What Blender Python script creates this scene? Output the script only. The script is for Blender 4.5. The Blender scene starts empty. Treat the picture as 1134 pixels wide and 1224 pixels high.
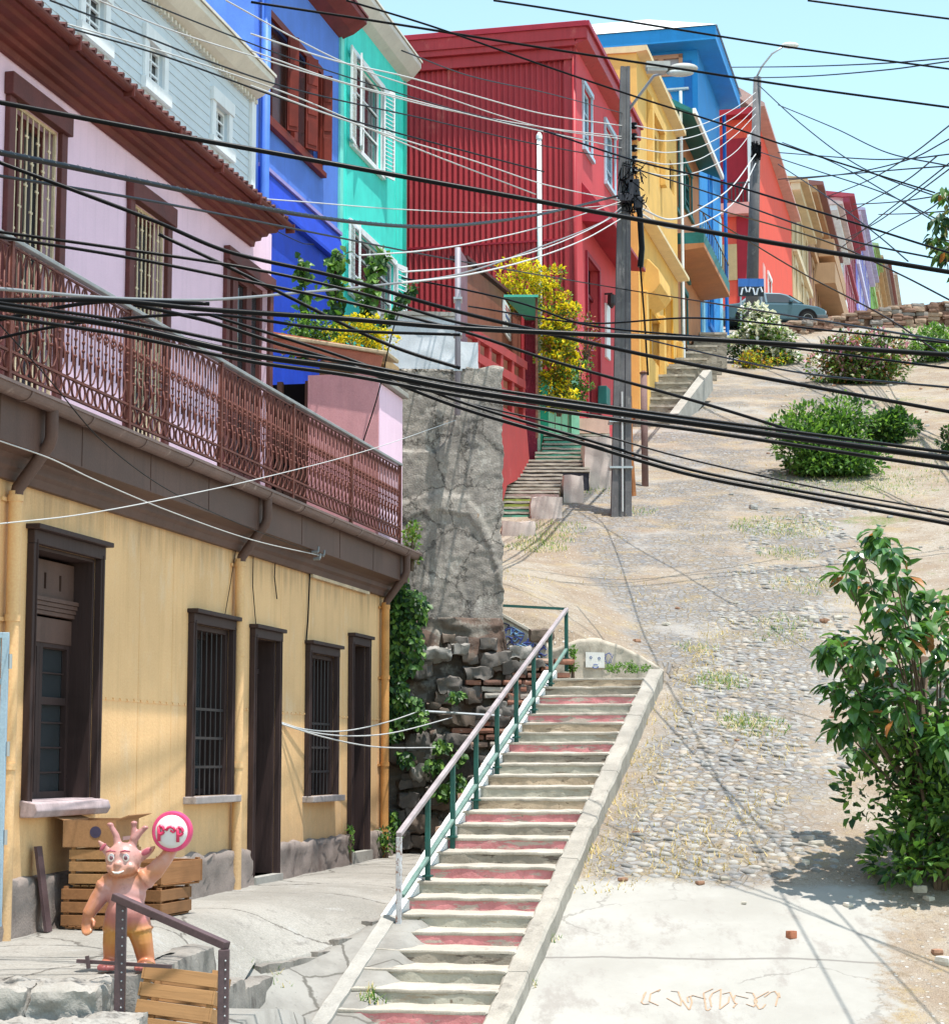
import bpy, math, random
import numpy as np
from mathutils import Vector, Matrix, noise as mnoise

rnd = random.Random(7)
SC = bpy.context.scene
COL = SC.collection
# ---------------------------------------------------------------- camera model
F, CX, CY, HOR = 2450.0, 567.0, 612.0, 910.0
PIT = math.atan((HOR - CY) / F)
cp, sp = math.cos(PIT), math.sin(PIT)

def ray(u, v):
    dx, dy = (u - CX) / F, (CY - v) / F
    return Vector((dx, cp - dy * sp, sp + dy * cp))

def P(u, v, Y):
    r = ray(u, v)
    return r * (Y / r.y)

# ---------------------------------------------------------------- mesh builder
class MB:
    def __init__(s):
        s.v = []; s.f = []; s.m = []
    def add(s, vs, fs, m=0):
        o = len(s.v)
        s.v.extend([tuple(p) for p in vs])
        for f in fs:
            s.f.append(tuple(i + o for i in f)); s.m.append(m)
    def poly(s, pts, m=0):
        s.add(pts, [tuple(range(len(pts)))], m)
    def box(s, x0, x1, y0, y1, z0, z1, m=0):
        if x0 > x1: x0, x1 = x1, x0
        if y0 > y1: y0, y1 = y1, y0
        if z0 > z1: z0, z1 = z1, z0
        s.add([(x0,y0,z0),(x1,y0,z0),(x1,y1,z0),(x0,y1,z0),(x0,y0,z1),(x1,y0,z1),(x1,y1,z1),(x0,y1,z1)],
              [(0,3,2,1),(4,5,6,7),(0,1,5,4),(1,2,6,5),(2,3,7,6),(3,0,4,7)], m)
    def obox(s, c, a, b, d, m=0):
        c, a, b, d = Vector(c), Vector(a), Vector(b), Vector(d)
        if a.cross(b).dot(d) < 0: d = -d
        vs = [c-a-b-d, c+a-b-d, c+a+b-d, c-a+b-d, c-a-b+d, c+a-b+d, c+a+b+d, c-a+b+d]
        s.add(vs, [(0,3,2,1),(4,5,6,7),(0,1,5,4),(1,2,6,5),(2,3,7,6),(3,0,4,7)], m)
    def beam(s, p, q, w, h, m=0, up=(0,0,1)):
        p, q = Vector(p), Vector(q); d = q - p
        if d.length < 1e-6: return
        dn = d.normalized(); up = Vector(up)
        if abs(dn.dot(up)) > .98: up = Vector((0,1,0))
        a = dn.cross(up).normalized(); b = a.cross(dn)
        s.obox((p+q)/2, d/2, a*w/2, b*h/2, m)
    def tube(s, pts, r, n=8, m=0, cap=True):
        pts = [Vector(p) for p in pts]; k = len(pts)
        rs = r if isinstance(r, (list, tuple)) else [r]*k
        vs = []; fs = []
        up = None
        for i in range(k):
            t = (pts[min(i+1,k-1)] - pts[max(i-1,0)])
            if t.length < 1e-9: t = Vector((0,0,1))
            t.normalize()
            if up is None:
                up = Vector((0,0,1)) if abs(t.z) < .9 else Vector((1,0,0))
            a = t.cross(up)
            if a.length < 1e-5: a = t.cross(Vector((1,.3,0)))
            a.normalize(); b = t.cross(a); up = -b if False else up
            for j in range(n):
                th = 2*math.pi*j/n
                vs.append(pts[i] + (a*math.cos(th) + b*math.sin(th))*rs[i])
        for i in range(k-1):
            for j in range(n):
                fs.append((i*n+j, i*n+(j+1)%n, (i+1)*n+(j+1)%n, (i+1)*n+j))
        if cap:
            fs.append(tuple(range(n))[::-1]); fs.append(tuple((k-1)*n+j for j in range(n)))
        s.add(vs, fs, m)
    def lathe(s, prof, c=(0,0,0), n=16, m=0, axis='z'):
        vs = []; fs = []; k = len(prof); c = Vector(c)
        for (r, h) in prof:
            for j in range(n):
                th = 2*math.pi*j/n
                x, y = r*math.cos(th), r*math.sin(th)
                p = {'z': (x,y,h), 'y': (x,h,-y), 'x': (h,x,y)}[axis]
                vs.append(c + Vector(p))
        for i in range(k-1):
            for j in range(n):
                fs.append((i*n+j, i*n+(j+1)%n, (i+1)*n+(j+1)%n, (i+1)*n+j))
        fs.append(tuple(range(n))[::-1]); fs.append(tuple((k-1)*n+j for j in range(n)))
        s.add(vs, fs, m)
    def ell(s, c, r, n=14, k=9, m=0, rot=None):
        c = Vector(c); vs = []; fs = []
        for i in range(1, k):
            ph = math.pi*i/k
            for j in range(n):
                th = 2*math.pi*j/n
                p = Vector((r[0]*math.sin(ph)*math.cos(th), r[1]*math.sin(ph)*math.sin(th), r[2]*math.cos(ph)))
                vs.append(c + (rot @ p if rot else p))
        t = Vector((0,0,r[2])); b = -t
        vs.append(c + (rot @ t if rot else t)); vs.append(c + (rot @ b if rot else b))
        T, B = len(vs)-2, len(vs)-1
        for i in range(k-2):
            for j in range(n):
                fs.append((i*n+j, (i+1)*n+j, (i+1)*n+(j+1)%n, i*n+(j+1)%n))
        for j in range(n):
            fs.append((T, j, (j+1)%n)); fs.append((B, (k-2)*n+(j+1)%n, (k-2)*n+j))
        s.add(vs, fs, m)
    def extr(s, prof, x0, x1, m=0, caps=True):
        """profile of (y,z) extruded along x"""
        k = len(prof)
        vs = [(x0,)+tuple(p) for p in prof] + [(x1,)+tuple(p) for p in prof]
        fs = [(i, (i+1)%k, k+(i+1)%k, k+i) for i in range(k)]
        if caps: fs += [tuple(range(k))[::-1], tuple(range(k, 2*k))]
        s.add(vs, fs, m)
    def extry(s, prof, y0, y1, m=0):
        """profile of (x,z) extruded along y"""
        k = len(prof)
        vs = [(p[0], y0, p[1]) for p in prof] + [(p[0], y1, p[1]) for p in prof]
        fs = [(i, (i+1)%k, k+(i+1)%k, k+i) for i in range(k)]
        fs += [tuple(range(k))[::-1], tuple(range(k, 2*k))]
        s.add(vs, fs, m)
    def build(s, name, mats, parent=None, smooth=False, bevel=0, fix=True, autosm=None):
        me = bpy.data.meshes.new(name)
        me.from_pydata(s.v, [], s.f)
        if not isinstance(mats, (list, tuple)): mats = [mats]
        for mt in mats: me.materials.append(mt)
        me.polygons.foreach_set('material_index', s.m)
        if fix:
            import bmesh
            bm = bmesh.new(); bm.from_mesh(me)
            bmesh.ops.recalc_face_normals(bm, faces=bm.faces)
            bm.to_mesh(me); bm.free()
        if smooth:
            me.polygons.foreach_set('use_smooth', [True]*len(me.polygons))
        me.update()
        o = bpy.data.objects.new(name, me); COL.objects.link(o)
        if parent is not None: o.parent = parent
        if bevel:
            b = o.modifiers.new('bevel', 'BEVEL'); b.width = bevel; b.segments = 2
            b.limit_method = 'ANGLE'; b.angle_limit = math.radians(40)
        if autosm is not None:
            me.polygons.foreach_set('use_smooth', [True]*len(me.polygons))
            try: me.set_sharp_from_angle(angle=math.radians(autosm))
            except Exception: pass
        return o

def tag(o, label=None, cat=None, group=None, kind=None):
    if label: o['label'] = label
    if cat: o['category'] = cat
    if group: o['group'] = group
    if kind: o['kind'] = kind
    return o

def each(parent, name, mat, boxes, bevel=0):
    for b in boxes:
        mb = MB(); mb.box(*b); mb.build(name, mat, parent, bevel=bevel)

def thing(name, label, cat, loc=(0,0,0), rz=0.0, group=None):
    o = bpy.data.objects.new(name, None); COL.objects.link(o)
    o.empty_display_size = .1
    o.location = loc; o.rotation_euler = (0,0,rz)
    return tag(o, label, cat, group)

class Fr:
    """upright frame: x along the facade away from the camera, y into the building, z up"""
    def __init__(s, o, d):
        s.o = Vector((o[0], o[1], 0)); d = Vector((d[0], d[1], 0)).normalized()
        s.x = d; s.y = Vector((-d.y, d.x, 0)); s.rz = math.atan2(d.y, d.x)
    def px(s, u, v, y=0.0):
        r = ray(u, v); t = (y + s.y.dot(s.o)) / s.y.dot(r); p = r*t
        return (p - s.o).dot(s.x), p.z
    def pxx(s, u, v, x=0.0):
        r = ray(u, v); t = (x + s.x.dot(s.o)) / s.x.dot(r); p = r*t
        return (p - s.o).dot(s.y), p.z
    def rect(s, u0, v0, u1, v1, y=0.0):
        x0, z1 = s.px(u0, v0, y); x1, z0 = s.px(u1, v1, y)
        return x0, x1, z0, z1
    def w(s, x, y, z):
        return s.o + s.x*x + s.y*y + Vector((0,0,z))
    def loc(s, p):
        p = Vector(p); d = p - s.o
        return Vector((d.dot(s.x), d.dot(s.y), p.z))

def wall(mb, x0, x1, z0, z1, holes=(), y=0.0, depth=.14, m=0, mr=None, axis='x'):
    """wall face toward -y with rectangular holes and their reveals"""
    mr = m if mr is None else mr
    hs = [h for h in holes if h[1] > x0 and h[0] < x1]
    xs = sorted(set([x0, x1] + [c for h in hs for c in h[:2] if x0 < c < x1]))
    zs = sorted(set([z0, z1] + [c for h in hs for c in h[2:4] if z0 < c < z1]))
    for i in range(len(xs)-1):
        for j in range(len(zs)-1):
            cx, cz = (xs[i]+xs[i+1])/2, (zs[j]+zs[j+1])/2
            if any(h[0] < cx < h[1] and h[2] < cz < h[3] for h in hs): continue
            mb.add([(xs[i],y,zs[j]),(xs[i+1],y,zs[j]),(xs[i+1],y,zs[j+1]),(xs[i],y,zs[j+1])], [(0,1,2,3)], m)
    for h in hs:
        a, b, c, d = max(h[0],x0), min(h[1],x1), max(h[2],z0), min(h[3],z1); e = y+depth
        mb.add([(a,y,c),(a,e,c),(a,e,d),(a,y,d)], [(0,1,2,3)], mr)
        mb.add([(b,y,c),(b,y,d),(b,e,d),(b,e,c)], [(0,1,2,3)], mr)
        mb.add([(a,y,c),(b,y,c),(b,e,c),(a,e,c)], [(0,1,2,3)], mr)
        mb.add([(a,y,d),(a,e,d),(b,e,d),(b,y,d)], [(0,1,2,3)], mr)

def corr(mb, a0, a1, z0, z1, pos, pitch=.1, amp=.018, m=0, axis='y'):
    """vertical corrugated sheet: runs along axis at pos on the other axis"""
    n = max(2, int(abs(a1-a0)/pitch*6)); vs = []; fs = []
    for i in range(n+1):
        a = a0 + (a1-a0)*i/n
        d = amp*math.sin(2*math.pi*(a-a0)/pitch)
        for z in (z0, z1):
            vs.append((pos+d, a, z) if axis == 'y' else (a, pos+d, z))
    for i in range(n): fs.append((2*i, 2*i+2, 2*i+3, 2*i+1))
    mb.add(vs, fs, m)

def frame_boxes(mb, x0, x1, z0, z1, w, y0, y1, m=0, bottom=True):
    mb.box(x0, x0+w, y0, y1, z0, z1, m); mb.box(x1-w, x1, y0, y1, z0, z1, m)
    mb.box(x0+w, x1-w, y0, y1, z1-w, z1, m)
    if bottom: mb.box(x0+w, x1-w, y0, y1, z0, z0+w, m)

# ---------------------------------------------------------------- materials
class NT:
    def __init__(s, name):
        s.mat = bpy.data.materials.new(name); s.mat.use_nodes = True
        s.t = s.mat.node_tree; s.n = s.t.nodes; s.l = s.t.links
        s.out = s.n['Material Output']; s.b = s.n['Principled BSDF']
        tc = s.n.new('ShaderNodeTexCoord'); s.co = tc.outputs['Object']
    def new(s, t, **kw):
        n = s.n.new(t)
        for k, v in kw.items(): setattr(n, k, v)
        return n
    def put(s, sock, v):
        if hasattr(v, 'is_linked') or hasattr(v, 'links'): s.l.new(v, sock)
        else:
            if isinstance(v, (tuple, list)) and len(v) == 3 and sock.type == 'RGBA': v = (*v, 1)
            sock.default_value = v
    def map(s, scale=(1,1,1), loc=(0,0,0), co=None):
        n = s.new('ShaderNodeMapping'); s.put(n.inputs['Vector'], co or s.co)
        n.inputs['Scale'].default_value = scale; n.inputs['Location'].default_value = loc
        return n.outputs[0]
    def noise(s, scale, detail=4, rough=.55, co=None, col=False, dist=0):
        n = s.new('ShaderNodeTexNoise'); s.put(n.inputs['Vector'], co or s.co)
        n.inputs['Scale'].default_value = scale; n.inputs['Detail'].default_value = detail
        n.inputs['Roughness'].default_value = rough; n.inputs['Distortion'].default_value = dist
        return n.outputs['Color' if col else 'Fac']
    def vor(s, scale, feature='F1', co=None, out='Distance', rand=1):
        n = s.new('ShaderNodeTexVoronoi', feature=feature); s.put(n.inputs['Vector'], co or s.co)
        n.inputs['Scale'].default_value = scale; n.inputs['Randomness'].default_value = rand
        return n.outputs[out]
    def ramp(s, fac, stops):
        n = s.new('ShaderNodeValToRGB'); s.put(n.inputs['Fac'], fac)
        e = n.color_ramp.elements
        while len(e) < len(stops): e.new(.5)
        for i, (p, c) in enumerate(stops):
            e[i].position = p; e[i].color = (*c, 1) if isinstance(c, (tuple, list)) else (c, c, c, 1)
        return n.outputs['Color']
    def mix(s, fac, a, b, mode='MIX'):
        n = s.new('ShaderNodeMix', data_type='RGBA', blend_type=mode)
        s.put(n.inputs['Factor'], fac)
        s.put([i for i in n.inputs if i.name == 'A' and i.type == 'RGBA'][0], a)
        s.put([i for i in n.inputs if i.name == 'B' and i.type == 'RGBA'][0], b)
        return [o for o in n.outputs if o.type == 'RGBA'][0]
    def math(s, op, a, b=0.0, c=None, clamp=False):
        n = s.new('ShaderNodeMath', operation=op, use_clamp=clamp)
        s.put(n.inputs[0], a); s.put(n.inputs[1], b)
        if c is not None: s.put(n.inputs[2], c)
        return n.outputs[0]
    def step(s, v, lo, hi):
        n = s.new('ShaderNodeMapRange', interpolation_type='SMOOTHSTEP')
        s.put(n.inputs[0], v); n.inputs[1].default_value = lo; n.inputs[2].default_value = hi
        return n.outputs[0]
    def xyz(s, co=None):
        n = s.new('ShaderNodeSeparateXYZ'); s.put(n.inputs[0], co or s.co)
        return n.outputs
    def bump(s, h, strength=.3, dist=.02, prev=None):
        n = s.new('ShaderNodeBump'); s.put(n.inputs['Height'], h)
        n.inputs['Strength'].default_value = strength; n.inputs['Distance'].default_value = dist
        if prev is not None: s.put(n.inputs['Normal'], prev)
        return n.outputs[0]
    def fin(s, col, rough=.8, nrm=None, spec=.3, metal=0.0):
        s.put(s.b.inputs['Base Color'], col); s.put(s.b.inputs['Roughness'], rough)
        s.b.inputs['Specular IOR Level'].default_value = spec
        s.b.inputs['Metallic'].default_value = metal
        if nrm is not None: s.put(s.b.inputs['Normal'], nrm)
        return s.mat

def sc(c, k): return tuple(max(0, min(1, x*k)) for x in c)

def paint(name, c, var=.18, rough=.65, scale=1.5, streak=.2, stain=None, stain_lo=.62, bump=.25, bscale=60, spec=.25, grain=.12, bare=None, bare_lo=.66):
    t = NT(name)
    n1 = t.noise(scale, 5, .6)
    col = t.mix(t.step(n1, .3, .7), sc(c, 1-var), sc(c, 1+var*.6))
    if streak:
        st = t.noise(1, 5, .65, co=t.map((9, 9, .35)))
        col = t.mix(t.math('MULTIPLY', t.step(st, .45, .75), streak), col, sc(c, .55))
    if stain is not None:
        s2 = t.noise(scale*1.7, 7, .7, co=t.map((1, 1, .55), (3, 7, 1)))
        col = t.mix(t.step(s2, stain_lo, stain_lo+.16), col, stain)
    if bare is not None:
        s3 = t.noise(scale*5, 8, .75, co=t.map((1, 1, .7), (13, 2, 5)))
        col = t.mix(t.step(s3, bare_lo, bare_lo+.05), col, bare)
    g = t.noise(bscale, 3, .6)
    col = t.mix(grain, col, t.ramp(g, [(.25, .0), (.75, 1.0)]), 'OVERLAY')
    return t.fin(col, t.ramp(n1, [(0, rough*.85), (1, min(1, rough*1.15))]), t.bump(t.mix(.5, g, t.noise(8, 4)), bump, .01), spec)

def wood(name, c, axis='z', rough=.75, var=.3, spec=.25, fine=30):
    t = NT(name)
    sc3 = {'z': (fine, fine, 1.5), 'x': (1.5, fine, fine), 'y': (fine, 1.5, fine)}[axis]
    g = t.noise(1, 6, .65, co=t.map(sc3), dist=.4)
    n2 = t.noise(2.3, 4)
    col = t.mix(g, sc(c, 1-var), sc(c, 1+var))
    col = t.mix(t.step(n2, .45, .75), col, sc(c, 1-var*.8))
    return t.fin(col, rough, t.bump(g, .35, .008), spec)

def leafmat(name, c, spec=.4, rough=.45, trans=.35):
    t = NT(name)
    n = t.noise(14, 2)
    col = t.mix(n, sc(c, .7), sc(c, 1.35))
    t.fin(col, rough, None, spec)
    tr = t.new('ShaderNodeBsdfTranslucent'); t.put(tr.inputs['Color'], sc((c[0]*1.3, c[1]*1.35, c[2]*.7), 1.2))
    mx = t.new('ShaderNodeMixShader'); mx.inputs[0].default_value = trans
    t.l.new(t.b.outputs[0], mx.inputs[1]); t.l.new(tr.outputs[0], mx.inputs[2])
    t.l.new(mx.outputs[0], t.out.inputs['Surface'])
    return t.mat

def plain(name, c, rough=.5, spec=.4, metal=0, var=.15, scale=6):
    t = NT(name)
    n = t.noise(scale, 4)
    return t.fin(t.mix(n, sc(c, 1-var), sc(c, 1+var)), rough, t.bump(t.noise(scale*12, 3), .08, .005), spec, metal)

def glass(name, c=(.03,.035,.04), rough=.08):
    t = NT(name)
    n = t.noise(1.3, 3)
    m = t.fin(t.mix(n, sc(c,.6), sc(c,1.6)), rough, t.bump(t.noise(2.2, 2), .06, .02), .7)
    return m

M = {}
M['glass'] = glass('window glass')
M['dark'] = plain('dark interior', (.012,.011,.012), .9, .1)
M['black'] = plain('black cable rubber', (.005,.005,.006), .32, .09)
M['grey_cable'] = plain('weathered grey cable', (.20,.205,.215), .5, .4)
M['white_cable'] = plain('white service wire', (.50,.50,.50), .5, .4)
M['dark_wire'] = plain('thin dark wire', (.015,.018,.024), .5, .2)
M['concrete'] = paint('old concrete', (.34,.325,.30), .16, .9, 2.2, stain=(.17,.155,.14), stain_lo=.58, bump=.5, bscale=45)
M['pave'] = paint('pavement concrete', (.285,.275,.262), .16, .9, .9, stain=(.20,.19,.18), stain_lo=.54, bump=.4, bscale=50)
M['metal'] = plain('galvanised metal', (.42,.44,.46), .45, .5, .6)
M['rust'] = paint('rusty iron', (.17,.075,.05), .4, .8, 8, bump=.4)
M['brown_metal'] = paint('dark brown painted metal', (.09,.055,.06), .25, .55, 6, bump=.2, spec=.4)
# ---------------------------------------------------------------- ground
def sm(t): t = max(0., min(1., t)); return t*t*(3-2*t)

def zroad(Y):
    if Y < 15: return .3*15-7.2 + (Y-15)*.12
    if Y < 80: return .3*Y-7.2
    if Y < 88:
        k = (Y-80)/8; return .3*80-7.2 + 8*(.3*k - (.3-.212)*k*k/2)
    return .3*80-7.2 + 8*(.3-.044) + (Y-88)*.212

ST0 = P(403, 1224, 17.0)       # foot of the stair, left edge
ST1 = P(664, 812, 27.4)        # head of the stair, left edge
SF = Fr(ST0, (ST1.x-ST0.x, ST1.y-ST0.y))
SLEN = (Vector((ST1.x, ST1.y, 0)) - SF.o).length

ZB0 = ST0.z
def YF0(X): return 17.22 + max(0, X+1.8)*1.9
def zs0(x): return ZB0 + x/SLEN*(ST1.z-ZB0)
def gz(X, Y, detail=True):
    z = zroad(Y)
    lx = SF.loc((X, Y, 0))
    if Y > 28.42:
        z += .74*sm(1-(X-.35)/2.3)*sm(1-(Y-28.15)/10)
    elif Y > 26.6 and -1.42 < lx.y:
        z = min(z, 1.0)
    if Y < 27.9 and lx.y > -.35:
        zl = -1.44 - max(0, 17.2-Y)*.095
        e = min(zl, zs0(max(lx.x,-.6))+.10); zl = zl + (e-zl)*(1-sm((lx.y-.05)/1.3))*sm((Y-14.3)/2.4)
        yf = YF0(X)
        if Y > yf: zl -= .30*sm((Y-yf)/.25)
        z = zl if lx.y > -.2 else zl + (z-zl)*sm((-.2-lx.y)/.15)
    elif Y < 17.0 and lx.y > -.6:
        z = z
    # bank on the right
    if X - .22*Y > -1.0:
        z += .30*sm((X-.22*Y+1.0)/4)*sm((Y-24)/10)*sm((82-Y)/10)
    if detail:
        z += .035*mnoise.noise((X*.9, Y*.6, 1.3)) + .014*mnoise.noise((X*4.1, Y*4.1, 4.0))*(1 if Y > 19.5 else .35)
    return z

def grid_lines(segs):
    out = []
    for a, b, n in segs: out += [a+(b-a)*i/n for i in range(n)]
    out.append(segs[-1][1]); return out

def make_ground():
    ys = grid_lines([(-60,4,8),(4,11,10),(11,32,190),(32,60,140),(60,95,90),(95,300,40),(300,1500,8)])
    ls = grid_lines([(-900,-60,5),(-60,-14,10),(-14,-7.5,14),(-7.5,2.6,110),(2.6,12,36),(12,60,10),(60,900,6)])
    nx = len(ls); vs = []; fs = []
    for Y in ys:
        for L in ls:
            X = L + .22*max(-20, min(Y, 140)) - (0 if Y < 140 else 0)
            vs.append((X, Y, gz(X, Y, abs(L) < 15)))
    for j in range(len(ys)-1):
        for i in range(nx-1):
            a = j*nx+i; fs.append((a, a+1, a+nx+1, a+nx))
    mb = MB(); mb.add(vs, fs)
    t = NT('hillside street ground')
    x, y, z = t.xyz()
    lat = t.math('SUBTRACT', x, t.math('MULTIPLY', y, .22))          # across the street
    w = t.math('SUBTRACT', t.noise(.55, 6, .65), .5)
    w2 = t.math('SUBTRACT', t.noise(1.6, 6, .7, co=t.map(loc=(5,2,0))), .5)
    ww = t.math('ADD', t.math('MULTIPLY', w, 3.2), t.math('MULTIPLY', w2, 1.4))
    # base: dry sandy dirt
    n1 = t.noise(.8, 6, .65); n2 = t.noise(9, 6, .7); n3 = t.noise(60, 3, .7)
    dirt = t.mix(t.step(n1, .35, .65), (.255,.195,.145), (.33,.285,.235))
    dirt = t.mix(t.step(n2, .5, .68), dirt, (.22,.17,.12))
    dirt = t.mix(t.step(t.noise(22, 4, .7), .6, .7), dirt, (.42,.385,.34))
    dirt = t.mix(t.step(t.noise(35, 3, .7, co=t.map((1,1,1),(4,4,0))), .63, .7), dirt, (.22,.16,.11))
    pv = t.vor(16, 'F1', t.map((1,1,1))); pc = t.new('ShaderNodeSeparateColor'); t.put(pc.inputs[0], t.vor(16, 'F1', t.map((1,1,1)), 'Color'))
    peb = t.math('MULTIPLY', t.step(pv, .34, .22), t.step(pc.outputs[0], .55, .62))
    dirt = t.mix(t.math('MULTIPLY', peb, .8), dirt, t.mix(pc.outputs[1], (.20,.175,.15), (.58,.55,.51)))
    dirt = t.mix(.5, dirt, t.ramp(t.noise(90, 3, .75), [(.3, .12), (.7, .88)]), 'OVERLAY')
    # cobbles
    cw = t.mix(.06, t.co, t.noise(3, 3, col=True), 'ADD')
    cm = t.map((1.0, .95, .5), co=cw)
    vd = t.vor(8.5, 'DISTANCE_TO_EDGE', cm); vc = t.vor(8.5, 'F1', cm, 'Color')
    vg = t.new('ShaderNodeSeparateColor'); t.put(vg.inputs[0], vc)
    stone = t.mix(vg.outputs[0], (.135,.142,.16), (.27,.265,.265))
    stone = t.mix(t.math('MULTIPLY', vg.outputs[1], .35), stone, (.28,.245,.21))
    stone = t.mix(t.step(n2, .5, .75), stone, (.29,.27,.25))
    gap = t.math('MULTIPLY', t.step(vd, .0, .12), t.step(t.noise(5, 5, .7, co=t.map(loc=(1,6,2))), .62, .50))
    cob = t.mix(gap, t.mix(n2, (.17,.135,.10), (.30,.255,.205)), stone)
    # concrete
    conc = t.mix(t.step(t.noise(.9, 6, .65), .3, .7), (.312,.296,.27), (.368,.352,.325))
    conc = t.mix(t.step(t.noise(2.2, 8, .75, co=t.map((1,.4,1))), .52, .66), conc, (.285,.262,.24))
    conc = t.mix(t.step(t.noise(24, 3, .7), .68, .74), conc, (.26,.245,.23))
    jy = t.math('ABSOLUTE', t.math('ADD', t.math('SUBTRACT', y, 18.25), t.math('ADD', t.math('MULTIPLY', t.math('SUBTRACT', x, 2.4), .06), t.math('MULTIPLY', w2, .05))))
    conc = t.mix(t.step(jy, .028, .008), conc, (.20,.185,.17))
    crk = t.vor(.55, 'DISTANCE_TO_EDGE', t.mix(.5, t.co, t.noise(1.2, 5, .7, col=True), 'ADD'))
    conc = t.mix(t.math('MULTIPLY', t.math('MULTIPLY', t.step(crk, .008, .003), .6), t.step(t.noise(.5, 3), .5, .56)), conc, (.19,.175,.16))
    # masks
    yw = t.math('ADD', y, t.math('MULTIPLY', ww, .22))
    mcon = t.math('MULTIPLY', t.step(yw, 20.3, 20.0), t.step(t.math('ADD', t.math('ADD', lat, t.math('MULTIPLY', ww, .3)), t.math('MULTIPLY', t.math('SUBTRACT', n2, .5), .9)), -.25, -.62))
    yy = t.math('MULTIPLY', t.math('MAXIMUM', t.math('SUBTRACT', y, 27), 0), .30)
    band = t.math('MULTIPLY', t.step(t.math('ADD', t.math('ADD', lat, yy), t.math('MULTIPLY', ww, .4)), -3.6, -3.1), t.step(t.math('ADD', lat, t.math('MULTIPLY', ww, .5)), -.9, -1.8))
    dense = t.step(t.math('ADD', w, t.math('MULTIPLY', t.step(y, 34, 24), .30)), -.13, .06)
    up = t.math('MULTIPLY', t.step(y, 75, 60), dense)
    mcob = t.math('MULTIPLY', t.math('MULTIPLY', band, up), t.step(n2, .70, .52))
    # worn slabs of the middle strip
    slab = t.math('MULTIPLY', t.step(t.noise(.45, 3, .5, co=t.map(loc=(9,3,0))), .5, .6), band)
    col = t.mix(t.math('MULTIPLY', slab, .75), dirt, t.mix(n2, (.27,.26,.25), (.36,.345,.325)))
    col = t.mix(mcob, col, cob)
    # dry straw and low green growth
    dry = t.math('MULTIPLY', t.step(t.noise(1.3, 5, .7, co=t.map(loc=(2,8,0))), .53, .66), t.step(n3, .4, .6))
    col = t.mix(t.math('MULTIPLY', dry, .75), col, (.36,.27,.14))
    grn = t.math('MULTIPLY', t.step(t.noise(.5, 5, .7, co=t.map(loc=(11,4,0))), .585, .66), t.step(t.noise(30, 3, .7), .42, .58))
    grn = t.math('MULTIPLY', grn, t.step(lat, -2.4, -1.4))
    col = t.mix(t.math('MULTIPLY', grn, t.step(y, 22, 25)), col, (.13,.17,.05))
    slabv = t.vor(.9, 'DISTANCE_TO_EDGE', t.mix(.12, t.co, t.noise(2.5, 4, .7, col=True), 'ADD'))
    lowc = t.mix(t.step(t.noise(1.4, 6, .7), .35, .65), (.205,.194,.178), (.285,.272,.252))
    lowc = t.mix(t.step(slabv, .017, .004), lowc, (.12,.112,.10))
    lowc = t.mix(t.step(t.noise(18, 5, .7), .6, .72), lowc, (.16,.152,.14))
    conc = t.mix(t.step(lat, -3.7, -3.9), conc, lowc)
    col = t.mix(mcon, col, conc)
    hgt = t.mix(mcob, t.mix(.4, t.mix(.5, n2, n3), peb), t.mix(.3, t.step(vd, 0, .14), n2))
    hgt = t.mix(mcon, hgt, t.mix(.85, n2, (.5,.5,.5)))
    m = t.fin(col, .95, t.bump(hgt, .75, .05), .1)
    o = mb.build('ground', m, smooth=True, fix=False)
    tag(o, kind='structure')
make_ground()
# ---------------------------------------------------------------- house frame of the yellow house (needed for the pavement)
AF = Fr(P(460, 1020, 26.5), (.2115, 1))
def xf(Y): return AF.o.x + (Y-AF.o.y)*.2115

def rough_box(mb, c, h, amp=.02, cell=.08, rot=0.0, tilt=(0,0), rnd_k=0.0, seed=0.0, fr=1.0, m=0, mtop=None, mfront=None):
    """box with a subdivided, noise-worn surface; rnd_k rounds the corners"""
    R = Matrix.Rotation(rot, 3, 'Z') @ Matrix.Rotation(tilt[0], 3, 'X') @ Matrix.Rotation(tilt[1], 3, 'Y')
    n = [max(2, min(40, int(2*h[i]/cell))) for i in range(3)]
    c = Vector(c)
    for ax in range(3):
        a, b = (ax+1) % 3, (ax+2) % 3
        for sgn in (-1, 1):
            vs = []; fs = []
            for i in range(n[a]+1):
                for j in range(n[b]+1):
                    q = [0,0,0]; q[ax] = sgn; q[a] = -1+2*i/n[a]; q[b] = -1+2*j/n[b]
                    q = Vector(q)
                    if rnd_k:
                        l = (abs(q.x)**6+abs(q.y)**6+abs(q.z)**6)**(1/6)
                        qs = q/l; q = q.lerp(qs, rnd_k); 
                        s2 = q.normalized()*1.15; q = q.lerp(s2, rnd_k*.25)
                    p = Vector((q.x*h[0], q.y*h[1], q.z*h[2]))
                    nv = mnoise.noise_vector(Vector((p.x*5*fr+seed, p.y*5*fr+seed*2, p.z*5*fr-seed)))
                    nv2 = mnoise.noise_vector(Vector((p.x*17*fr+seed, p.y*17*fr, p.z*17*fr)))
                    p = p + nv*amp + nv2*amp*.4
                    vs.append(c + R @ p)
            w = n[b]+1
            for i in range(n[a]):
                for j in range(n[b]):
                    f = (i*w+j, (i+1)*w+j, (i+1)*w+j+1, i*w+j+1)
                    fs.append(f if sgn > 0 else f[::-1])
            mm = mtop if (mtop is not None and ax == 2 and sgn > 0) else m
            if mfront is not None and sgn < 0 and ax == mfront[0]: mm = mfront[1]
            mb.add(vs, fs, mm)

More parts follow.
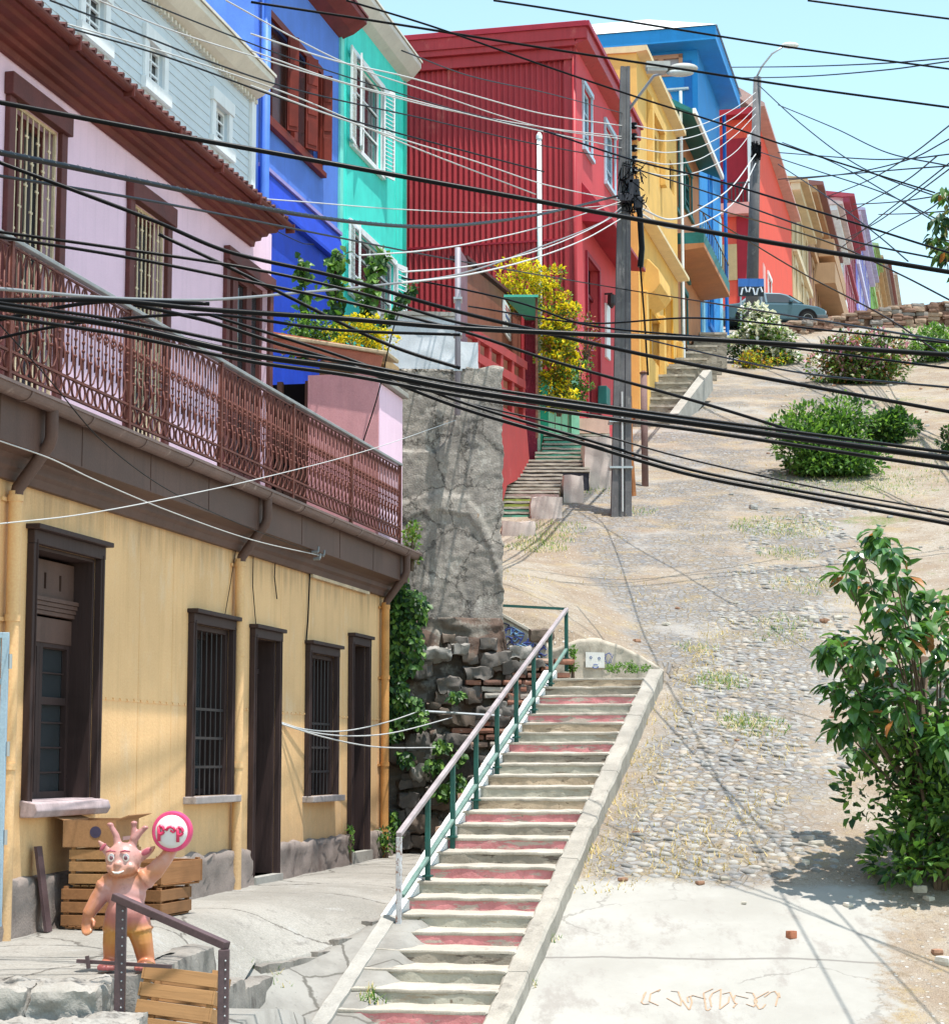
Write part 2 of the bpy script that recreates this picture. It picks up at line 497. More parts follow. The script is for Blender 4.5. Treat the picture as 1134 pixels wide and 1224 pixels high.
# ---------------------------------------------------------------- pavement in front of the yellow house
def zp(X, Y):
    z = -1.205 - .009*(26-Y) - .22*sm((X-xf(Y)-.9)/1.6)*sm((27-Y)/9)*sm((Y-14.5)/3)
    l = SF.loc((X, Y, 0)); e = min(z, zs0(max(l.x,-.6))+.10)
    return z + (e-z)*(1-sm((l.y-.05)/1.3))*sm((Y-14.3)/2.4)
KE = [(8.0, -3.15), (13.3, -2.20), (15.0, -2.02), (17.25, -1.80)]
def kerb_x(Y):
    for (a, xa), (b, xb) in zip(KE, KE[1:]):
        if Y <= b: return xa+(xb-xa)*(Y-a)/(b-a)
    return KE[-1][1]
def pave_mat():
    t = NT('cracked pavement concrete')
    n1 = t.noise(.9, 7, .65); n2 = t.noise(6, 7, .75); n3 = t.noise(55, 4, .7)
    col = t.mix(t.step(n1, .35, .65), (.24,.225,.203), (.31,.293,.268))
    col = t.mix(t.step(n2, .54, .68), col, (.21,.195,.18))
    col = t.mix(t.step(t.noise(2.4, 8, .75, co=t.map(loc=(4,4,1))), .56, .66), col, (.325,.315,.30))
    ck = t.vor(.55, 'DISTANCE_TO_EDGE', t.mix(.35, t.co, t.noise(1.8, 7, .75, col=True), 'ADD'))
    col = t.mix(t.math('MULTIPLY', t.step(ck, .011, .003), .8), col, (.09,.08,.07))
    col = t.mix(.35, col, t.ramp(n3, [(.25,.1),(.75,.9)]), 'OVERLAY')
    return t.fin(col, .93, t.bump(t.mix(.5, n3, t.mix(.6, n2, t.step(ck, 0, .02))), .7, .02), .15)
def make_pavement():
    mb = MB()
    def grid(y0, y1, ny, xr, nx):
        vs = []; fs = []
        for j in range(ny+1):
            Y = y0+(y1-y0)*j/ny
            for i in range(nx+1):
                X = xf(Y)-.05 + (xr(Y)-xf(Y)+.05)*i/nx
                vs.append((X, Y, zp(X, Y)+.012*mnoise.noise((X*2, Y*2, 0))))
        for j in range(ny):
            for i in range(nx):
                a = j*(nx+1)+i; fs.append((a, a+1, a+nx+2, a+nx+1))
        mb.add(vs, fs, 0)
    grid(12.62, 17.25, 40, kerb_x, 14)
    nx, ny = 30, 60; vs = []; fs = []
    def xs(s_, Y): xr = SF.w((Y-SF.o.y)/SF.x.y, .02, 0).x; return xf(Y)-.05+(xr-xf(Y)+.05)*s_
    st = []
    for i in range(nx+1):
        Y = 17.25
        for k in range(40): Y = .5*Y+.5*YF0(xs(i/nx, Y))
        st.append(Y)
    for j in range(ny+1):
        for i in range(nx+1):
            Y = st[i]+(27.7-st[i])*(j/ny)**1.3; X = xs(i/nx, Y)
            if j == 0: Y += .03*mnoise.noise((X*6, 3, 1))
            vs.append((X, Y, zp(X, Y)+.012*mnoise.noise((X*2, Y*2, 0))))
    for j in range(ny):
        for i in range(nx):
            q = j*(nx+1)+i; fs.append((q, q+1, q+nx+2, q+nx+1))
    o_ = len(vs)
    for i in range(nx+1): p_ = vs[i]; vs.append((p_[0], p_[1]-.02, p_[2]-.35))
    for i in range(nx): fs.append((o_+i, o_+i+1, i+1, i))
    mb.add(vs, fs, 0)
    # rough stone edge down to the lower street
    rr = random.Random(3)
    Y = 12.95
    while Y < 17.2:
        L = rr.uniform(.8, 1.5); Ym = min(Y+L/2, 17.2); X = kerb_x(Ym)
        d = Vector((kerb_x(Ym+.3)-kerb_x(Ym-.3), .6, 0))
        rough_box(mb, (X+.02, Ym, zp(X, Ym)-.20), (.13, L/2-.004, .208), .022, .05, rot=-math.atan2(d.x, d.y), rnd_k=.35, seed=Y*3, m=1)
        Y += L
    X = kerb_x(17.2); d = math.atan(1.9)
    while X < -.72:
        L = rr.uniform(.35, .6)*math.cos(d); Xm = X+L/2; Ym = YF0(Xm)
        rough_box(mb, (Xm, Ym, zp(Xm, Ym)-.158), (L/2/math.cos(d)+.01, .06, .15), .012, .06, rot=d, rnd_k=.25, seed=X*3, m=1); X += L
    o = mb.build('pavement', [pave_mat(), paint('rough kerb stone', (.235,.215,.195), .25, .95, 3, stain=(.12,.105,.095), stain_lo=.52, bump=1)], smooth=True)
    tag(o, kind='structure')
make_pavement()

# ---------------------------------------------------------------- the public stair
NST = 26
ZB = P(403, 1224, 17.0).z; ZT = ST1.z
RISE = (ZT-ZB)/NST; TR = SLEN/NST; SW = 1.2
def zs(x): return ZB + (x/SLEN)*(ZT-ZB)
def riser_mat(name, c, bare=(.40,.37,.33), lo=.56):
    t = NT(name)
    n = t.noise(3, 6, .7); n2 = t.noise(1, 6, .7, co=t.map((2.5, 2.5, 14)))
    col = t.mix(t.step(n, .3, .7), sc(c, .75), sc(c, 1.2))
    z = t.xyz()[2]
    col = t.mix(t.step(n2, lo, lo+.05), col, bare)
    col = t.mix(t.step(t.noise(12, 5, .7), .62, .7), col, sc(bare, .55))
    return t.fin(col, .85, t.bump(t.noise(30, 5, .7), .6, .012), .2)
M['tread'] = paint('worn stair concrete', (.43,.39,.335), .14, .92, 2.5, stain=(.25,.22,.19), stain_lo=.56, bump=.5)
M['pinkriser'] = riser_mat('peeling pink riser paint', (.58,.235,.245), (.44,.37,.32), lo=.53)
M['greenriser'] = riser_mat('faded grey green riser paint', (.40,.38,.32), (.33,.275,.21))
M['brownriser'] = riser_mat('bare brown riser', (.42,.33,.24), (.26,.195,.14))
M['darkriser'] = riser_mat('dark worn riser', (.30,.265,.22), (.13,.105,.085))
def make_stair():
    root = thing('staircase', 'worn concrete staircase with pink and grey-green risers climbing beside the cobbled street', 'staircase', SF.o, SF.rz)
    kinds = ['b','d','p','g','p','b','g','p','d','g','b','g','b','p','d','p','d','p','g','p','g','p','d','g','g','p']  # from the top
    for i in range(-3, NST):
        k = kinds[NST-1-i] if i >= 0 else 'g'
        mr = {'b': M['brownriser'], 'd': M['darkriser'], 'p': M['pinkriser'], 'g': M['greenriser']}[k]
        mb = MB()
        x0, x1 = i*TR, (i+1)*TR+.06
        z1 = zs(i*TR)+RISE
        rough_box(mb, ((x0+x1)/2+.004, -SW/2, z1-.225), ((x1-x0)/2-.004, SW/2+.04, .20), .012, .055, rnd_k=.12, seed=i*1.7, m=1, mtop=0)
        rough_box(mb, ((x0+x1)/2, -SW/2, z1-.014), ((x1-x0)/2, SW/2+.04, .014), .010, .05, tilt=(0, -.03), rnd_k=.1, seed=i*2.9, m=0)
        mb.box(x0+.05, x1, -SW, 0, z1-.9, z1-.40, 1)
        o = mb.build('step', [M['tread'], mr], root, autosm=38)
        if k == 'p': o['label'] = 'step with peeling pink riser'
    # top landing
    mb = MB(); rough_box(mb, (SLEN+.42, -SW/2-.05, ZT-.18), (.55, SW/2+.05, .185), .012, .08, rnd_k=.1, seed=5)
    mb.build('landing', M['tread'], root, autosm=38)
    # right kerb
    mb = MB()
    cuts = [-1.6, .9, 3.6, 6.4, 8.6, SLEN+.15]
    for a, b in zip(cuts, cuts[1:]):
        n = int((b-a)/.09); vs = []; fs = []
        w0, w1 = -SW-.02, -SW-.215
        prof = [(w0, -.5), (w0, .02), (w0-.02, .035), (w1+.02, .03), (w1, .0), (w1, -.5)]
        for q in range(n+1):
            x = a+.006+(b-a-.012)*q/n
            for (yy, zz) in prof:
                nv = mnoise.noise_vector(Vector((x*2.5, yy*6, zz*6)))*.018 + mnoise.noise_vector(Vector((x*11, yy*11, zz*11)))*.007
                vs.append((x, yy+nv.y, zs(x)+RISE*.45+zz+nv.z))
        kk = len(prof)
        for q in range(n):
            for j in range(kk): fs.append((q*kk+j, q*kk+(j+1)%kk, (q+1)*kk+(j+1)%kk, (q+1)*kk+j))
        fs += [tuple(range(kk)), tuple(n*kk+j for j in range(kk))]
        mb.add(vs, fs)
    o = mb.build('kerb', paint('grey kerb concrete', (.34,.31,.27), .2, .92, 2.5, stain=(.21,.19,.165), stain_lo=.54, bump=.7), root); o['label'] = 'pale concrete kerb along the right side'
    # left string: white painted strip on brick
    mb = MB()
    def strip(a, b, y0, y1, dz, m):
        n = int((b-a)/.12); vs = []; fs = []
        prof = [(y0, -1.3), (y0, dz), (y1, dz), (y1, -1.3)]
        for q in range(n+1):
            x = a+(b-a)*q/n
            for (yy, zz) in prof:
                e = .012*mnoise.noise((x*4, yy*9, zz*3)) if zz > -1 else 0
                vs.append((x, yy+e*.5, zs(x)+RISE*.5+zz+e))
        for q in range(n):
            for j in range(4): fs.append((q*4+j, q*4+(j+1)%4, (q+1)*4+(j+1)%4, (q+1)*4+j))
        fs += [(0,1,2,3), (n*4+3,n*4+2,n*4+1,n*4)]
        mb.add(vs, fs, m)
    strip(2.05, SLEN+.1, .0, .17, .03, 0)
    o = mb.build('left_string', [paint('flaking white paint', (.74,.74,.73), .08, .8, 3, stain=(.45,.42,.38), stain_lo=.62)], root)
    mb = MB()
    rough = strip; strip(-2.2, 2.0, .0, .14, .06, 0)
    mb.build('low_kerb', M['concrete'], root)
    # ragged brick courses outside the string
    mb = MB(); rr = random.Random(11)
    x = 4.4
    while x < SLEN-.6:
        zt = zs(x)-.10-.12*max(0, (x-7)/3); z = -1.3; row = 0
        while z < zt:
            y1 = .19 + (zt-z)*.10
            nb = 2
            for b in range(nb):
                yy = .17 + b*.16 + rr.uniform(-.02, .02) + (row % 2)*.05
                if yy > .22 + (zt-z)*.34: continue
                rough_box(mb, (x+rr.uniform(-.02,.02), yy, z), (.085, .10, .033+rr.uniform(-.004,.004)), .008, .07, seed=x*7+z*3, m=rr.choice((0,0,1,2)))
            z += .083; row += 1
        x += .19
    mb.build('brick_side', [paint('old red brick', (.40,.20,.14), .25, .9, 5, stain=(.55,.45,.38), stain_lo=.55), paint('pale brick', (.52,.36,.27), .2, .9, 5), paint('mortared brick', (.55,.50,.44), .2, .9, 5)], root)
make_stair()

# ---------------------------------------------------------------- stair railing
def make_rail():
    yy = -.05
    root = thing('stair_railing', 'green steel railing with lilac-grey handrail along the left of the staircase', 'railing', SF.o, SF.rz)
    mg = paint('dark green railing paint', (.012,.085,.072), .2, .45, 6, bare=(.30,.33,.33), bare_lo=.72, bump=.15, spec=.4)
    ml = paint('worn lilac handrail', (.36,.31,.32), .2, .45, 4, bare=(.20,.15,.14), bare_lo=.62, bump=.15, spec=.4)
    mr = paint('rusting grey post', (.50,.50,.52), .2, .6, 5, bare=(.22,.12,.09), bare_lo=.55)
    a = SF.px(477, 998, yy); b = SF.px(677, 728, yy)
    top = lambda x: a[1]+(b[1]-a[1])*(x-a[0])/(b[0]-a[0])
    c = SF.px(487, 1062, yy); d = SF.px(677, 776, yy)
    mid = lambda x: c[1]+(d[1]-c[1])*(x-c[0])/(d[0]-c[0])
    mb = MB(); mb.beam((a[0]-.02, yy, a[1]), (b[0]+.02, yy, b[1]), .05, .045)
    mb.build('handrail', ml, root, bevel=.006)
    mb = MB(); mb.beam((c[0]-.2, yy, mid(c[0]-.2)), (d[0], yy, d[1]), .04, .035)
    mb.build('mid_rail', paint('pale green rail', (.15,.24,.21), .2, .5, 5, bare=(.35,.34,.33), bare_lo=.6), root, bevel=.005)
    for i, (u, v) in enumerate([(511,1080),(541,1022),(569,976),(594,946),(617,905),(638,866),(658,842),(677,806)]):
        x = SF.px(u, v, yy)[0]
        mb = MB(); mb.box(x-.024, x+.024, yy-.024, yy+.024, zs(x)-.05, top(x)-.02)
        mb.box(x-.05, x+.05, yy-.045, yy+.045, zs(x)+RISE-.01, zs(x)+RISE+.012)
        mb.build('post', mg, root, bevel=.004)
    mb = MB(); mb.box(a[0]-.024, a[0]+.024, yy-.024, yy+.024, zs(a[0])-.1, a[1]-.02)
    o = mb.build('post', mr, root, bevel=.004); o['label'] = 'rusting grey end post'
    q = SF.loc(P(601, 724, SF.w(b[0], yy, 0).y+.1))
    mb = MB(); mb.beam((b[0], yy, b[1]), (q.x, q.y, q.z), .035, .035); mb.build('return_rail', mg, root)
make_rail()

# ---------------------------------------------------------------- retaining wall beside the stair
MF = Fr(P(470, 900, 27.75), (1, .09))
def mzu(u, v, y=0): return MF.px(u, v, y)
def make_retaining():
    root = thing('retaining_wall', 'tall crumbling grey plaster retaining wall over rubble and brick beside the yellow house', 'wall', MF.o, MF.rz)
    xa = mzu(440, 800)[0]; xb = mzu(601, 740, .15)[0]; zt = mzu(540, 438, .15)[1]; zm = mzu(540, 742, .15)[1]
    # plaster face
    mb = MB(); nx, nz = 66, 130; vs = []; fs = []
    pt = [mzu(478,536,.15), mzu(520,540,.15), mzu(536,524,.15), mzu(545,498,.15), (mzu(548,470,.15)[0], mzu(548,470,.15)[1]), (mzu(552,432,.15)[0], 20)]
    def ledge(x):
        for (x0, z0), (x1, z1) in zip(pt, pt[1:]):
            if x < x1 and x1 > x0: return z0+(z1-z0)*max(0, (x-x0))/(x1-x0)
        return 99
    arc = [mzu(478,598,.15), mzu(520,586,.15), mzu(560,592,.15), mzu(585,632,.15), mzu(602,690,.15)]
    def arcz(x):
        for (x0, z0), (x1, z1) in zip(arc, arc[1:]):
            if x < x1: return z0+(z1-z0)*max(0, (x-x0))/(x1-x0)
        return arc[-1][1]
    def yof(x, z):
        e = .03*mnoise.noise((x*6, z*6, 2)); n = mnoise.noise((x*3, z*3, 1)); n2 = mnoise.noise((x*12, z*12, 5)); n3 = mnoise.noise((x*28, z*28, 3))
        y = .15 + .022*n + .012*n2 + .006*n3
        if z+e > ledge(x): y += .065
        az = arcz(x)+.05*mnoise.noise((x*9, 3, 1))
        if z < az: y -= .035*sm((az-z)/.06)
        if z < az-.28: y += .03
        return y
    for j in range(nz+1):
        z = zm-.08+(zt-zm+.08)*j/nz
        for i in range(nx+1):
            x = xa+(xb-xa)*i/nx
            xe = x + (.06*mnoise.noise((z*3, 1, 0))+.035*mnoise.noise((z*11, 4, 0)))*sm((x-xb+.3)/.3)
            ze = z + (.05*mnoise.noise((x*4, 9, 0)) if j == nz else 0) + (.07*mnoise.noise((x*5, 2, 7)) if j == 0 else 0)
            if j == nz and x < mzu(556, 500, .15)[0]: ze -= .07
            vs.append((xe, yof(x, z), ze))
    for j in range(nz):
        for i in range(nx):
            a = j*(nx+1)+i; fs.append((a, a+1, a+nx+2, a+nx+1))
    base = len(vs)
    for j in range(nz+1):   # right return face
        p = vs[j*(nx+1)+nx]
        vs.append((p[0]+.01+.01*mnoise.noise((p[2]*9,0,3)), p[1]+.25, p[2])); vs.append((p[0], p[1]+.55, p[2]))
    for j in range(nz):
        p, q = j*(nx+1)+nx, (j+1)*(nx+1)+nx
        fs.append((p, base+2*j, base+2*j+2, q)); fs.append((base+2*j, base+2*j+1, base+2*j+3, base+2*j+2))
    tb = len(vs)
    for i in range(nx+1):   # cap
        p = vs[nz*(nx+1)+i]; vs.append((p[0], p[1]+.55, p[2]+.01))
    for i in range(nx): fs.append((nz*(nx+1)+i, nz*(nx+1)+i+1, tb+i+1, tb+i))
    mb.add(vs, fs)
    t = NT('stained grey plaster')
    n = t.noise(1.6, 8, .72); n2 = t.noise(5, 8, .75, co=t.map((1,1,.7))); n3 = t.noise(45, 4, .7)
    col = t.mix(t.step(n, .35, .68), (.22,.198,.18), (.40,.36,.32))
    col = t.mix(t.step(n2, .52, .66), col, (.42,.39,.355))
    col = t.mix(t.step(t.noise(2.2, 8, .7, co=t.map((1,1,.5),(3,1,2))), .58, .72), col, (.13,.125,.125))
    col = t.mix(t.step(t.noise(7, 6, .7, co=t.map(loc=(8,1,2))), .66, .70), col, (.30,.20,.13))
    col = t.mix(.3, col, t.ramp(n3, [(.2,0),(.8,1)]), 'OVERLAY')
    ck = t.vor(1.5, 'DISTANCE_TO_EDGE', t.mix(.55, t.co, t.noise(1.6, 8, .8, col=True), 'ADD'))
    col = t.mix(t.math('MULTIPLY', t.step(ck, .012, .003), .8), col, (.06,.055,.05))
    drip = t.noise(1, 6, .7, co=t.map((7,7,.5)))
    col = t.mix(t.math('MULTIPLY', t.step(drip, .55, .68), .5), col, (.11,.105,.10))
    mpl = t.fin(col, .95, t.bump(t.mix(.45, n3, t.mix(.5, n2, t.step(ck, 0, .02))), 1.0, .03), .15)
    M['plaster'] = mpl
    mb.build('plaster_face', mpl, root, smooth=True)
    # rubble masonry underneath
    xl, xr = mzu(440, 900)[0]-.3, mzu(698, 800)[0]
    mb = MB(); rr = random.Random(23)
    def ztop(x):
        a = mzu(600, 742)[0]; b = mzu(694, 806)[0]
        zg = mzu(604, 792)[1]
        z = zm+.03 if x < a else (zm+.03+(zg-zm-.03)*(x-a)/.08 if x < a+.08 else zg + (ZT-.02-zg)*(x-a-.08)/(b-a-.08))
        return z
    def yb(z): return -.10 - .17*max(0, (zm-z))
    vs = []; fs = []; nx, nz = 110, 110
    for j in range(nz+1):
        for i in range(nx+1):
            x = xl+(xr-xl)*i/nx; z = -1.35 + (ztop(x)+1.35)*j/nz
            p = Vector((x*2.6, z*4.2, 3.0))
            dd = mnoise.voronoi(p)[0]; cell = dd[1]-dd[0]
            y = yb(z) - .13*sm(cell*1.6)*(.4+.8*abs(mnoise.noise((x*1.3, z*1.3, 8)))) + .05*mnoise.noise((x*7, z*7, 1)) + .05
            if z > ztop(x)-.5 and x < mzu(600,700)[0]: y += .05*sm((z-ztop(x)+.5)/.2)
            vs.append((x, y, z))
    for j in range(nz):
        for i in range(nx):
            a = j*(nx+1)+i; fs.append((a, a+1, a+nx+2, a+nx+1))
    tb = len(vs)
    for i in range(nx+1):
        p = vs[nz*(nx+1)+i]; vs.append((p[0], .6, p[2]+.02))
    for i in range(nx): fs.append((nz*(nx+1)+i, nz*(nx+1)+i+1, tb+i+1, tb+i))
    mb.add(vs, fs)
    t = NT('dark rubble masonry')
    n = t.noise(2.2, 7, .7); n2 = t.noise(9, 7, .75)
    vc = t.vor(2.6, 'F1', t.map((1, .6, 1.6)), 'Color')
    sp_ = t.new('ShaderNodeSeparateColor'); t.put(sp_.inputs[0], vc)
    col = t.mix(sp_.outputs[0], (.075,.06,.052), (.20,.175,.15))
    col = t.mix(t.step(sp_.outputs[1], .6, .7), col, (.15,.105,.085))
    col = t.mix(t.step(n, .5, .62), col, (.27,.245,.215))
    col = t.mix(t.step(n2, .55, .7), col, (.10,.08,.07))
    mm = t.fin(col, .95, t.bump(t.mix(.5, n2, t.noise(40, 4, .7)), .9, .03), .1)
    mb.build('rubble_masonry', mm, root, smooth=True)
    # pale lumps of stone that stick out
    mb = MB()
    for (u, v, su, sv, m) in [(518,783,22,9,0),(548,777,12,8,0),(500,805,10,10,1),(535,820,16,12,1),(570,806,20,9,1),(545,862,24,8,2),(575,852,12,9,1),
                              (497,888,16,12,1),(540,888,26,13,1),(500,925,14,12,0),(486,955,14,9,1),(520,950,16,12,1),(500,985,22,12,2),(478,1000,12,14,1),
                              (590,790,22,10,1),(620,782,16,10,0),(612,800,16,8,1),(640,795,10,8,1),(540,1000,18,14,1),(515,1012,16,10,2),(560,960,12,10,1),(470,900,12,14,2),(482,840,12,14,1)]:
        x, z = mzu(u, v, -.1); k = 27.6/F; y = yb(z)-.06
        rough_box(mb, (x, y, z), (su*k*.85, .15, sv*k*.8), .06, .04, rnd_k=.22, seed=u*.13, fr=1.6, m=m)
    for k in range(90):
        u, v = rr.uniform(466, 650), rr.uniform(760, 1010)
        if u > 560+(1010-v)*.35: continue
        x, z = mzu(u, v, -.1); k2 = 27.6/F; s_ = rr.uniform(4, 10)
        rough_box(mb, (x, yb(z)-.03, z), (s_*k2*rr.uniform(.9,1.8), .12, s_*k2*.8), .03, .035, rot=rr.uniform(-.3,.3), rnd_k=.3, seed=u*.37, fr=2.2, m=rr.choice((0,1,1,2,2)))
    mb.build('rubble_stone', [paint('whitewashed stone', (.29,.27,.25), .2, .9, 4, stain=(.25,.21,.18), stain_lo=.58, bump=.8), paint('grey stone', (.135,.12,.11), .25, .9, 4, stain=(.18,.14,.11), stain_lo=.55, bump=.8), paint('brown stone', (.145,.112,.09), .25, .9, 4, bump=.8)], root, smooth=True)
    # ragged courses of brick to the right
    mb = MB(); rows = 13
    for r in range(rows):
        v = 792+r*8.2; u = 545+rr.uniform(-12, 30) if r > 2 else 600+rr.uniform(-10, 20)
        lim = 676-r*3.2
        while u < lim:
            L = rr.uniform(15, 30); x, z = mzu(u+L/2, v, -.1)
            if rr.random() > .14:
                rough_box(mb, (x, yb(z)-.04+rr.uniform(-.05,.05), z+rr.uniform(-.006,.006)), (L/2*27.6/F*.94, .12, .033), .012, .06, seed=u*.3, rnd_k=.3, m=rr.choice((0,0,1,2,3)))
            u += L
    mb.build('brick_course', [paint('weathered red brick', (.36,.17,.12), .3, .9, 6, stain=(.5,.42,.36), stain_lo=.58), paint('dark brick', (.20,.11,.085), .3, .9, 6), paint('pale worn brick', (.47,.32,.25), .25, .9, 6), paint('mortar covered brick', (.50,.45,.40), .2, .9, 6)], root)
    # dead metal bar across the rubble
    a = mzu(500, 850, -.75); b = mzu(598, 856, -.75)
    mb = MB(); mb.tube([(a[0], -.75, a[1]), (b[0], -.75, b[1])], .018, 8); mb.tube([(a[0]+.02, -.75, a[1]), (a[0]+.02, -.1, a[1]-.02)], .015, 6)
    o = mb.build('metal_bar', M['metal'], root)
make_retaining()

def make_landing_wall():
    LF = Fr(P(640, 770, 28.25), (1, .02))
    root = thing('graffiti_wall', 'low painted wall behind the top landing with blue graffiti and a doodled face', 'wall', LF.o, LF.rz)
    prof = [(598,736),(651,767),(662,776),(690,764),(712,762),(742,772),(770,786),(793,801)]
    top = [LF.px(u, v, 0) for u, v in prof]
    mb = MB(); n = 80; vs = []; fs = []; nz = 14
    def zt(x):
        for (x0, z0), (x1, z1) in zip(top, top[1:]):
            if x <= x1: return z0+(z1-z0)*max(0, (x-x0))/(x1-x0)
        return top[-1][1]
    x0, x1 = top[0][0], top[-1][0]
    for j in range(nz+1):
        for i in range(n+1):
            x = x0+(x1-x0)*i/n; zz = .85+(zt(x)-.85)*j/nz
            vs.append((x, .02*mnoise.noise((x*6, zz*6, 2))+.012*mnoise.noise((x*20, zz*20, 2)), zz+(.015*mnoise.noise((x*14,1,1)) if j == nz else 0)))
    for j in range(nz):
        for i in range(n):
            a = j*(n+1)+i; fs.append((a, a+1, a+n+2, a+n+1))
    tb = len(vs)
    for i in range(n+1):
        p = vs[nz*(n+1)+i]; vs.append((p[0], .22, p[2]))
    for i in range(n): fs.append((nz*(n+1)+i, nz*(n+1)+i+1, tb+i+1, tb+i))
    mb.add(vs, fs)
    mb.build('wall_body', paint('dirty cream render', (.48,.42,.35), .2, .9, 2.5, stain=(.30,.24,.19), stain_lo=.55, bump=.7), root, smooth=True)
    # sloping white coping of the left part
    mb = MB(); a, b = top[0], top[1]
    mb.beam((a[0], .08, a[1]+.02), (b[0]+.03, .08, b[1]+.02), .24, .05); mb.build('coping', M['tread'], root, bevel=.01)
    # graffiti strokes lying on the wall
    rr = random.Random(5); mbs = [MB(), MB(), MB()]
    for k in range(34):
        u, v = rr.uniform(601, 655), 0
        base = 736+(u-598)*.58
        v = base+rr.uniform(8, 34)
        pts = []
        ang = rr.uniform(0, 6.28)
        for q in range(9):
            th = ang+q*rr.uniform(.35,.75); uu = u+7*math.cos(th)*rr.uniform(.5,1.1); vv = v+6*math.sin(th)*rr.uniform(.5,1.1)
            uu = max(600, min(657, uu)); vv = max(741+(uu-598)*.58, vv)
            x, z = LF.px(uu, vv, -.03); pts.append((x, -.022, z))
        mbs[k % 3].tube(pts, .009, 5)
    for mbx, c in zip(mbs, ((.06,.09,.30),(.03,.03,.07),(.20,.36,.55))):
        mbx.build('graffiti', plain('spray paint', c, .7, .2), root)
    # white panel with the doodled face
    mb = MB(); mb.obox(*[Vector(q) for q in ((LF.px(711,789,-.03)[0], -.03, LF.px(711,789,-.03)[1]), (.13,0,-.004), (0,.012,0), (0,0,.105))])
    pn = mb.build('painted_panel', paint('chalky white patch', (.68,.66,.64), .1, .9, 6, stain=(.45,.40,.35), stain_lo=.62), root)
    mb = MB()
    for (u, v) in ((706,786),(716,787)):
        x, z = LF.px(u, v, -.05); mb.tube([(x+.016*math.cos(q*.7), -.044, z+.016*math.sin(q*.7)) for q in range(10)], .004, 5)
    x, z = LF.px(711.5, 796, -.05)
    mb.tube([(x-.04, -.044, z-.012), (x-.02, -.044, z-.03), (x+.02, -.044, z-.03), (x+.045, -.044, z-.008)], .007, 5)
    mb.tube([(x-.03, -.044, z+.012), (x, -.044, z+.022), (x+.035, -.044, z+.014)], .005, 5)
    for k in range(9):
        th = k*.7; a = LF.px(727+5*math.cos(th)*(k%3+1)/2, 787+7*math.sin(th), -.05); b = LF.px(727+5*math.cos(th+1.6), 787+7*math.sin(th+1.3), -.05)
        mb.tube([(a[0], -.03, a[1]), (b[0], -.03, b[1])], .004, 5)
    mb.build('doodle', plain('blue marker', (.08,.12,.32), .7, .2), root)
make_landing_wall()
# ---------------------------------------------------------------- yellow house with the pink upper floor
def yellow_mat():
    t = NT('ochre yellow painted sheet'); c = (.78,.49,.245)
    n1 = t.noise(1.1, 6, .6); z = t.xyz()[2]
    col = t.mix(t.step(n1, .3, .7), sc(c, .90), sc(c, 1.05))
    st = t.noise(1, 6, .68, co=t.map((8, 8, .3)))
    col = t.mix(t.math('MULTIPLY', t.step(st, .46, .74), .38), col, (.50,.28,.11))
    col = t.mix(t.math('MULTIPLY', t.step(t.noise(2.2, 7, .7, co=t.map((1,1,.5),(3,7,1))), .52, .72), .6), col, (.74,.55,.36))
    # splashed dirt low on the sheets, darker runs towards the top, flaked spots
    d1 = t.step(t.math('ADD', z, t.math('MULTIPLY', t.noise(5, 6, .75), .9)), .15, -.55)
    col = t.mix(t.math('MULTIPLY', d1, .55), col, (.42,.29,.17))
    d2 = t.step(t.math('ADD', z, t.math('MULTIPLY', t.noise(1, 6, .7, co=t.map((6,6,.6))), 1.1)), 2.35, 2.75)
    col = t.mix(t.math('MULTIPLY', d2, .55), col, (.27,.17,.09))
    fl = t.noise(7, 9, .8, co=t.map((1,1,.6),(13,2,5)))
    col = t.mix(t.step(fl, .70, .73), col, (.22,.15,.10))
    col = t.mix(.12, col, t.ramp(t.noise(60, 3), [(.25,0),(.75,1)]), 'OVERLAY')
    w = t.noise(1, 3, .5, co=t.map((2.2,2.2,.25)))
    return t.fin(col, .6, t.bump(t.mix(.3, w, t.noise(30, 4)), .35, .03), .3)
M['yellow'] = yellow_mat()
M['brownwood'] = wood('dark brown window timber', (.045,.027,.026), 'z', .6, .35)
M['eave'] = paint('brown eave boards', (.11,.062,.05), .2, .6, 2, streak=.4, bump=.2, spec=.35)
M['eave_red'] = paint('red brown cornice', (.15,.036,.028), .25, .6, 1.5, streak=.3, stain=(.26,.10,.07), stain_lo=.62, bump=.2)
M['pinkwall'] = paint('pale pink plaster', (.84,.60,.74), .06, .85, 1.2, stain=(.76,.50,.64), stain_lo=.66, bump=.2)
M['iron'] = plain('black iron bars', (.035,.03,.032), .5, .4)
M['cream'] = paint('cream painted iron', (.72,.58,.40), .15, .55, 5, bare=(.30,.20,.13), bare_lo=.70)
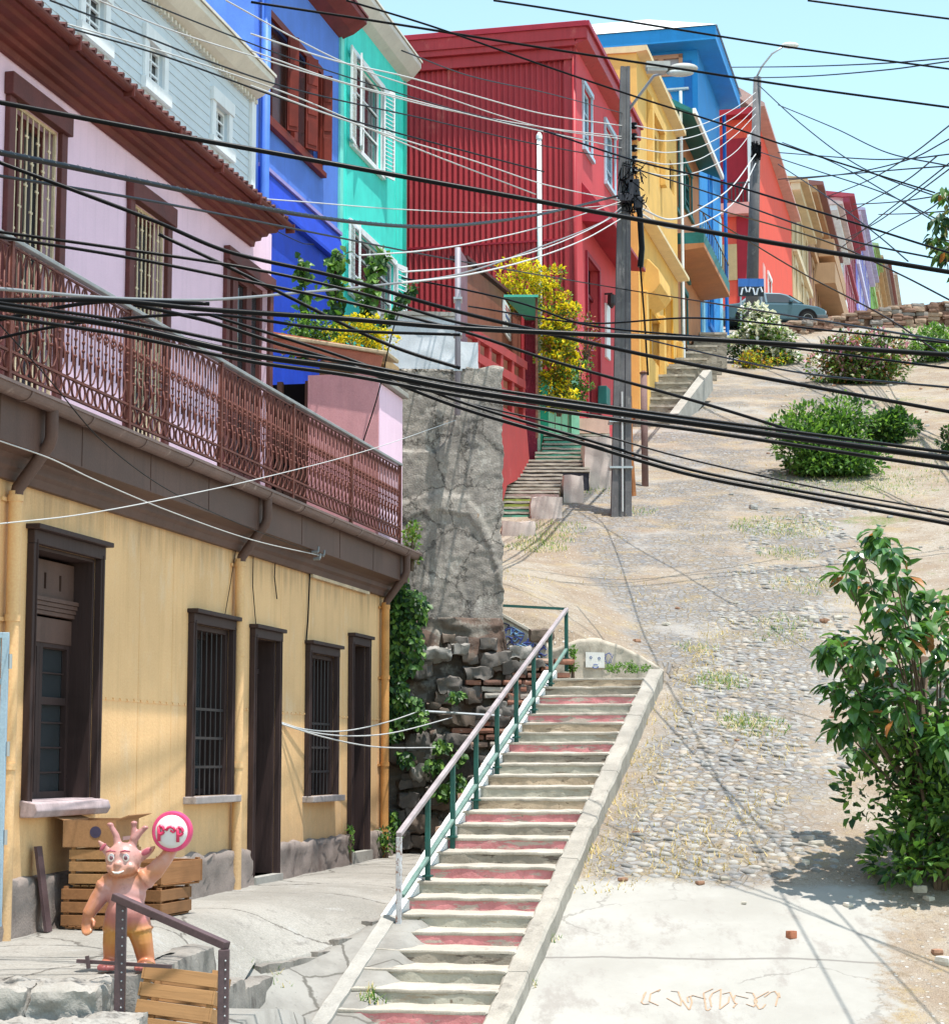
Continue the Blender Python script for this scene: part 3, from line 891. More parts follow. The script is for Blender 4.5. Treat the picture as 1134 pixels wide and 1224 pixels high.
def make_house_a():
    R = AF
    root = thing('terraced_house', 'ochre yellow house with dark barred windows and a pink upper floor behind an iron balcony', 'house', R.o, R.rz)
    zb = -1.45; zt = R.px(463, 712)[1]
    x0 = -17.0; x1 = R.px(462, 900)[0]
    def rc(u0, v0, u1, v1): return R.rect(u0, v0, u1, v1)
    W1 = rc(38, 650, 107, 958); W2 = rc(228, 745, 270, 950); D1 = rc(301, 762, 326, 1044)
    W3 = rc(367, 780, 397, 950); D2 = rc(418, 770, 435, 1016)
    holes = [W1, W2, D1, W3, D2]
    mb = MB(); wall(mb, x0, x1, zb, zt+.1, holes, 0, .30, 0, 1)
    mb.add([(x1,0,zb),(x1,6,zb),(x1,6,zt+.6),(x1,0,zt+.1)], [(0,1,2,3)])
    mb.add([(x0,0,zb),(x0,0,zt),(x0,6,zt),(x0,6,zb)], [(0,1,2,3)])
    mb.build('lower_wall', [M['yellow'], M['brownwood']], root)
    # plain back of the rooms so that nothing shows through
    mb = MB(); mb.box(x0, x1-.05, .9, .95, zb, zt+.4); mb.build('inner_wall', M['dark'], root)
    # seams of the sheet cladding with nails
    mb = MB(); zs1 = R.px(165, 838)[1]
    for a, b in ((x0, W1[0]-.12), (W1[1]+.12, W2[0]-.1), (W2[1]+.1, D1[0]-.1), (D1[1]+.1, W3[0]-.1), (W3[1]+.1, D2[0]-.08), (D2[1]+.08, x1)):
        mb.box(a, b, -.006, .0, zs1-.012, zs1+.004)
        q = a
        while q < b: mb.box(q, q+.02, -.016, 0, zs1-.008, zs1+.01); q += .16
    q = x0
    while q < x1:
        for h in holes:
            if h[0]-.15 < q < h[1]+.15: break
        else: mb.box(q, q+.006, -.0025, 0, zb+.5, zt)
        q += .83
    mb.build('sheet_seam', M['yellow'], root)
    # plinth of old concrete
    zpl = R.px(60, 1046)[1]
    mb = MB(); segs = [(x0, D1[0]-.06), (D1[1]+.06, D2[0]-.05), (D2[1]+.05, x1+.06)]
    for a, b in segs:
        n = max(2, int((b-a)/.08)); vs = []; fs = []; nz = 9
        for j in range(nz+1):
            for i in range(n+1):
                x = a+(b-a)*i/n; z = zb+(zpl-zb)*j/nz
                y = -.05-.03*mnoise.noise((x*5, z*5, 3))-.03*mnoise.noise((x*14, z*14, 3))-(.035*(1-j/nz))
                if j == nz: z += .05*mnoise.noise((x*3.1, 2, 4)); 
                vs.append((x, y, z))
        for i in range(n+1):
            p = vs[nz*(n+1)+i]; vs.append((p[0], .0, p[2]+.015))
        for j in range(nz+1):
            for i in range(n):
                q = j*(n+1)+i; fs.append((q, q+1, q+n+2, q+n+1))
        mb.add(vs, fs)
        for (xe) in (a, b): mb.add([(xe,-.06,zb),(xe,.0,zb),(xe,.0,zpl),(xe,-.05,zpl)], [(0,1,2,3)])
    mb.build('plinth', paint('stained plinth concrete', (.25,.205,.185), .2, .92, 1.5, stain=(.13,.10,.09), stain_lo=.52, bump=.9), root, smooth=True)
    # --- tall left window
    BW = M['brownwood']
    def casing(mb, h, w, cap=.06, y0=-.06, y1=.0, bottom=False, m=0):
        mb.box(h[0]-w, h[0], y0, y1, h[2]-.02, h[3], m); mb.box(h[1], h[1]+w, y0, y1, h[2]-.02, h[3], m)
        mb.box(h[0]-w, h[1]+w, y0-.004, y1, h[3], h[3]+w*1.25, m)
        mb.box(h[0]-w-cap*.6, h[1]+w+cap*.6, y0-cap, y1, h[3]+w*1.25, h[3]+w*1.25+.04, m)
        mb.box(h[0]-w*.45, h[0]-w*.3, y0-.012, y1, h[2], h[3]+w*.4, m); mb.box(h[1]+w*.3, h[1]+w*.45, y0-.012, y1, h[2], h[3]+w*.4, m)
    h = W1; mb = MB(); casing(mb, h, .085)
    mb.box(h[0], h[0]+.03, .0, .28, h[2], h[3]); mb.box(h[1]-.03, h[1], .0, .28, h[2], h[3]); mb.box(h[0]+.03, h[1]-.03, 0, .28, h[3]-.03, h[3])
    w = mb.build('window', BW, root, bevel=.006); w['label'] = 'tall casement window with slotted transom'
    za = R.px(70, 725)[1]
    mb = MB(); H = h[3]-h[2]
    zc = h[3]-.17*H*.62
    # transom: slotted board, moulded rail and apron
    t0, t1 = h[3]-.06, h[3]-.36
    mb.box(h[0]+.03, h[1]-.03, .17, .20, t0-.10, t0)
    for k in range(4):
        xa = h[0]+.03+(h[1]-h[0]-.06)*k/4
        mb.box(xa+.045, xa+(h[1]-h[0]-.06)/4-.0, .17, .20, t1+.07, t0-.10)
    mb.box(h[0]+.03, h[1]-.03, .17, .20, t1, t1+.07)
    for k in range(4): mb.box(h[0]+.03, h[1]-.03, .12+.012*k, .22, t1-.035*(k+1), t1-.035*k-.004)
    mb.box(h[0]+.03, h[1]-.03, .18, .22, t1-.36, t1-.16)
    mb.build('transom', M['eave'], w)
    mb = MB(); zc = t1-.34; xm = (h[0]+h[1])/2
    for (a, b) in ((h[0]+.03, xm), (xm, h[1]-.03)):
        frame_boxes(mb, a+.002, b-.002, h[2]+.03, zc, .055, .19, .235)
        mb.box(a+.055, b-.055, .195, .23, h[2]+.78, h[2]+.84)
        for q in range(1, 8): mb.box(a+.055, b-.055, .215, .225, h[2]+.03+q*.2, h[2]+.042+q*.2)
    mb.build('casement', BW, w)
    mb = MB(); mb.box(h[0]+.05, h[1]-.05, .238, .243, h[2]+.05, zc); mb.build('pane', M['glass'], w)
    mb = MB(); prof = [(-.0,h[2]-.10),(-.12,h[2]-.10),(-.15,h[2]-.05),(-.13,h[2]+.01),(-.02,h[2]+.03),(.2,h[2]+.03),(.2,h[2]-.02),(0,h[2]-.02)]
    mb.extr(prof, h[0]-.10, h[1]+.10); mb.build('sill', paint('chipped mauve sill', (.42,.33,.34), .2, .8, 5, stain=(.25,.17,.16), stain_lo=.6), w, bevel=.01)
    # --- barred windows
    for h, u in ((W2, 0), (W3, 1)):
        mb = MB(); casing(mb, h, .075, .05)
        mb.box(h[0], h[0]+.035, .01, .28, h[2], h[3]); mb.box(h[1]-.035, h[1], .01, .28, h[2], h[3]); mb.box(h[0], h[1], .01, .28, h[3]-.05, h[3])
        w = mb.build('window', BW, root, bevel=.006)
        w['label'] = ('barred window between two downpipes' if u == 0 else 'barred window between two doors')
        mb = MB(); nb = 7
        for k in range(nb):
            x = h[0]+.04+(h[1]-h[0]-.08)*(k+.5)/nb
            mb.tube([(x, .035, h[2]), (x, .035, h[3]-.03)], .009, 6)
        for f in (.16, .33, .5): mb.box(h[0], h[1], .028, .042, h[2]+(h[3]-h[2])*f, h[2]+(h[3]-h[2])*f+.025)
        mb.build('bars', M['iron'], w)
        mb = MB(); xm = (h[0]+h[1])/2
        for (a, b) in ((h[0]+.035, xm), (xm, h[1]-.035)): frame_boxes(mb, a+.001, b-.001, h[2]+.01, h[3]-.05, .05, .2, .24)
        mb.build('casement', BW, w)
        mb = MB(); mb.box(h[0]+.05, h[1]-.05, .242, .247, h[2]+.03, h[3]-.06); mb.build('pane', M['glass'], w)
        mb = MB(); mb.box(h[0]-.13, h[1]+.10, -.13, .03, h[2]-.07, h[2]-.002); mb.build('sill', paint('grey window board', (.36,.31,.30), .2, .8, 5), w, bevel=.008)
    # --- doors
    for h, nm in ((D1, 'narrow dark door beside the downpipe'), (D2, 'narrow dark door next to the ivy')):
        mb = MB(); casing(mb, h, .075, .04); mb.box(h[0], h[0]+.03, .0, .28, h[2], h[3]); mb.box(h[1]-.03, h[1], 0, .28, h[2], h[3])
        d = mb.build('door', BW, root, bevel=.005); d['label'] = nm
        mb = MB(); z1 = h[3]-.34
        mb.box(h[0]+.03, h[1]-.03, .2, .24, h[2], z1)
        for k in range(3):
            za_, zb_ = h[2]+.12+k*(z1-h[2]-.1)/3, h[2]+(k+1)*(z1-h[2]-.1)/3
            mb.box(h[0]+.09, h[1]-.09, .188, .2, za_, zb_)
        mb.box(h[0]+.03, h[1]-.03, .17, .24, z1, z1+.05)
        mb.build('door_leaf', wood('dark door planks', (.06,.038,.04), 'z', .6), d)
        mb = MB(); mb.box(h[0]+.03, h[1]-.03, .21, .215, z1+.05, h[3]); mb.build('pane', M['glass'], d)
        mb = MB(); mb.box(h[0]-.05, h[1]+.05, -.10, .25, h[2]-.16, h[2]); mb.build('threshold', M['concrete'], d)
    # --- eave: moulding, fascia, gutter
    xe = x1+.02
    mb = MB()
    mb.extr([(.05,zt-.04),(-.05,zt-.04),(-.07,zt+.02),(-.10,zt+.05),(-.10,zt+.10),(-.14,zt+.13),(-.27,zt+.16),(-.27,zt+.50),(-.05,zt+.52),(.05,zt+.3)], x0, xe)
    for k in range(12): mb.box(x0+1.5*k+.3, x0+1.5*k+.31, -.276, -.27, zt+.17, zt+.49)
    mb.build('eave_board', M['eave'], root, bevel=.006)
    mb = MB(); n = 9; gy, gzz, gr = -.345, zt+.545, .078
    prof = [(gy+gr*math.cos(math.pi+math.pi*k/n), gzz+gr*math.sin(math.pi+math.pi*k/n)) for k in range(n+1)]
    prof += [(gy+(gr-.012)*math.cos(2*math.pi-math.pi*k/n), gzz-.0+(gr-.012)*math.sin(2*math.pi-math.pi*k/n)) for k in range(n+1)]
    mb.extr(prof, x0, xe+.12)
    mb.box(x0, xe+.12, gy-gr-.012, gy-gr+.004, gzz-.012, gzz+.012)
    q = x0+.4
    while q < xe:
        pr = [(gy+(gr+.008)*math.cos(math.pi+math.pi*k/n), gzz+(gr+.008)*math.sin(math.pi+math.pi*k/n)) for k in range(n+1)]
        mb.extr(pr+[(gy+gr-.03, gzz)], q, q+.03); q += 1.15
    mb.build('gutter', paint('brown gutter', (.16,.105,.095), .2, .5, 3, stain=(.38,.30,.27), stain_lo=.60, spec=.4), root)
    # downpipes with their swan necks
    for (u, v, m) in ((9, 900, 0), (283, 900, 0), (459, 900, 1)):
        x = R.px(u, v, -.06)[0]
        mb = MB(); mb.tube([(x, gy, gzz-.06), (x, gy, zt+.28), (x, gy+.02, zt+.22), (x, -.085, zt-.10), (x, -.075, zt-.16)], .05, 10, 0)
        mb.tube([(x, -.07, zt-.12), (x, -.07, zpl-.1), (x, -.07, zb+.05)], .052, 12, 1)
        for zz in (zt-.2, zt-1.1, zt-2.2):
            mb.tube([(x, -.07, zz), (x, -.07, zz+.05)], .06, 12, 1); mb.box(x-.11, x+.11, -.02, -.005, zz, zz+.03, 1)
        mb.build('downpipe', [M['eave'], M['yellow'] if m == 0 else paint('orange downpipe', (.55,.27,.09), .2, .6, 4)], root, autosm=40)
    # terrace slab
    mb = MB(); mb.extr([(-.26,zt+.50),(-.26,zt+.56),(-.22,zt+.62),(1.1,zt+.62),(1.1,zt+.40),(-.05,zt+.40)], x0, x1+.0); mb.build('terrace_slab', paint('dark terrace edge', (.06,.05,.045), .3, .9, 4), root)
    zf = zt+.62
    # --- batten and loose wires under the eave
    a = R.px(372, 686, -.03); b = R.px(440, 706, -.03)
    mb = MB(); mb.box(a[0], b[0], -.05, -.012, b[1]-.05, b[1]+.05); mb.build('batten', paint('pale wood batten', (.60,.47,.33), .2, .7, 4), root)
    mb = MB()
    def wire(pts, r=.006, y=-.02):
        mb.tube([(lambda q: (q[0], y, q[1]))(R.px(u, v, y)) for u, v in pts], r, 5)
    wire([(372,640),(370,690),(368,740),(366,765),(372,780)], .009); wire([(330,650),(328,690),(331,716)]); wire([(303,650),(302,700),(306,750)], .005)
    wire([(330,670),(350,672),(372,678)], .005); wire([(283,650),(275,700),(268,740)], .004)
    mb.build('loose_wire', M['black'], root)
    mb = MB()
    for (u, v) in ((378,660),(385,664),(380,668)):
        q = R.px(u, v, -.32); mb.tube([(q[0], -.27, q[1]), (q[0], -.34, q[1])], .018, 8); mb.tube([(q[0], -.34, q[1]), (q[0]+.02, -.34, q[1]+.06)], .012, 8)
    mb.build('insulator', M['grey_cable'], root)
    # --- balcony railing
    ry = -.24
    z0 = R.px(472, 644, ry)[1]; z1 = R.px(480, 557, ry)[1]
    xr1 = R.px(478, 600, ry)[0]
    mrail = paint('rust red iron railing', (.135,.045,.034), .25, .6, 6, stain=(.30,.14,.10), stain_lo=.58, bump=.3)
    mb = MB()
    mb.box(x0, xr1, ry-.012, ry+.012, z0, z0+.02); mb.box(x0, xr1, ry-.012, ry+.012, z0+.15, z0+.17)
    mb.box(x0, xr1, ry-.01, ry+.01, z1-.05, z1-.035)
    for q in np.arange(xr1-.02, x0, -2.35): mb.box(q-.02, q+.02, ry-.02, ry+.02, zf-.02, z1)
    rail = mb.build('balcony_railing', mrail, root)
    mb = MB(); mb.box(x0, xr1+.03, ry-.03, ry+.03, z1-.012, z1+.022); mb.build('handrail', paint('grey handrail', (.27,.28,.29), .15, .5, 4, bare=(.2,.12,.1), bare_lo=.7), rail, bevel=.006)
    sp = .156; nb = 78
    def baluster_mesh():
        b = MB(); H = z1-z0
        b.tube([(0,0,.17),(0,0,H-.05)], .008, 6)
        for zz in (.36, .43, .50, .60, .64): b.ell((0,0,zz*H), (.016,.016,.016), 8, 5)
        # arch at the top and curved leaf below
        b.tube([(-sp/2,0,H-.24),(-sp/2+.01,0,H-.15),(-sp/4,0,H-.075),(0,0,H-.045),(sp/4,0,H-.075),(sp/2-.01,0,H-.15),(sp/2,0,H-.24)], .008, 5)
        b.tube([(-sp/2,0,H-.24),(-sp/2,0,.42*H),(-sp/2,-.0,.30*H)], .006, 5)
        for s in (-1, 1):
            b.tube([(0,0,.17),(s*sp*.22,-.012,.20),(s*sp*.42,-.02,.27),(s*sp*.48,-.01,.36),(s*sp*.5,0,.42)], .0075, 5)
            b.tube([(0,0,.62*H),(s*sp*.2,0,.66*H),(s*sp*.32,0,.62*H),(s*sp*.2,0,.57*H)], .006, 5)
        # ring in the bottom band
        b.tube([(.056*math.cos(q*.5236), 0, .085+.064*math.sin(q*.5236)) for q in range(13)], .010, 5, cap=False)
        return b
    b0 = baluster_mesh().build('baluster', mrail, rail, smooth=True)
    b0.location = (xr1-.1, ry, z0)
    for i in range(1, nb):
        c = b0.copy(); COL.objects.link(c); c.parent = rail; c.location = (xr1-.1-sp*i, ry, z0)
    # --- pink upper wall, set back behind the terrace
    yp = 1.0
    zc = R.px(317, 303, yp)[1]; xp1 = R.px(324, 330, yp)[0]
    PW = [R.rect(14, 118, 64, 360, yp), R.rect(157, 240, 194, 400, yp)]
    PW = [(h[0], h[1], zf+.35, h[3]) for h in PW]
    PD = R.rect(271, 312, 330, 420, yp); PD = (PD[0], min(PD[1], xp1-.15), zf+.02, PD[3])
    mb = MB(); wall(mb, x0, xp1, zf-.1, zc+.3, PW+[PD], yp, .22)
    mb.add([(xp1,yp,zf-.1),(xp1,5,zf-.1),(xp1,5,zc+1),(xp1,yp,zc+.3)], [(0,1,2,3)])
    mb.build('upper_wall', M['pinkwall'], root)
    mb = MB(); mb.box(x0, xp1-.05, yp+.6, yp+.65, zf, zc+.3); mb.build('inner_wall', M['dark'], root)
    rb = paint('red brown window surround', (.13,.042,.04), .2, .65, 4, streak=.2)
    for k, h in enumerate(PW):
        mb = MB(); w_ = .13
        mb.box(h[0]-w_, h[0], yp-.05, yp, h[2]-.1, h[3]); mb.box(h[1], h[1]+w_, yp-.05, yp, h[2]-.1, h[3])
        mb.box(h[0]-w_-.03, h[1]+w_+.03, yp-.09, yp, h[3], h[3]+.2); mb.box(h[0]-w_, h[1]+w_, yp-.05, yp, h[2]-.2, h[2]-.0)
        w = mb.build('window', rb, root, bevel=.008); w['label'] = 'upper window behind a cream iron grille'
        mb = MB(); nbars = 9
        for q in range(nbars):
            x = h[0]+.02+(h[1]-h[0]-.04)*q/(nbars-1); mb.tube([(x, yp+.02, h[2]), (x, yp+.02, h[3]-.02)], .010, 6)
            for zz in range(1, 6):
                mb.box(x-.03, x+.03, yp+.015, yp+.028, h[2]+(h[3]-h[2])*(zz+.5*(q % 2))/6-.01, h[2]+(h[3]-h[2])*(zz+.5*(q % 2))/6+.01)
        frame_boxes(mb, h[0], h[1], h[2], h[3], .03, yp+.01, yp+.035)
        mb.build('grille', M['cream'], w)
        mb = MB(); xm = (h[0]+h[1])/2
        for (a, b) in ((h[0], xm), (xm, h[1])): frame_boxes(mb, a+.001, b-.001, h[2], h[3], .06, yp+.13, yp+.17)
        mb.build('casement', rb, w)
        mb = MB(); mb.box(h[0]+.02, h[1]-.02, yp+.172, yp+.178, h[2]+.02, h[3]-.02); mb.build('pane', M['glass'], w)
    h = PD; mb = MB(); w_ = .12
    mb.box(h[0]-w_, h[0], yp-.05, yp, h[2], h[3]); mb.box(h[1], h[1]+w_, yp-.05, yp, h[2], h[3]); mb.box(h[0]-w_, h[1]+w_, yp-.08, yp, h[3], h[3]+.16)
    d = mb.build('door', rb, root, bevel=.006); d['label'] = 'balcony door with glazed shutters'
    mb = MB(); n = 3
    for k in range(n):
        a = h[0]+(h[1]-h[0])*k/n; b = h[0]+(h[1]-h[0])*(k+1)/n
        frame_boxes(mb, a+.002, b-.002, h[2], h[3], .09, yp+.06, yp+.11); mb.box(a+.09, b-.09, yp+.07, yp+.10, h[2]+.1, h[2]+.7)
    mb.build('door_leaf', rb, d)
    mb = MB(); mb.box(h[0]+.03, h[1]-.03, yp+.112, yp+.117, h[2]+.6, h[3]-.04); mb.build('pane', M['glass'], d)
    # --- cornice and roof edge of the pink floor
    xc = R.px(349, 275, .5)[0]
    y0_ = yp
    pr = [(y0_,-.06),(y0_-.05,-.06),(y0_-.06,.0),(y0_-.13,.01),(y0_-.14,.05),(y0_-.21,.055),(y0_-.23,.09),(y0_-.33,.095),(y0_-.35,.13),(y0_-.42,.135),(y0_-.42,.18),(y0_-.3,.18),(y0_,.18)]
    mb = MB(); mb.extr([(y, zc+z) for y, z in pr], x0, xc-.05)
    mb.build('cornice', M['eave_red'], root, bevel=.006)
    mb = MB(); gy2, gz2, gr2 = y0_-.475, zc+.185, .05
    prof = [(gy2+gr2*math.cos(math.pi+math.pi*k/n_), gz2+gr2*math.sin(math.pi+math.pi*k/n_)) for n_ in (8,) for k in range(9)]
    mb.extr(prof+[(gy2+gr2-.01, gz2+.0)], x0, xc+.05)
    q = x0
    while q < xc: mb.box(q, q+.02, gy2-gr2-.01, gy2+gr2, gz2-.09, gz2+.015); q += 1.3
    mb.build('gutter', M['eave_red'], root)
    mb = MB(); mb.extr([(y0_-.38, zc+.19),(y0_-.43,zc+.25),(y0_-.38,zc+.28),(y0_+3.6,zc+.9),(y0_+3.6,zc+.75),(y0_,zc+.19)], x0, xc)
    q = x0
    while q < xc:
        mb.tube([(q, y0_-.46, zc+.275), (q, y0_+3.5, zc+.90)], .028, 6); q += .17
    mb.build('roof', paint('dark red corrugated roof', (.13,.045,.04), .3, .6, 2, stain=(.3,.2,.17), stain_lo=.62), root)
    return root
make_house_a()

# ---------------------------------------------------------------- pink kiosk at the end of the terrace
def make_annex():
    R = AF; zt = R.px(463, 712)[1]+.62
    root = thing('terrace_annex', 'small pink annex with scalloped terracotta edge at the end of the balcony', 'annex', R.o, R.rz)
    xn = R.px(452, 500, -.06)[0]; xf_ = R.px(480, 500, -.06)[0]
    zr = R.px(481, 475, -.06)[1]; ztop = R.px(452, 445, -.06)[1]
    yl = R.pxx(368, 460, xn)[0]
    mb = MB(); mb.box(xn, xf_, -.06, yl, zt-.15, zr-.02)
    mb.box(xn, xn+.5, -.04, yl, zr-.02, ztop)
    o = mb.build('annex_wall', paint('salmon pink plaster', (.70,.34,.36), .1, .85, 2, stain=(.60,.27,.27), stain_lo=.62, bump=.3), root)
    mb = MB(); mb.box(xn+.02, xf_+.005, -.07, -.062, zt-.15, zr-.03); mb.build('street_face', M['pinkwall'], root)
    mb = MB(); mb.box(xn+.03, xf_+.08, -.14, yl, zr-.018, zr+.05); mb.build('coping', M['concrete'], root, bevel=.01)
    # dark recess to the left, under the eave of scalloped tiles
    yl2 = R.pxx(296, 430, xn)[0]
    mb = MB(); mb.box(xn+.55, xn+.6, yl, yl2+.4, zt-.1, ztop); mb.build('recess', M['dark'], root)
    mb = MB()
    for q in (yl+.03, (yl+yl2)/2): mb.box(xn+.2, xn+.27, q, q+.07, zt-.1, ztop-.03)
    mb.box(xn+.3, xn+.34, yl+.1, (yl+yl2)/2, zt, zt+1.0); mb.build('shutter', wood('brown shutter', (.16,.085,.06)), root)
    tm = paint('terracotta tiles', (.50,.17,.11), .15, .8, 4, stain=(.60,.30,.22), stain_lo=.6)
    mb = MB(); ze0 = R.pxx(454, 442, xn)[1]; ze1 = R.pxx(302, 414, xn)[1]
    y0, y1 = -.10, yl2; n = 9
    L = math.hypot(y1-y0, ze1-ze0); d = Vector((0, (y1-y0)/L, (ze1-ze0)/L)); up = Vector((0, -d.z, d.y))
    for k in range(n):
        for (row, off) in ((0, 0), (1, .5)):
            c = Vector((xn-.06-.012*(1-row), y0, ze0)) + d*(L*(k+.5+off*.999)/n) + up*(.05+.07*row)
            if off and k == n-1: continue
            w = L/n*.5; pts = []
            for q in range(9):
                th = math.pi+math.pi*q/8; pts.append(c + d*(w*math.cos(th)) + up*(w*.8*math.sin(th)*1.0-.0))
            pts += [c + d*w + up*.12, c - d*w + up*.12]
            a = [p for p in pts]; b = [p+Vector((.02,0,0)) for p in pts]; kk = len(a)
            mb.add(a+b, [tuple(range(kk)), tuple(range(kk,2*kk))[::-1]]+[(i,(i+1)%kk,kk+(i+1)%kk,kk+i) for i in range(kk)])
    mb.build('scallop_tiles', tm, root)
    mb = MB()
    a = Vector((xn+.2, y0-.06, ze0))+up*.20; b = Vector((xn+.2, y1+.1, ze1))+up*.20
    mb.beam(a, b, .62, .05, 0, up); mb.build('roof_edge', paint('lichen stained tile edge', (.52,.40,.26), .25, .85, 5, stain=(.22,.17,.12), stain_lo=.58), root, bevel=.012)
    mb = MB(); a = Vector((xn+.6, y0, ze0))+up*.02; mb.box(xn+.52, xf_+.0, -.02, yl, zr+.05, zr+.40); mb.build('wood_box', wood('weathered box boards', (.40,.26,.13), 'y'), root)
make_annex()
# ================================================================ upper row: grey, blue, turquoise houses
RB = Fr(P(483, 320, 45.5), (.222, 1))
def pane_window(parent, h, y, mf, name='window', fw=.06, bars=(1, 2), recess=.08, trim=0, trim_m=None, label=None, glassm=None):
    """sash window in a wall hole h=(x0,x1,z0,z1); frame, glazing bars, pane"""
    mb = MB()
    if trim:
        mb.box(h[0]-trim, h[0], y-.045, y, h[2]-trim, h[3]); mb.box(h[1], h[1]+trim, y-.045, y, h[2]-trim, h[3])
        mb.box(h[0]-trim*1.2, h[1]+trim*1.2, y-.07, y, h[3], h[3]+trim*1.3); mb.box(h[0]-trim*1.3, h[1]+trim*1.3, y-.09, y, h[2]-trim*1.1, h[2]-.002)
    frame_boxes(mb, h[0], h[1], h[2], h[3], fw, y+recess*.5, y+recess)
    nx_, nz_ = bars
    for i in range(1, nx_+1):
        x = h[0]+(h[1]-h[0])*i/(nx_+1); mb.box(x-.018, x+.018, y+recess*.55, y+recess*.95, h[2]+fw, h[3]-fw)
    for i in range(1, nz_+1):
        z = h[2]+(h[3]-h[2])*i/(nz_+1); mb.box(h[0]+fw, h[1]-fw, y+recess*.5+.002, y+recess*.9, z-.018, z+.018)
    w = mb.build(name, trim_m or mf, parent, bevel=.004)
    if label: w['label'] = label
    mb = MB(); mb.box(h[0]+.01, h[1]-.01, y+recess+.004, y+recess+.012, h[2]+.01, h[3]-.01); mb.build('pane', glassm or M['glass'], w)
    return w

def eave_slab(parent, x0, x1, yw, zt, over, rise, mat, mat_edge=None, th=.12, name='eave', back=4.0, pitch=.25):
    mb = MB()
    mb.extr([(yw+.02, zt),(yw-over*.5, zt+rise*.35),(yw-over, zt+rise),(yw-over, zt+rise+th),(yw+.02, zt+rise+th+over*pitch)], x0, x1)
    o = mb.build(name, mat, parent, bevel=.004)
    mb = MB()
    mb.extr([(yw-over-.03, zt+rise+th+.002),(yw-over-.03, zt+rise+th+.05),(yw+back, zt+rise+th+.05+(over+back)*pitch),(yw+back, zt+rise+th-.1+(over+back)*pitch)], x0-.02, x1+.02)
    r = mb.build('roof', mat_edge or mat, parent)
    return o, r

def shell(parent, x0, x1, z0, z1, depth, mat, holes=(), y=0, near=True, far=True, hd=.12, name='wall', top=None):
    mb = MB(); wall(mb, x0, x1, z0, z1, holes, y, hd)
    if near: mb.add([(x0,y,z0),(x0,y,z1),(x0,y+depth,z1),(x0,y+depth,z0)], [(0,1,2,3)])
    if far: mb.add([(x1,y,z0),(x1,y+depth,z0),(x1,y+depth,z1),(x1,y,z1)], [(0,1,2,3)])
    mb.add([(x0,y+depth,z0),(x0,y+depth,z1),(x1,y+depth,z1),(x1,y+depth,z0)], [(0,1,2,3)])
    o = mb.build(name, mat, parent)
    if holes:
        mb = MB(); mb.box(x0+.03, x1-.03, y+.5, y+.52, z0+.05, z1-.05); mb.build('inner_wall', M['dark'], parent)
    return o

def make_grey():
    R = RB; root = thing('clapboard_house', 'pale grey clapboard house with small white sash windows above the pink floor', 'house', R.o, R.rz)
    x0 = R.px(40, 0)[0]-4; x1 = R.px(303, 100)[0]; zt = R.px(296, 116)[1]; zb = 4.0
    H = [R.rect(176, 48, 193, 140), R.rect(256, 122, 271, 178)]
    H[0] = (H[0][0], H[0][1], H[1][2], H[1][3]); w3 = R.rect(100, 0, 122, 100)
    H3 = (w3[0], w3[1], H[1][2], H[1][3])
    holes = H+[H3]
    gm = paint('pale blue grey clapboard', (.60,.67,.73), .06, .75, 1.5, streak=.12, bump=.1)
    shell(root, x0, x1, zb, zt+.1, 6, gm, holes)
    mb = MB(); z = zb
    while z < zt:
        for (a, b) in ((x0, H3[0]-.2), (H3[1]+.2, H[0][0]-.22), (H[0][1]+.22, H[1][0]-.22), (H[1][1]+.22, x1)):
            if H[0][2]-.3 < z < H[0][3]+.3: mb.box(a, b, -.012, .0, z, z+.014)
        if not (H[0][2]-.3 < z < H[0][3]+.3): mb.box(x0, x1, -.012, 0, z, z+.014)
        z += .15
    mb.build('clapboard_lip', gm, root)
    wm = paint('white window paint', (.78,.80,.82), .05, .6, 4, bump=.1)
    M['whitepaint'] = wm
    for h in holes: pane_window(root, h, 0, wm, trim=.17, bars=(1, 2), recess=.1)
    mb = MB(); mb.box(x1-.22, x1, -.06, -.002, zb, zt); mb.build('corner_board', wm, root)
    cm = paint('cream eave boards', (.70,.64,.55), .08, .7, 2, streak=.15)
    eave_slab(root, x0, x1-.02, 0, zt, .40, .30, cm, paint('cream roof edge', (.66,.62,.55), .1, .7, 3), back=5, pitch=.3)
    mb = MB()
    for k in range(60): mb.box(x1-.1-k*.16, x1-.04-k*.16, -.10, -.004, zt-.05, zt+.02)
    mb.build('dentil', cm, root)
make_grey()

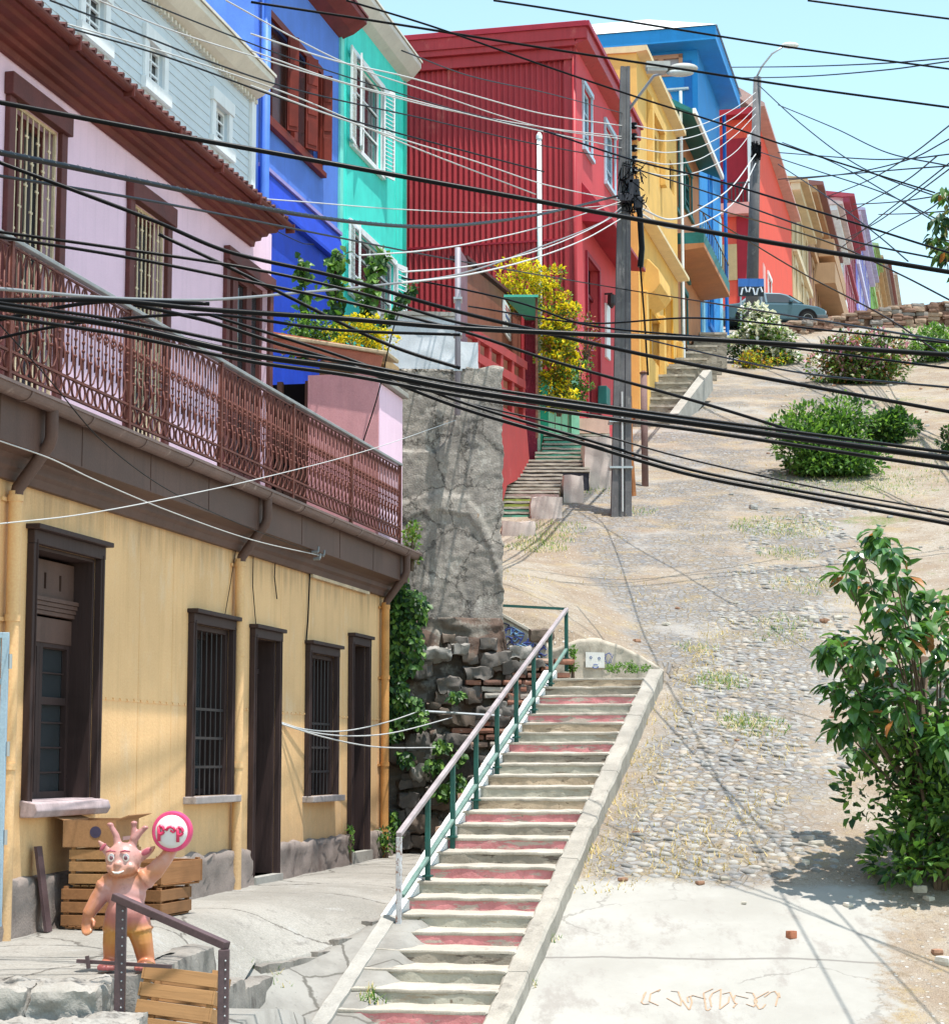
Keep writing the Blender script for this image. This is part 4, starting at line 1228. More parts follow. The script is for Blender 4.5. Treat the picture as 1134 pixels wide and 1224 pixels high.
def make_blue():
    R = RB; root = thing('blue_house', 'royal blue house with red brown shutters beside the turquoise house', 'house', R.o, R.rz)
    x0 = R.px(303, 100)[0]; x1 = R.px(405, 100)[0]; zb = 4
    zt = R.px(402, 50)[1]+.3
    h1 = R.rect(318, 5, 345, 150); h2 = R.rect(352, 75, 372, 180)
    z0 = R.px(372, 190)[1]; z1 = R.px(352, 52)[1]
    h = (R.px(319, 100)[0], R.px(382, 100)[0], z0, z1)
    bm = paint('royal blue boards', (.10,.22,.68), .12, .65, 1.5, streak=.2, stain=(.20,.34,.74), stain_lo=.66, bump=.12)
    shell(root, x0, x1, zb, zt, 6, bm, [h])
    rm = paint('red brown shutter paint', (.17,.022,.012), .25, .55, 3, stain=(.28,.06,.03), stain_lo=.6)
    mb = MB(); frame_boxes(mb, h[0]-.1, h[1]+.1, h[2]-.1, h[3]+.1, .14, -.05, .02); xm = (h[0]+h[1])/2
    mb.box(xm-.1, xm+.1, -.05, .03, h[2], h[3]); mb.box(h[0]-.15, h[1]+.15, -.12, .0, h[2]-.2, h[2]-.1)
    w = mb.build('window', rm, root, bevel=.006); w['label'] = 'wide window with open red shutters'
    mb = MB(); mb.box(h[0], h[1], .112, .118, h[2], h[3]); mb.build('pane', glass('dark red glass', (.05,.02,.015), .15), w)
    for (u, tilt) in ((340, .35), (383, .45), (362, .2)):
        x = R.px(u, 120)[0]; L = .75
        mb = MB(); d = Vector((math.cos(-tilt-1.0)*L, math.sin(-tilt-1.0)*L*.22, 0)); d2 = Vector((-d.y, d.x, 0)).normalized()*.025
        c = Vector((x, -.05, (h[2]+h[3])/2))+d/2
        mb.obox(c, d/2, d2, (0,0,(h[3]-h[2])/2-.05))
        for k in range(3): mb.obox(c+Vector((0,0,(k-1)*(h[3]-h[2])*.31)), d*.38, d2*1.6, (0,0,(h[3]-h[2])*.12))
        mb.build('shutter', rm, w, bevel=.004)
    # lower skirt roof in deep blue
    zs0 = R.px(400, 280)[1]; zs1 = R.px(316, 205)[1]
    db = paint('deep cobalt paint', (.02,.07,.56), .15, .6, 2, streak=.2)
    mb = MB(); mb.extr([(0,zs1),(-.05,zs1),(-.16,zs1-.55),(-.16,zs1-.62),(0,zs1-.6)], x0+.3, x1); mb.build('skirt_roof', db, root, bevel=.005)
    mb = MB(); mb.box(x0+.3, x1-.0, -.03, -.005, zb, zs1-.45); mb.build('lower_facing', db, root)
    mb = MB(); mb.box(x0+.3, x1, -.10, -.002, zs1+.0, zs1+.07); mb.build('band', paint('lilac band', (.35,.30,.62), .1, .6, 3), root)
    # downpipe, white corner
    mb = MB(); x = x0+.32; mb.tube([(x, -.12, zb), (x, -.12, zt)], .085, 10); mb.build('downpipe', paint('bright blue pipe', (.08,.20,.66), .1, .5, 3), root, smooth=True)
    em = paint('dark red eave', (.19,.04,.04), .2, .6, 3)
    eave_slab(root, x0, x1+.12, 0, zt-.15, .55, .3, em, em, back=5)
make_blue()

def louver(mb, c, d, hz, n=16, m=0):
    """louvred shutter leaf: c centre, d half-width vector"""
    d = Vector(d); nrm = Vector((-d.y, d.x, 0)).normalized(); c = Vector(c); w = d.length
    for s in (-1, 1): mb.obox(c+d*(s*.9), d*.1, nrm*.02, (0,0,hz), m)
    for s in (-1, 0, 1): mb.obox(c+Vector((0,0,s*(hz-.05))), d*.8, nrm*.018, (0,0,.05), m)
    for k in range(n):
        z = -hz+.12+(2*hz-.24)*k/(n-1)
        mb.obox(c+Vector((0,0,z)), d*.8, (nrm+Vector((0,0,.8))).normalized()*.035, (nrm.cross(d).normalized()*.006+nrm*.004), m)

def make_turquoise():
    R = RB; root = thing('turquoise_house', 'turquoise house with white louvred shutters next to the red corrugated house', 'house', R.o, R.rz)
    x0 = R.px(405, 100)[0]; x1 = R.px(483, 320)[0]; zb = 4
    zt = R.px(478, 92)[1]
    h = (R.px(420, 100)[0], R.px(455, 100)[0], R.px(452, 205)[1], R.px(420, 62)[1]-.05)
    h2 = (R.px(418, 300)[0], R.px(470, 300)[0], R.px(440, 365)[1], R.px(440, 290)[1])
    tm = paint('turquoise boards', (.07,.72,.62), .1, .65, 1.5, streak=.25, bump=.12)
    shell(root, x0, x1, zb, zt+.1, 8, tm, [h, h2])
    mb = MB(); x = x0
    while x < x1:
        if not (h[0]-.2 < x < h[1]+.2 or h2[0]-.1 < x < h2[1]+.1): mb.box(x, x+.02, -.012, 0, zb, zt)
        x += .28
    mb.build('board_joint', tm, root)
    wm = M['whitepaint']
    for k, hh in enumerate((h, h2)):
        w = pane_window(root, hh, 0, wm, trim=.10, bars=(1, 2))
        hz = (hh[3]-hh[2])/2+.05; zc = (hh[2]+hh[3])/2
        for (xh, dx, dy) in ((hh[0]+.05, -.50, -.05), (hh[0]+.48, -.42, -.12), (hh[1]-.02, .45, -.12)):
            mb = MB(); louver(mb, (xh+dx/2, -.08+dy/2, zc), (dx/2, dy/2, 0), hz, 20 if k == 0 else 12)
            mb.build('shutter', wm, w)
    mb = MB(); mb.box(x1-.16, x1+.02, -.05, .2, zb, zt); mb.build('corner_board', paint('sea green corner', (.03,.42,.35), .1, .6, 3), root)
    mb = MB(); mb.box(x0-.02, x0+.2, -.05, -.002, zb, zt); mb.build('corner_board', paint('pale turquoise corner', (.20,.72,.62), .1, .6, 3), root)
    cm = paint('off white eave', (.66,.62,.58), .08, .7, 2, streak=.15)
    eave_slab(root, x0, x1+.02, 0, zt, .38, .34, cm, paint('cream barge', (.68,.66,.60), .1, .7, 3), back=5, pitch=.35)
make_turquoise()

# ================================================================ red corrugated house and its neighbours up the street
RR = Fr(P(690, 400, 46.5), (.24, 1))
GB = lambda Y: zroad(Y)
def make_red():
    R = RR; root = thing('corrugated_house', 'big crimson house clad in corrugated sheet with blue sash windows on its street side', 'house', R.o, R.rz)
    ztop = R.pxx(690, 56)[1]; zb = 5.0; yb = 7.0; x1 = R.px(750, 110)[0]
    crim = paint('crimson corrugated paint', (.40,.032,.042), .10, .5, .9, streak=.5, stain=(.52,.13,.11), stain_lo=.58, bump=.1, spec=.3, bare=(.25,.06,.05), bare_lo=.70)
    fm = paint('crimson render', (.60,.075,.09), .08, .75, 1.2, stain=(.68,.20,.17), stain_lo=.66)
    tm = paint('dark crimson trim', (.34,.02,.04), .15, .5, 2)
    mb = MB(); corr(mb, .28, yb, zb, ztop, 0.03, .135, .028); mb.build('corrugated_side', crim, root, smooth=True)
    mb = MB(); z = R.pxx(600, 290, 0)[1]; mb.box(-.02, .02, .3, yb, z-.03, z+.015); mb.build('sheet_lap', tm, root)
    mb = MB(); mb.box(-.03, .05, 0.0, .28, zb, ztop); mb.build('corner_board', crim, root)
    mb = MB(); mb.tube([(-.07, .03, zb+1), (-.07, .03, ztop+.3)], .05, 8); mb.build('downpipe', crim, root, smooth=True)
    H = [R.rect(696, 108, 706, 188), R.rect(722, 152, 734, 228)]
    for k in (0, 1):
        a = H[k]; H[k] = (a[0], a[1], R.px(728, 225)[1], R.px(700, 108)[1])
    D = R.rect(700, 305, 716, 540); D = (D[0], D[1], 7.0, D[3])
    mb = MB(); wall(mb, .0, x1, zb, ztop, H+[D], -.004, .2); mb.add([(x1,0,zb),(x1,yb,zb),(x1,yb,ztop),(x1,0,ztop)], [(0,1,2,3)]); mb.build('street_wall', fm, root)
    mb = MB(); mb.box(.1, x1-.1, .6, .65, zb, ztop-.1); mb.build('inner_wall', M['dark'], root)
    bw = paint('pale blue window paint', (.45,.60,.72), .08, .55, 3)
    for h in H: pane_window(root, h, -.004, bw, trim=.09, bars=(1, 2), recess=.10, glassm=glass('bluish pane', (.10,.16,.22), .1))
    # door recess
    mb = MB(); frame_boxes(mb, D[0]-.1, D[1]+.1, D[2], D[3]+.1, .12, -.06, .0, bottom=False)
    d = mb.build('door', tm, root, bevel=.006); d['label'] = 'tall dark red street door'
    mb = MB(); mb.box(D[0], D[1], .18, .22, D[2], D[3]-.7)
    for k in range(3): mb.box(D[0]+.12, D[1]-.12, .165, .18, D[2]+.5+k*1.0, D[2]+1.25+k*1.0)
    mb.box(D[0], D[1], .12, .2, D[3]-.78, D[3]-.7); mb.build('door_leaf', paint('maroon door', (.16,.015,.025), .2, .5, 3), d)
    # slanted canopy above the entrance
    a = R.px(700, 228); b = R.px(737, 300)
    mb = MB(); zc = R.px(702, 300)[1]+.5
    mb.extr([(-.004, zc+1.0),(-.004,zc+.05),(-.75,zc-.05),(-.75,zc+.03)], D[0]-.5, b[0]); mb.build('canopy', tm, root, bevel=.01)
    mb = MB(); q = R.rect(722, 362, 733, 438); mb.box(q[0], q[0]+.55, -.06, -.008, q[2], q[3]); mb.build('white_panel', M['whitepaint'], root)
    q = R.px(727, 352, -.1); mb = MB(); mb.lathe([(.02,.32),(.10,.28),(.11,.05),(.06,0),(.03,-.05)], (q[0], -.18, q[1]-.3), 8); mb.box(q[0]-.03, q[0]+.03, -.2, -.0, q[1]+.0, q[1]+.04); mb.build('wall_lantern', M['iron'], root)
    q = R.rect(714, 461, 727, 486); mb = MB(); mb.box(q[0], q[0]+.55, -.22, -.006, q[2]-.2, q[3]); mb.build('meter_box', paint('dark teal box', (.02,.13,.12), .15, .5, 4), root, bevel=.012)
    # roof with its fascia bands
    ov = .32; ovs = .22
    mb = MB()
    mb.extr([(-ov, ztop+.10),(-.0, ztop-.02),(-.0, ztop+.05),(-ov*.98, ztop+.40)], -ovs, x1+.25)
    mb.box(-ovs, .0, -.02, yb, ztop-.02, ztop+.42)
    mb.box(-ovs-.05, -ovs, -ov+.02, yb, ztop+.12, ztop+.55); mb.box(-.10, -.02, .02, yb, ztop-.30, ztop-.02)
    mb.build('eave', crim, root, bevel=.008)
    mb = MB(); mb.extr([(-ov-.06, ztop+.40),(-ov-.06, ztop+.52),(yb, ztop+.52),(yb, ztop+.40),(0,ztop+.40)], -ovs-.10, x1+.3); mb.build('roof', tm, root)
make_red()

def make_yellow2():
    R = RR; root = thing('narrow_house', 'narrow yellow house with deep arched recess behind the street lamp pole', 'house', R.o, R.rz)
    x0 = R.px(750, 110)[0]; x1 = R.px(800, 300)[0]; zt = R.px(752, 66)[1]; zb = 8.0
    ym = paint('warm yellow render', (.74,.46,.14), .08, .8, 1.5, stain=(.78,.58,.28), stain_lo=.62)
    yd = paint('deep yellow trim', (.72,.38,.05), .1, .7, 2)
    h = R.rect(766, 150, 775, 208); h = (h[0], h[1], h[2], h[3]); D = R.rect(766, 372, 778, 440); D2 = R.rect(783, 345, 793, 440)
    h3 = R.rect(790, 190, 796, 235)
    hs = [h, D, D2, h3]
    shell(root, x0, x1, zb, zt, 7, ym, hs, y=-.25, hd=.25)
    for q, l in ((h, 'upper arched window'), (h3, 'small far window')): pane_window(root, q, -.25, M['brownwood'], recess=.2, label=l)
    for q in (D, D2):
        mb = MB(); frame_boxes(mb, q[0]-.1, q[1]+.1, q[2], q[3]+.1, .12, -.30, -.25, bottom=False); d = mb.build('door', yd, root)
        mb = MB(); mb.box(q[0], q[1], -.06, -.02, q[2], q[3]); mb.build('door_leaf', paint('grey lilac door', (.40,.36,.40), .1, .6, 3) if q is D else yd, d)
    # raised surround of the window
    mb = MB(); mb.box(h[0]-.55, h[0]-.25, -.42, -.252, h[2]-.2, h[3]+.3); mb.box(h[1]+.5, h[1]+.85, -.42, -.252, h[2]-.2, h[3]+.3)
    mb.extr([(-.252, h[3]+.3),(-.42, h[3]+.3),(-.42,h[3]+.6),(-.252,h[3]+.9)], h[0]-.55, h[1]+.85); mb.build('window_surround', ym, root, bevel=.01)
    a = R.px(760, 262, -.25); z = R.px(797, 322, -.25)[1]
    mb = MB(); mb.extr([(-.252,z+.9),(-.62,z+.25),(-.62,z+.15),(-.252,z+.15)], x0+.3, x1-.1); mb.build('canopy', paint('pale yellow canopy', (.78,.64,.40), .08, .7, 2), root, bevel=.01)
    a = R.px(770, 320, -.25)
    zc = R.px(800, 368, -.7)[1]; xb = R.px(786, 340, -.5)[0]
    mb = MB(); mb.extr([(-.252,zc+.9),(-.45,zc+.9),(-.72,zc+.6),(-.76,zc+.2),(-.6,zc),(-.252,zc-.2)], xb-1.3, xb+.8); mb.build('bay', ym, root, bevel=.02)
    each(root, 'pilaster', ym, [(q, q+.35, -.42, -.252, zb, zc) for q in (x0+.35, (x0+x1)/2-.3, x1-.5)], .015)
    mb = MB(); mb.extr([(-.55,zt-.02),(-.55,zt+.12),(7,zt+.2),(7,zt+.08),(-.2,zt-.06)], x0-.06, x1+.05); mb.build('roof', paint('cream fascia', (.70,.56,.34), .08, .7, 2), root)
make_yellow2()

def make_terracotta():
    R = RR; root = thing('balcony_house', 'terracotta house with teal trim and a projecting balcony', 'house', R.o, R.rz)
    x0 = R.px(802, 300)[0]+.05; x1 = R.px(836, 300)[0]; zb = 10; zt = R.px(836, 190)[1]
    tmn = paint('terracotta render', (.50,.22,.11), .12, .8, 1.5, stain=(.58,.32,.18), stain_lo=.6)
    teal = paint('dark teal trim', (.02,.15,.15), .15, .55, 3)
    hs = [R.rect(806, 155, 811, 255), R.rect(817, 195, 826, 262), R.rect(816, 312, 822, 335), R.rect(814, 345, 821, 425), R.rect(801.5, 350, 805, 425)]
    shell(root, x0, x1, zb, zt, 7, tmn, hs)
    for h in hs: pane_window(root, h, 0, teal, trim=.12, recess=.1)
    # big dark green overhanging roof
    mb = MB(); z0 = R.px(842, 168, -.75)[1]
    mb.extr([(-.75,z0),(-.75,z0+.12),(1.6,z0+1.5),(1.6,z0+1.3),(.0,z0+.35)], x0-.3, x1+.2); mb.build('roof', teal, root)
    mb = MB(); mb.box(x0-.3, x1+.2, -.85, -.752, z0-.02, z0+.14); mb.build('fascia', M['whitepaint'], root)
    # balcony box
    zf = R.px(850, 312, -1.0)[1]; za = R.px(845, 260, -1.4)[1]
    mb = MB(); mb.extr([(0,zf-.1),(-1.0,zf),(-1.0,zf+.14),(0,zf+.14)], x0+.1, x1+.1); mb.build('balcony_floor', paint('orange soffit', (.46,.20,.09), .1, .7, 2), root)
    mb = MB(); zz = zf+.14
    mb.box(x0+.1, x1+.1, -1.0, -.95, zz, zz+.35); mb.box(x0+.1, x0+.16, -.95, 0, zz, zz+.35)
    b = mb.build('balcony', teal, root); b['label'] = 'teal balcony parapet with thin railing'
    mb = MB(); mb.box(x0+.1, x1+.1, -.99, -.96, zz+.95, zz+.98)
    for k in range(14): mb.box(x0+.12+k*(x1-x0)/14, x0+.14+k*(x1-x0)/14, -.985, -.965, zz+.35, zz+.95)
    mb.build('railing', M['iron'], b)
    for k in range(3):
        mb = MB(); mb.lathe([(.08,0),(.12,.2),(.13,.22)], (x0+.7+k*.6, -.8, zz), 10); f = mb.build('flower_pot', paint('clay pot', (.45,.16,.08), .1, .8, 4), root)
    mb = MB(); mb.tube([(x0-.03, -.35, zb), (x0-.03, -.35, zt)], .05, 8); mb.build('downpipe', M['whitepaint'], root)
make_terracotta()

def make_blue2():
    R = RR; root = thing('tall_blue_house', 'tall bright blue house with a white hipped roof rising behind the yellow one', 'house', R.o, R.rz)
    x0 = R.px(836, 300)[0]+.1; x1 = R.px(862, 300)[0]; zb = 11; zt = R.pxx(835, 52, x0)[1]-.2
    yb = R.pxx(700, 60, x0)[0]+2.5
    bl = paint('bright azure paint', (.025,.26,.66), .10, .6, 1.2, streak=.15, stain=(.05,.36,.72), stain_lo=.64)
    bd = paint('darker azure trim', (.015,.15,.48), .1, .55, 2)
    lb = paint('light blue trim', (.30,.62,.80), .08, .6, 2)
    y1 = R.pxx(764, 90, x0)[0]; y0 = R.pxx(816, 90, x0)[0]; zw0 = R.pxx(790, 92, x0)[1]; zw1 = R.pxx(790, 66, x0)[1]
    hs = [R.rect(846, 190, 851, 300), R.rect(846, 340, 852, 395)]
    mb = MB(); wall(mb, x0, x1, zb, zt, hs, 0, .12)
    # side wall facing down the street with a wide window hole
    Y = [0, y0, y1, yb]; Z = [zb, zw0, zw1, zt]
    for i in range(3):
        for j in range(3):
            if i == 1 and j == 1: continue
            mb.add([(x0,Y[i],Z[j]),(x0,Y[i+1],Z[j]),(x0,Y[i+1],Z[j+1]),(x0,Y[i],Z[j+1])], [(0,1,2,3)])
    mb.add([(x1,0,zb),(x1,yb,zb),(x1,yb,zt),(x1,0,zt)], [(0,1,2,3)])
    mb.build('wall', bl, root)
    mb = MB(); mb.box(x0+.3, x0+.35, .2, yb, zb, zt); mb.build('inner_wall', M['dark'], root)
    om = paint('salmon window frame', (.60,.30,.20), .1, .6, 3)
    mb = MB(); fw = .14
    mb.box(x0-.04, x0+.06, y0, y0+fw, zw0, zw1); mb.box(x0-.04, x0+.06, y1-fw, y1, zw0, zw1); mb.box(x0-.04, x0+.06, y0, y1, zw1-fw, zw1); mb.box(x0-.04, x0+.06, y0, y1, zw0, zw0+fw); mb.box(x0-.03, x0+.06, (y0+y1)/2-.1, (y0+y1)/2+.1, zw0, zw1)
    w = mb.build('window', om, root); w['label'] = 'wide salmon framed window under the eave'
    mb = MB(); mb.box(x0+.07, x0+.08, y0, y1, zw0, zw1); mb.build('pane', glass('pale curtain glass', (.35,.30,.34), .2), w)
    for h in hs: pane_window(root, h, 0, bd, trim=.15, recess=.1)
    # shallow projecting box and ledge on the side wall
    mb = MB(); ya = R.pxx(833, 100, x0)[0]; yb2 = R.pxx(818, 100, x0)[0]
    mb.box(x0-.05, x0-.002, .2, yb2, R.pxx(830, 210, x0)[1], R.pxx(830, 72, x0)[1]); mb.build('side_panel', bd, root)
    mb = MB(); mb.box(x0-.2, x0-.0, .3, 2.0, R.pxx(830, 107, x0)[1], R.pxx(830, 105, x0)[1]); mb.build('ledge', M['whitepaint'], root)
    each(root, 'pilaster', lb, [(x1-.9, x1-.45, -.08, -.002, zb, zt-4.5), (x0+.2, x0+.6, -.08, -.002, zb, zt-6.2)], .01)
    mb = MB(); mb.tube([(x1-.2, -.2, zb), (x1-.2, -.2, zt-.4)], .07, 8); mb.build('downpipe', bd, root)
    # deep eave all round and white hipped roof
    oy, ox = .75, .9
    mb = MB(); mb.box(x0-ox, x1+.4, -oy, yb, zt, zt+.5); mb.build('eave', bl, root, bevel=.02)
    mb = MB(); A = [(x0-ox-.06, -oy-.06, zt+.5), (x1+.5, -oy-.06, zt+.5), (x1+.5, yb+9, zt+.5), (x0-ox-.06, yb+9, zt+.5)]
    zr = zt+.5; xm = (x0+x1)/2
    r1 = (xm, 2.2, zr+1.95); r2 = (xm, yb+6.5, zr+1.95)
    mb.add(A+[r1, r2], [(0,1,4),(1,2,5,4),(2,3,5),(3,0,4,5)]); mb.build('roof', paint('white zinc roof', (.72,.72,.71), .06, .6, 1.5, streak=.1), root)
    # far dormer window
make_blue2()

def make_red2():
    R = RR; x0 = R.px(905, 300)[0]; x1 = R.px(946, 300)[0]
    root = thing('vermilion_house', 'vermilion house with a shaded upper gallery behind the far street lamp', 'house', R.o, R.rz)
    zb = 15; zt = R.px(908, 150)[1]; yb = R.pxx(862, 250, x0)[0]+1.5
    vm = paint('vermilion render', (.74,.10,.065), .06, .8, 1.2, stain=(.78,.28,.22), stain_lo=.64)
    dm = paint('dark red trim and shade', (.36,.02,.035), .1, .7, 2)
    cr = paint('sand panel', (.62,.42,.22), .1, .8, 2)
    hs = [(x0+(x1-x0)*.25, x0+(x1-x0)*.33, zb+5.0, zb+7.5), (x0+(x1-x0)*.6, x0+(x1-x0)*.68, zb+5.0, zb+7.5)]
    shell(root, x0, x1, zb, zt, yb, vm, hs)
    for h in hs: pane_window(root, h, 0, M['whitepaint'], trim=.15, recess=.1)
    each(root, 'pale_pilaster', paint('pale pink stripe', (.74,.42,.40), .1, .8, 2), [(x0+(x1-x0)*f, x0+(x1-x0)*f+.9, -.05, -.002, zb, zb+7.5) for f in (.12, .45, .8)])
    # gallery side facing down the street
    zg0 = R.pxx(885, 245, x0)[1]; zg1 = R.pxx(885, 165, x0)[1]; za = R.pxx(885, 282, x0)[1]
    mb = MB(); mb.box(x0-.02, x0-.004, .3, yb-.2, zg0, zg1); mb.build('gallery_shade_sheet', dm, root)  # thin dark red sheet that paints the gallery's shade onto the wall
    mb = MB(); mb.box(x0-.5, x0-.005, .0, yb, za+.9, zg0-.0); g = mb.build('gallery_parapet', paint('pinkish parapet', (.66,.30,.27), .1, .7, 2), root)
    mb = MB()
    for k in range(18): mb.box(x0-.5, x0-.47, yb*k/18, yb*k/18+.05, zg0, zg0+.85)
    mb.box(x0-.51, x0-.46, 0, yb, zg0+.85, zg0+.92); mb.build('gallery_rail', M['iron'], root)
    each(root, 'gallery_post', M['whitepaint'], [(x0-.5, x0-.3, yb*k, yb*k+.25, zg0, zg1) for k in (.02, .95)])
    mb = MB(); mb.box(x0-.06, x0-.003, .9, yb, R.pxx(875, 335, x0)[1], R.pxx(875, 292, x0)[1]); mb.build('sand_panel', cr, root)
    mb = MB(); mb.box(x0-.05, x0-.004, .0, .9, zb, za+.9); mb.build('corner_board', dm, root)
    mb = MB(); mb.extr([(-.5,zt-.05),(-.5,zt+.1),(yb,zt+2.6),(yb,zt+2.4),(0,zt-.1)], x0-.8, x1+.3)
    mb.build('roof', paint('pinkish corrugated roof', (.52,.33,.30), .12, .7, 2, streak=.3), root)
    mb = MB(); mb.box(x0-.8, x0-.02, -.2, yb, zt-.35, zt-.06); mb.build('eave', dm, root)
make_red2()

# ---- the far terrace that shrinks away over the crest
def far_house(name, label, u0, u1, vt, col, trimc, roofc, seed, gal=False, winc=None):
    R = RR; x0 = R.px(u0, 300)[0]; x1 = R.px(u1, 300)[0]; Y0 = R.w(x0, 0, 0).y
    zb = zroad(Y0)-2; zt = R.px(u0+(u1-u0)*.15, vt)[1]
    root = thing(name, label, 'house', R.w(x0, 0, zb), R.rz)
    W, H = x1-x0-.3, zt-zb; rr = random.Random(seed)
    m = paint(name+' wall', col, .12, .8, .6, streak=.25, stain=sc(col, .7), stain_lo=.58)
    tm = paint(name+' trim', trimc, .1, .7, 1)
    hs = []
    nf = 3 if W < 16 else 5
    for lv in (.36, .70):
        for k in range(nf):
            xc = W*(k+.5)/nf; hs.append((xc-.7, xc+.7, H*lv, H*lv+min(2.4, H*.22)))
    shell(root, 0, W, 0, H, 8, m, hs, hd=.2)
    for h in hs: pane_window(root, h, 0, tm, trim=.28, recess=.15, bars=(1, 1))
    mb = MB(); mb.box(-.3, W+.2, -.5, 0, H-.5, H-.1); mb.box(0, W, -.25, -.01, H*.62, H*.66); mb.build('cornice', tm, root)
    mb = MB(); mb.extr([(-.9,H-.1),(-.9,H+.1),(8,H+1.6),(8,H+1.3),(0,H-.1)], -.4, W+.2); mb.build('roof', paint(name+' roof', roofc, .15, .7, 1), root)
    if gal:
        mb = MB(); mb.box(W*.15, W*.9, -1.3, -.01, H*.50, H*.62); mb.box(W*.2, W*.85, -1.2, -.01, H*.68, H*.78); mb.build('balcony', tm, root)
far = [
 ('tan_house', 'tan plastered house with peeling ochre streaks beyond the vermilion house', 947, 966, 232, (.58,.44,.26), (.62,.52,.36), (.45,.33,.2), False),
 ('brown_house', 'brown timber house with stacked balconies up the street', 968, 992, 240, (.30,.17,.14), (.42,.26,.15), (.20,.09,.09), True),
 ('white_house', 'whitish blue house squeezed between the brown and mauve houses', 993, 1008, 258, (.66,.68,.76), (.70,.72,.76), (.5,.4,.4), False),
 ('mauve_house', 'mauve pink house with a dark red top near the crest', 1009, 1022, 250, (.60,.36,.42), (.30,.05,.09), (.34,.06,.09), False),
 ('purple_house', 'violet blue house near the crest of the street', 1023, 1039, 268, (.22,.22,.62), (.58,.56,.74), (.4,.4,.6), False),
 ('green_house', 'thin green house front just past the violet one', 1039.5, 1045, 298, (.20,.42,.08), (.3,.5,.2), (.3,.4,.2), False),
 ('sand_house', 'sand coloured house front beyond the green one', 1045.5, 1055, 314, (.58,.42,.26), (.5,.35,.2), (.4,.3,.2), False),
 ('rust_house', 'small rust brown house near the end of the terrace', 1055.5, 1063, 318, (.34,.15,.13), (.3,.25,.25), (.25,.1,.1), False),
 ('last_house', 'smallest pale pinkish house at the very end of the terrace', 1063.5, 1072, 332, (.62,.52,.50), (.6,.55,.5), (.5,.45,.4), False)]
for i, (n, l, a, b, v, c, t_, r_, g) in enumerate(far): far_house(n, l, a, b, v, c, t_, r_, i, g)
# ================================================================ yard beside the red house: steps, red fence, gate, shed
def hit(u, v, y0=14, y1=200):
    """where the view line through a pixel meets the ground"""
    r = ray(u, v); a, b = y0, y1
    prev = y0; Y = y0
    while Y < y1:
        p = r*(Y/r.y)
        if p.z <= gz(p.x, p.y, False):
            a, b = prev, Y; break
        prev = Y; Y += .4
    for _ in range(30):
        m = (a+b)/2; p = r*(m/r.y)
        if p.z <= gz(p.x, p.y, False): b = m
        else: a = m
    p = r*(b/r.y); return p

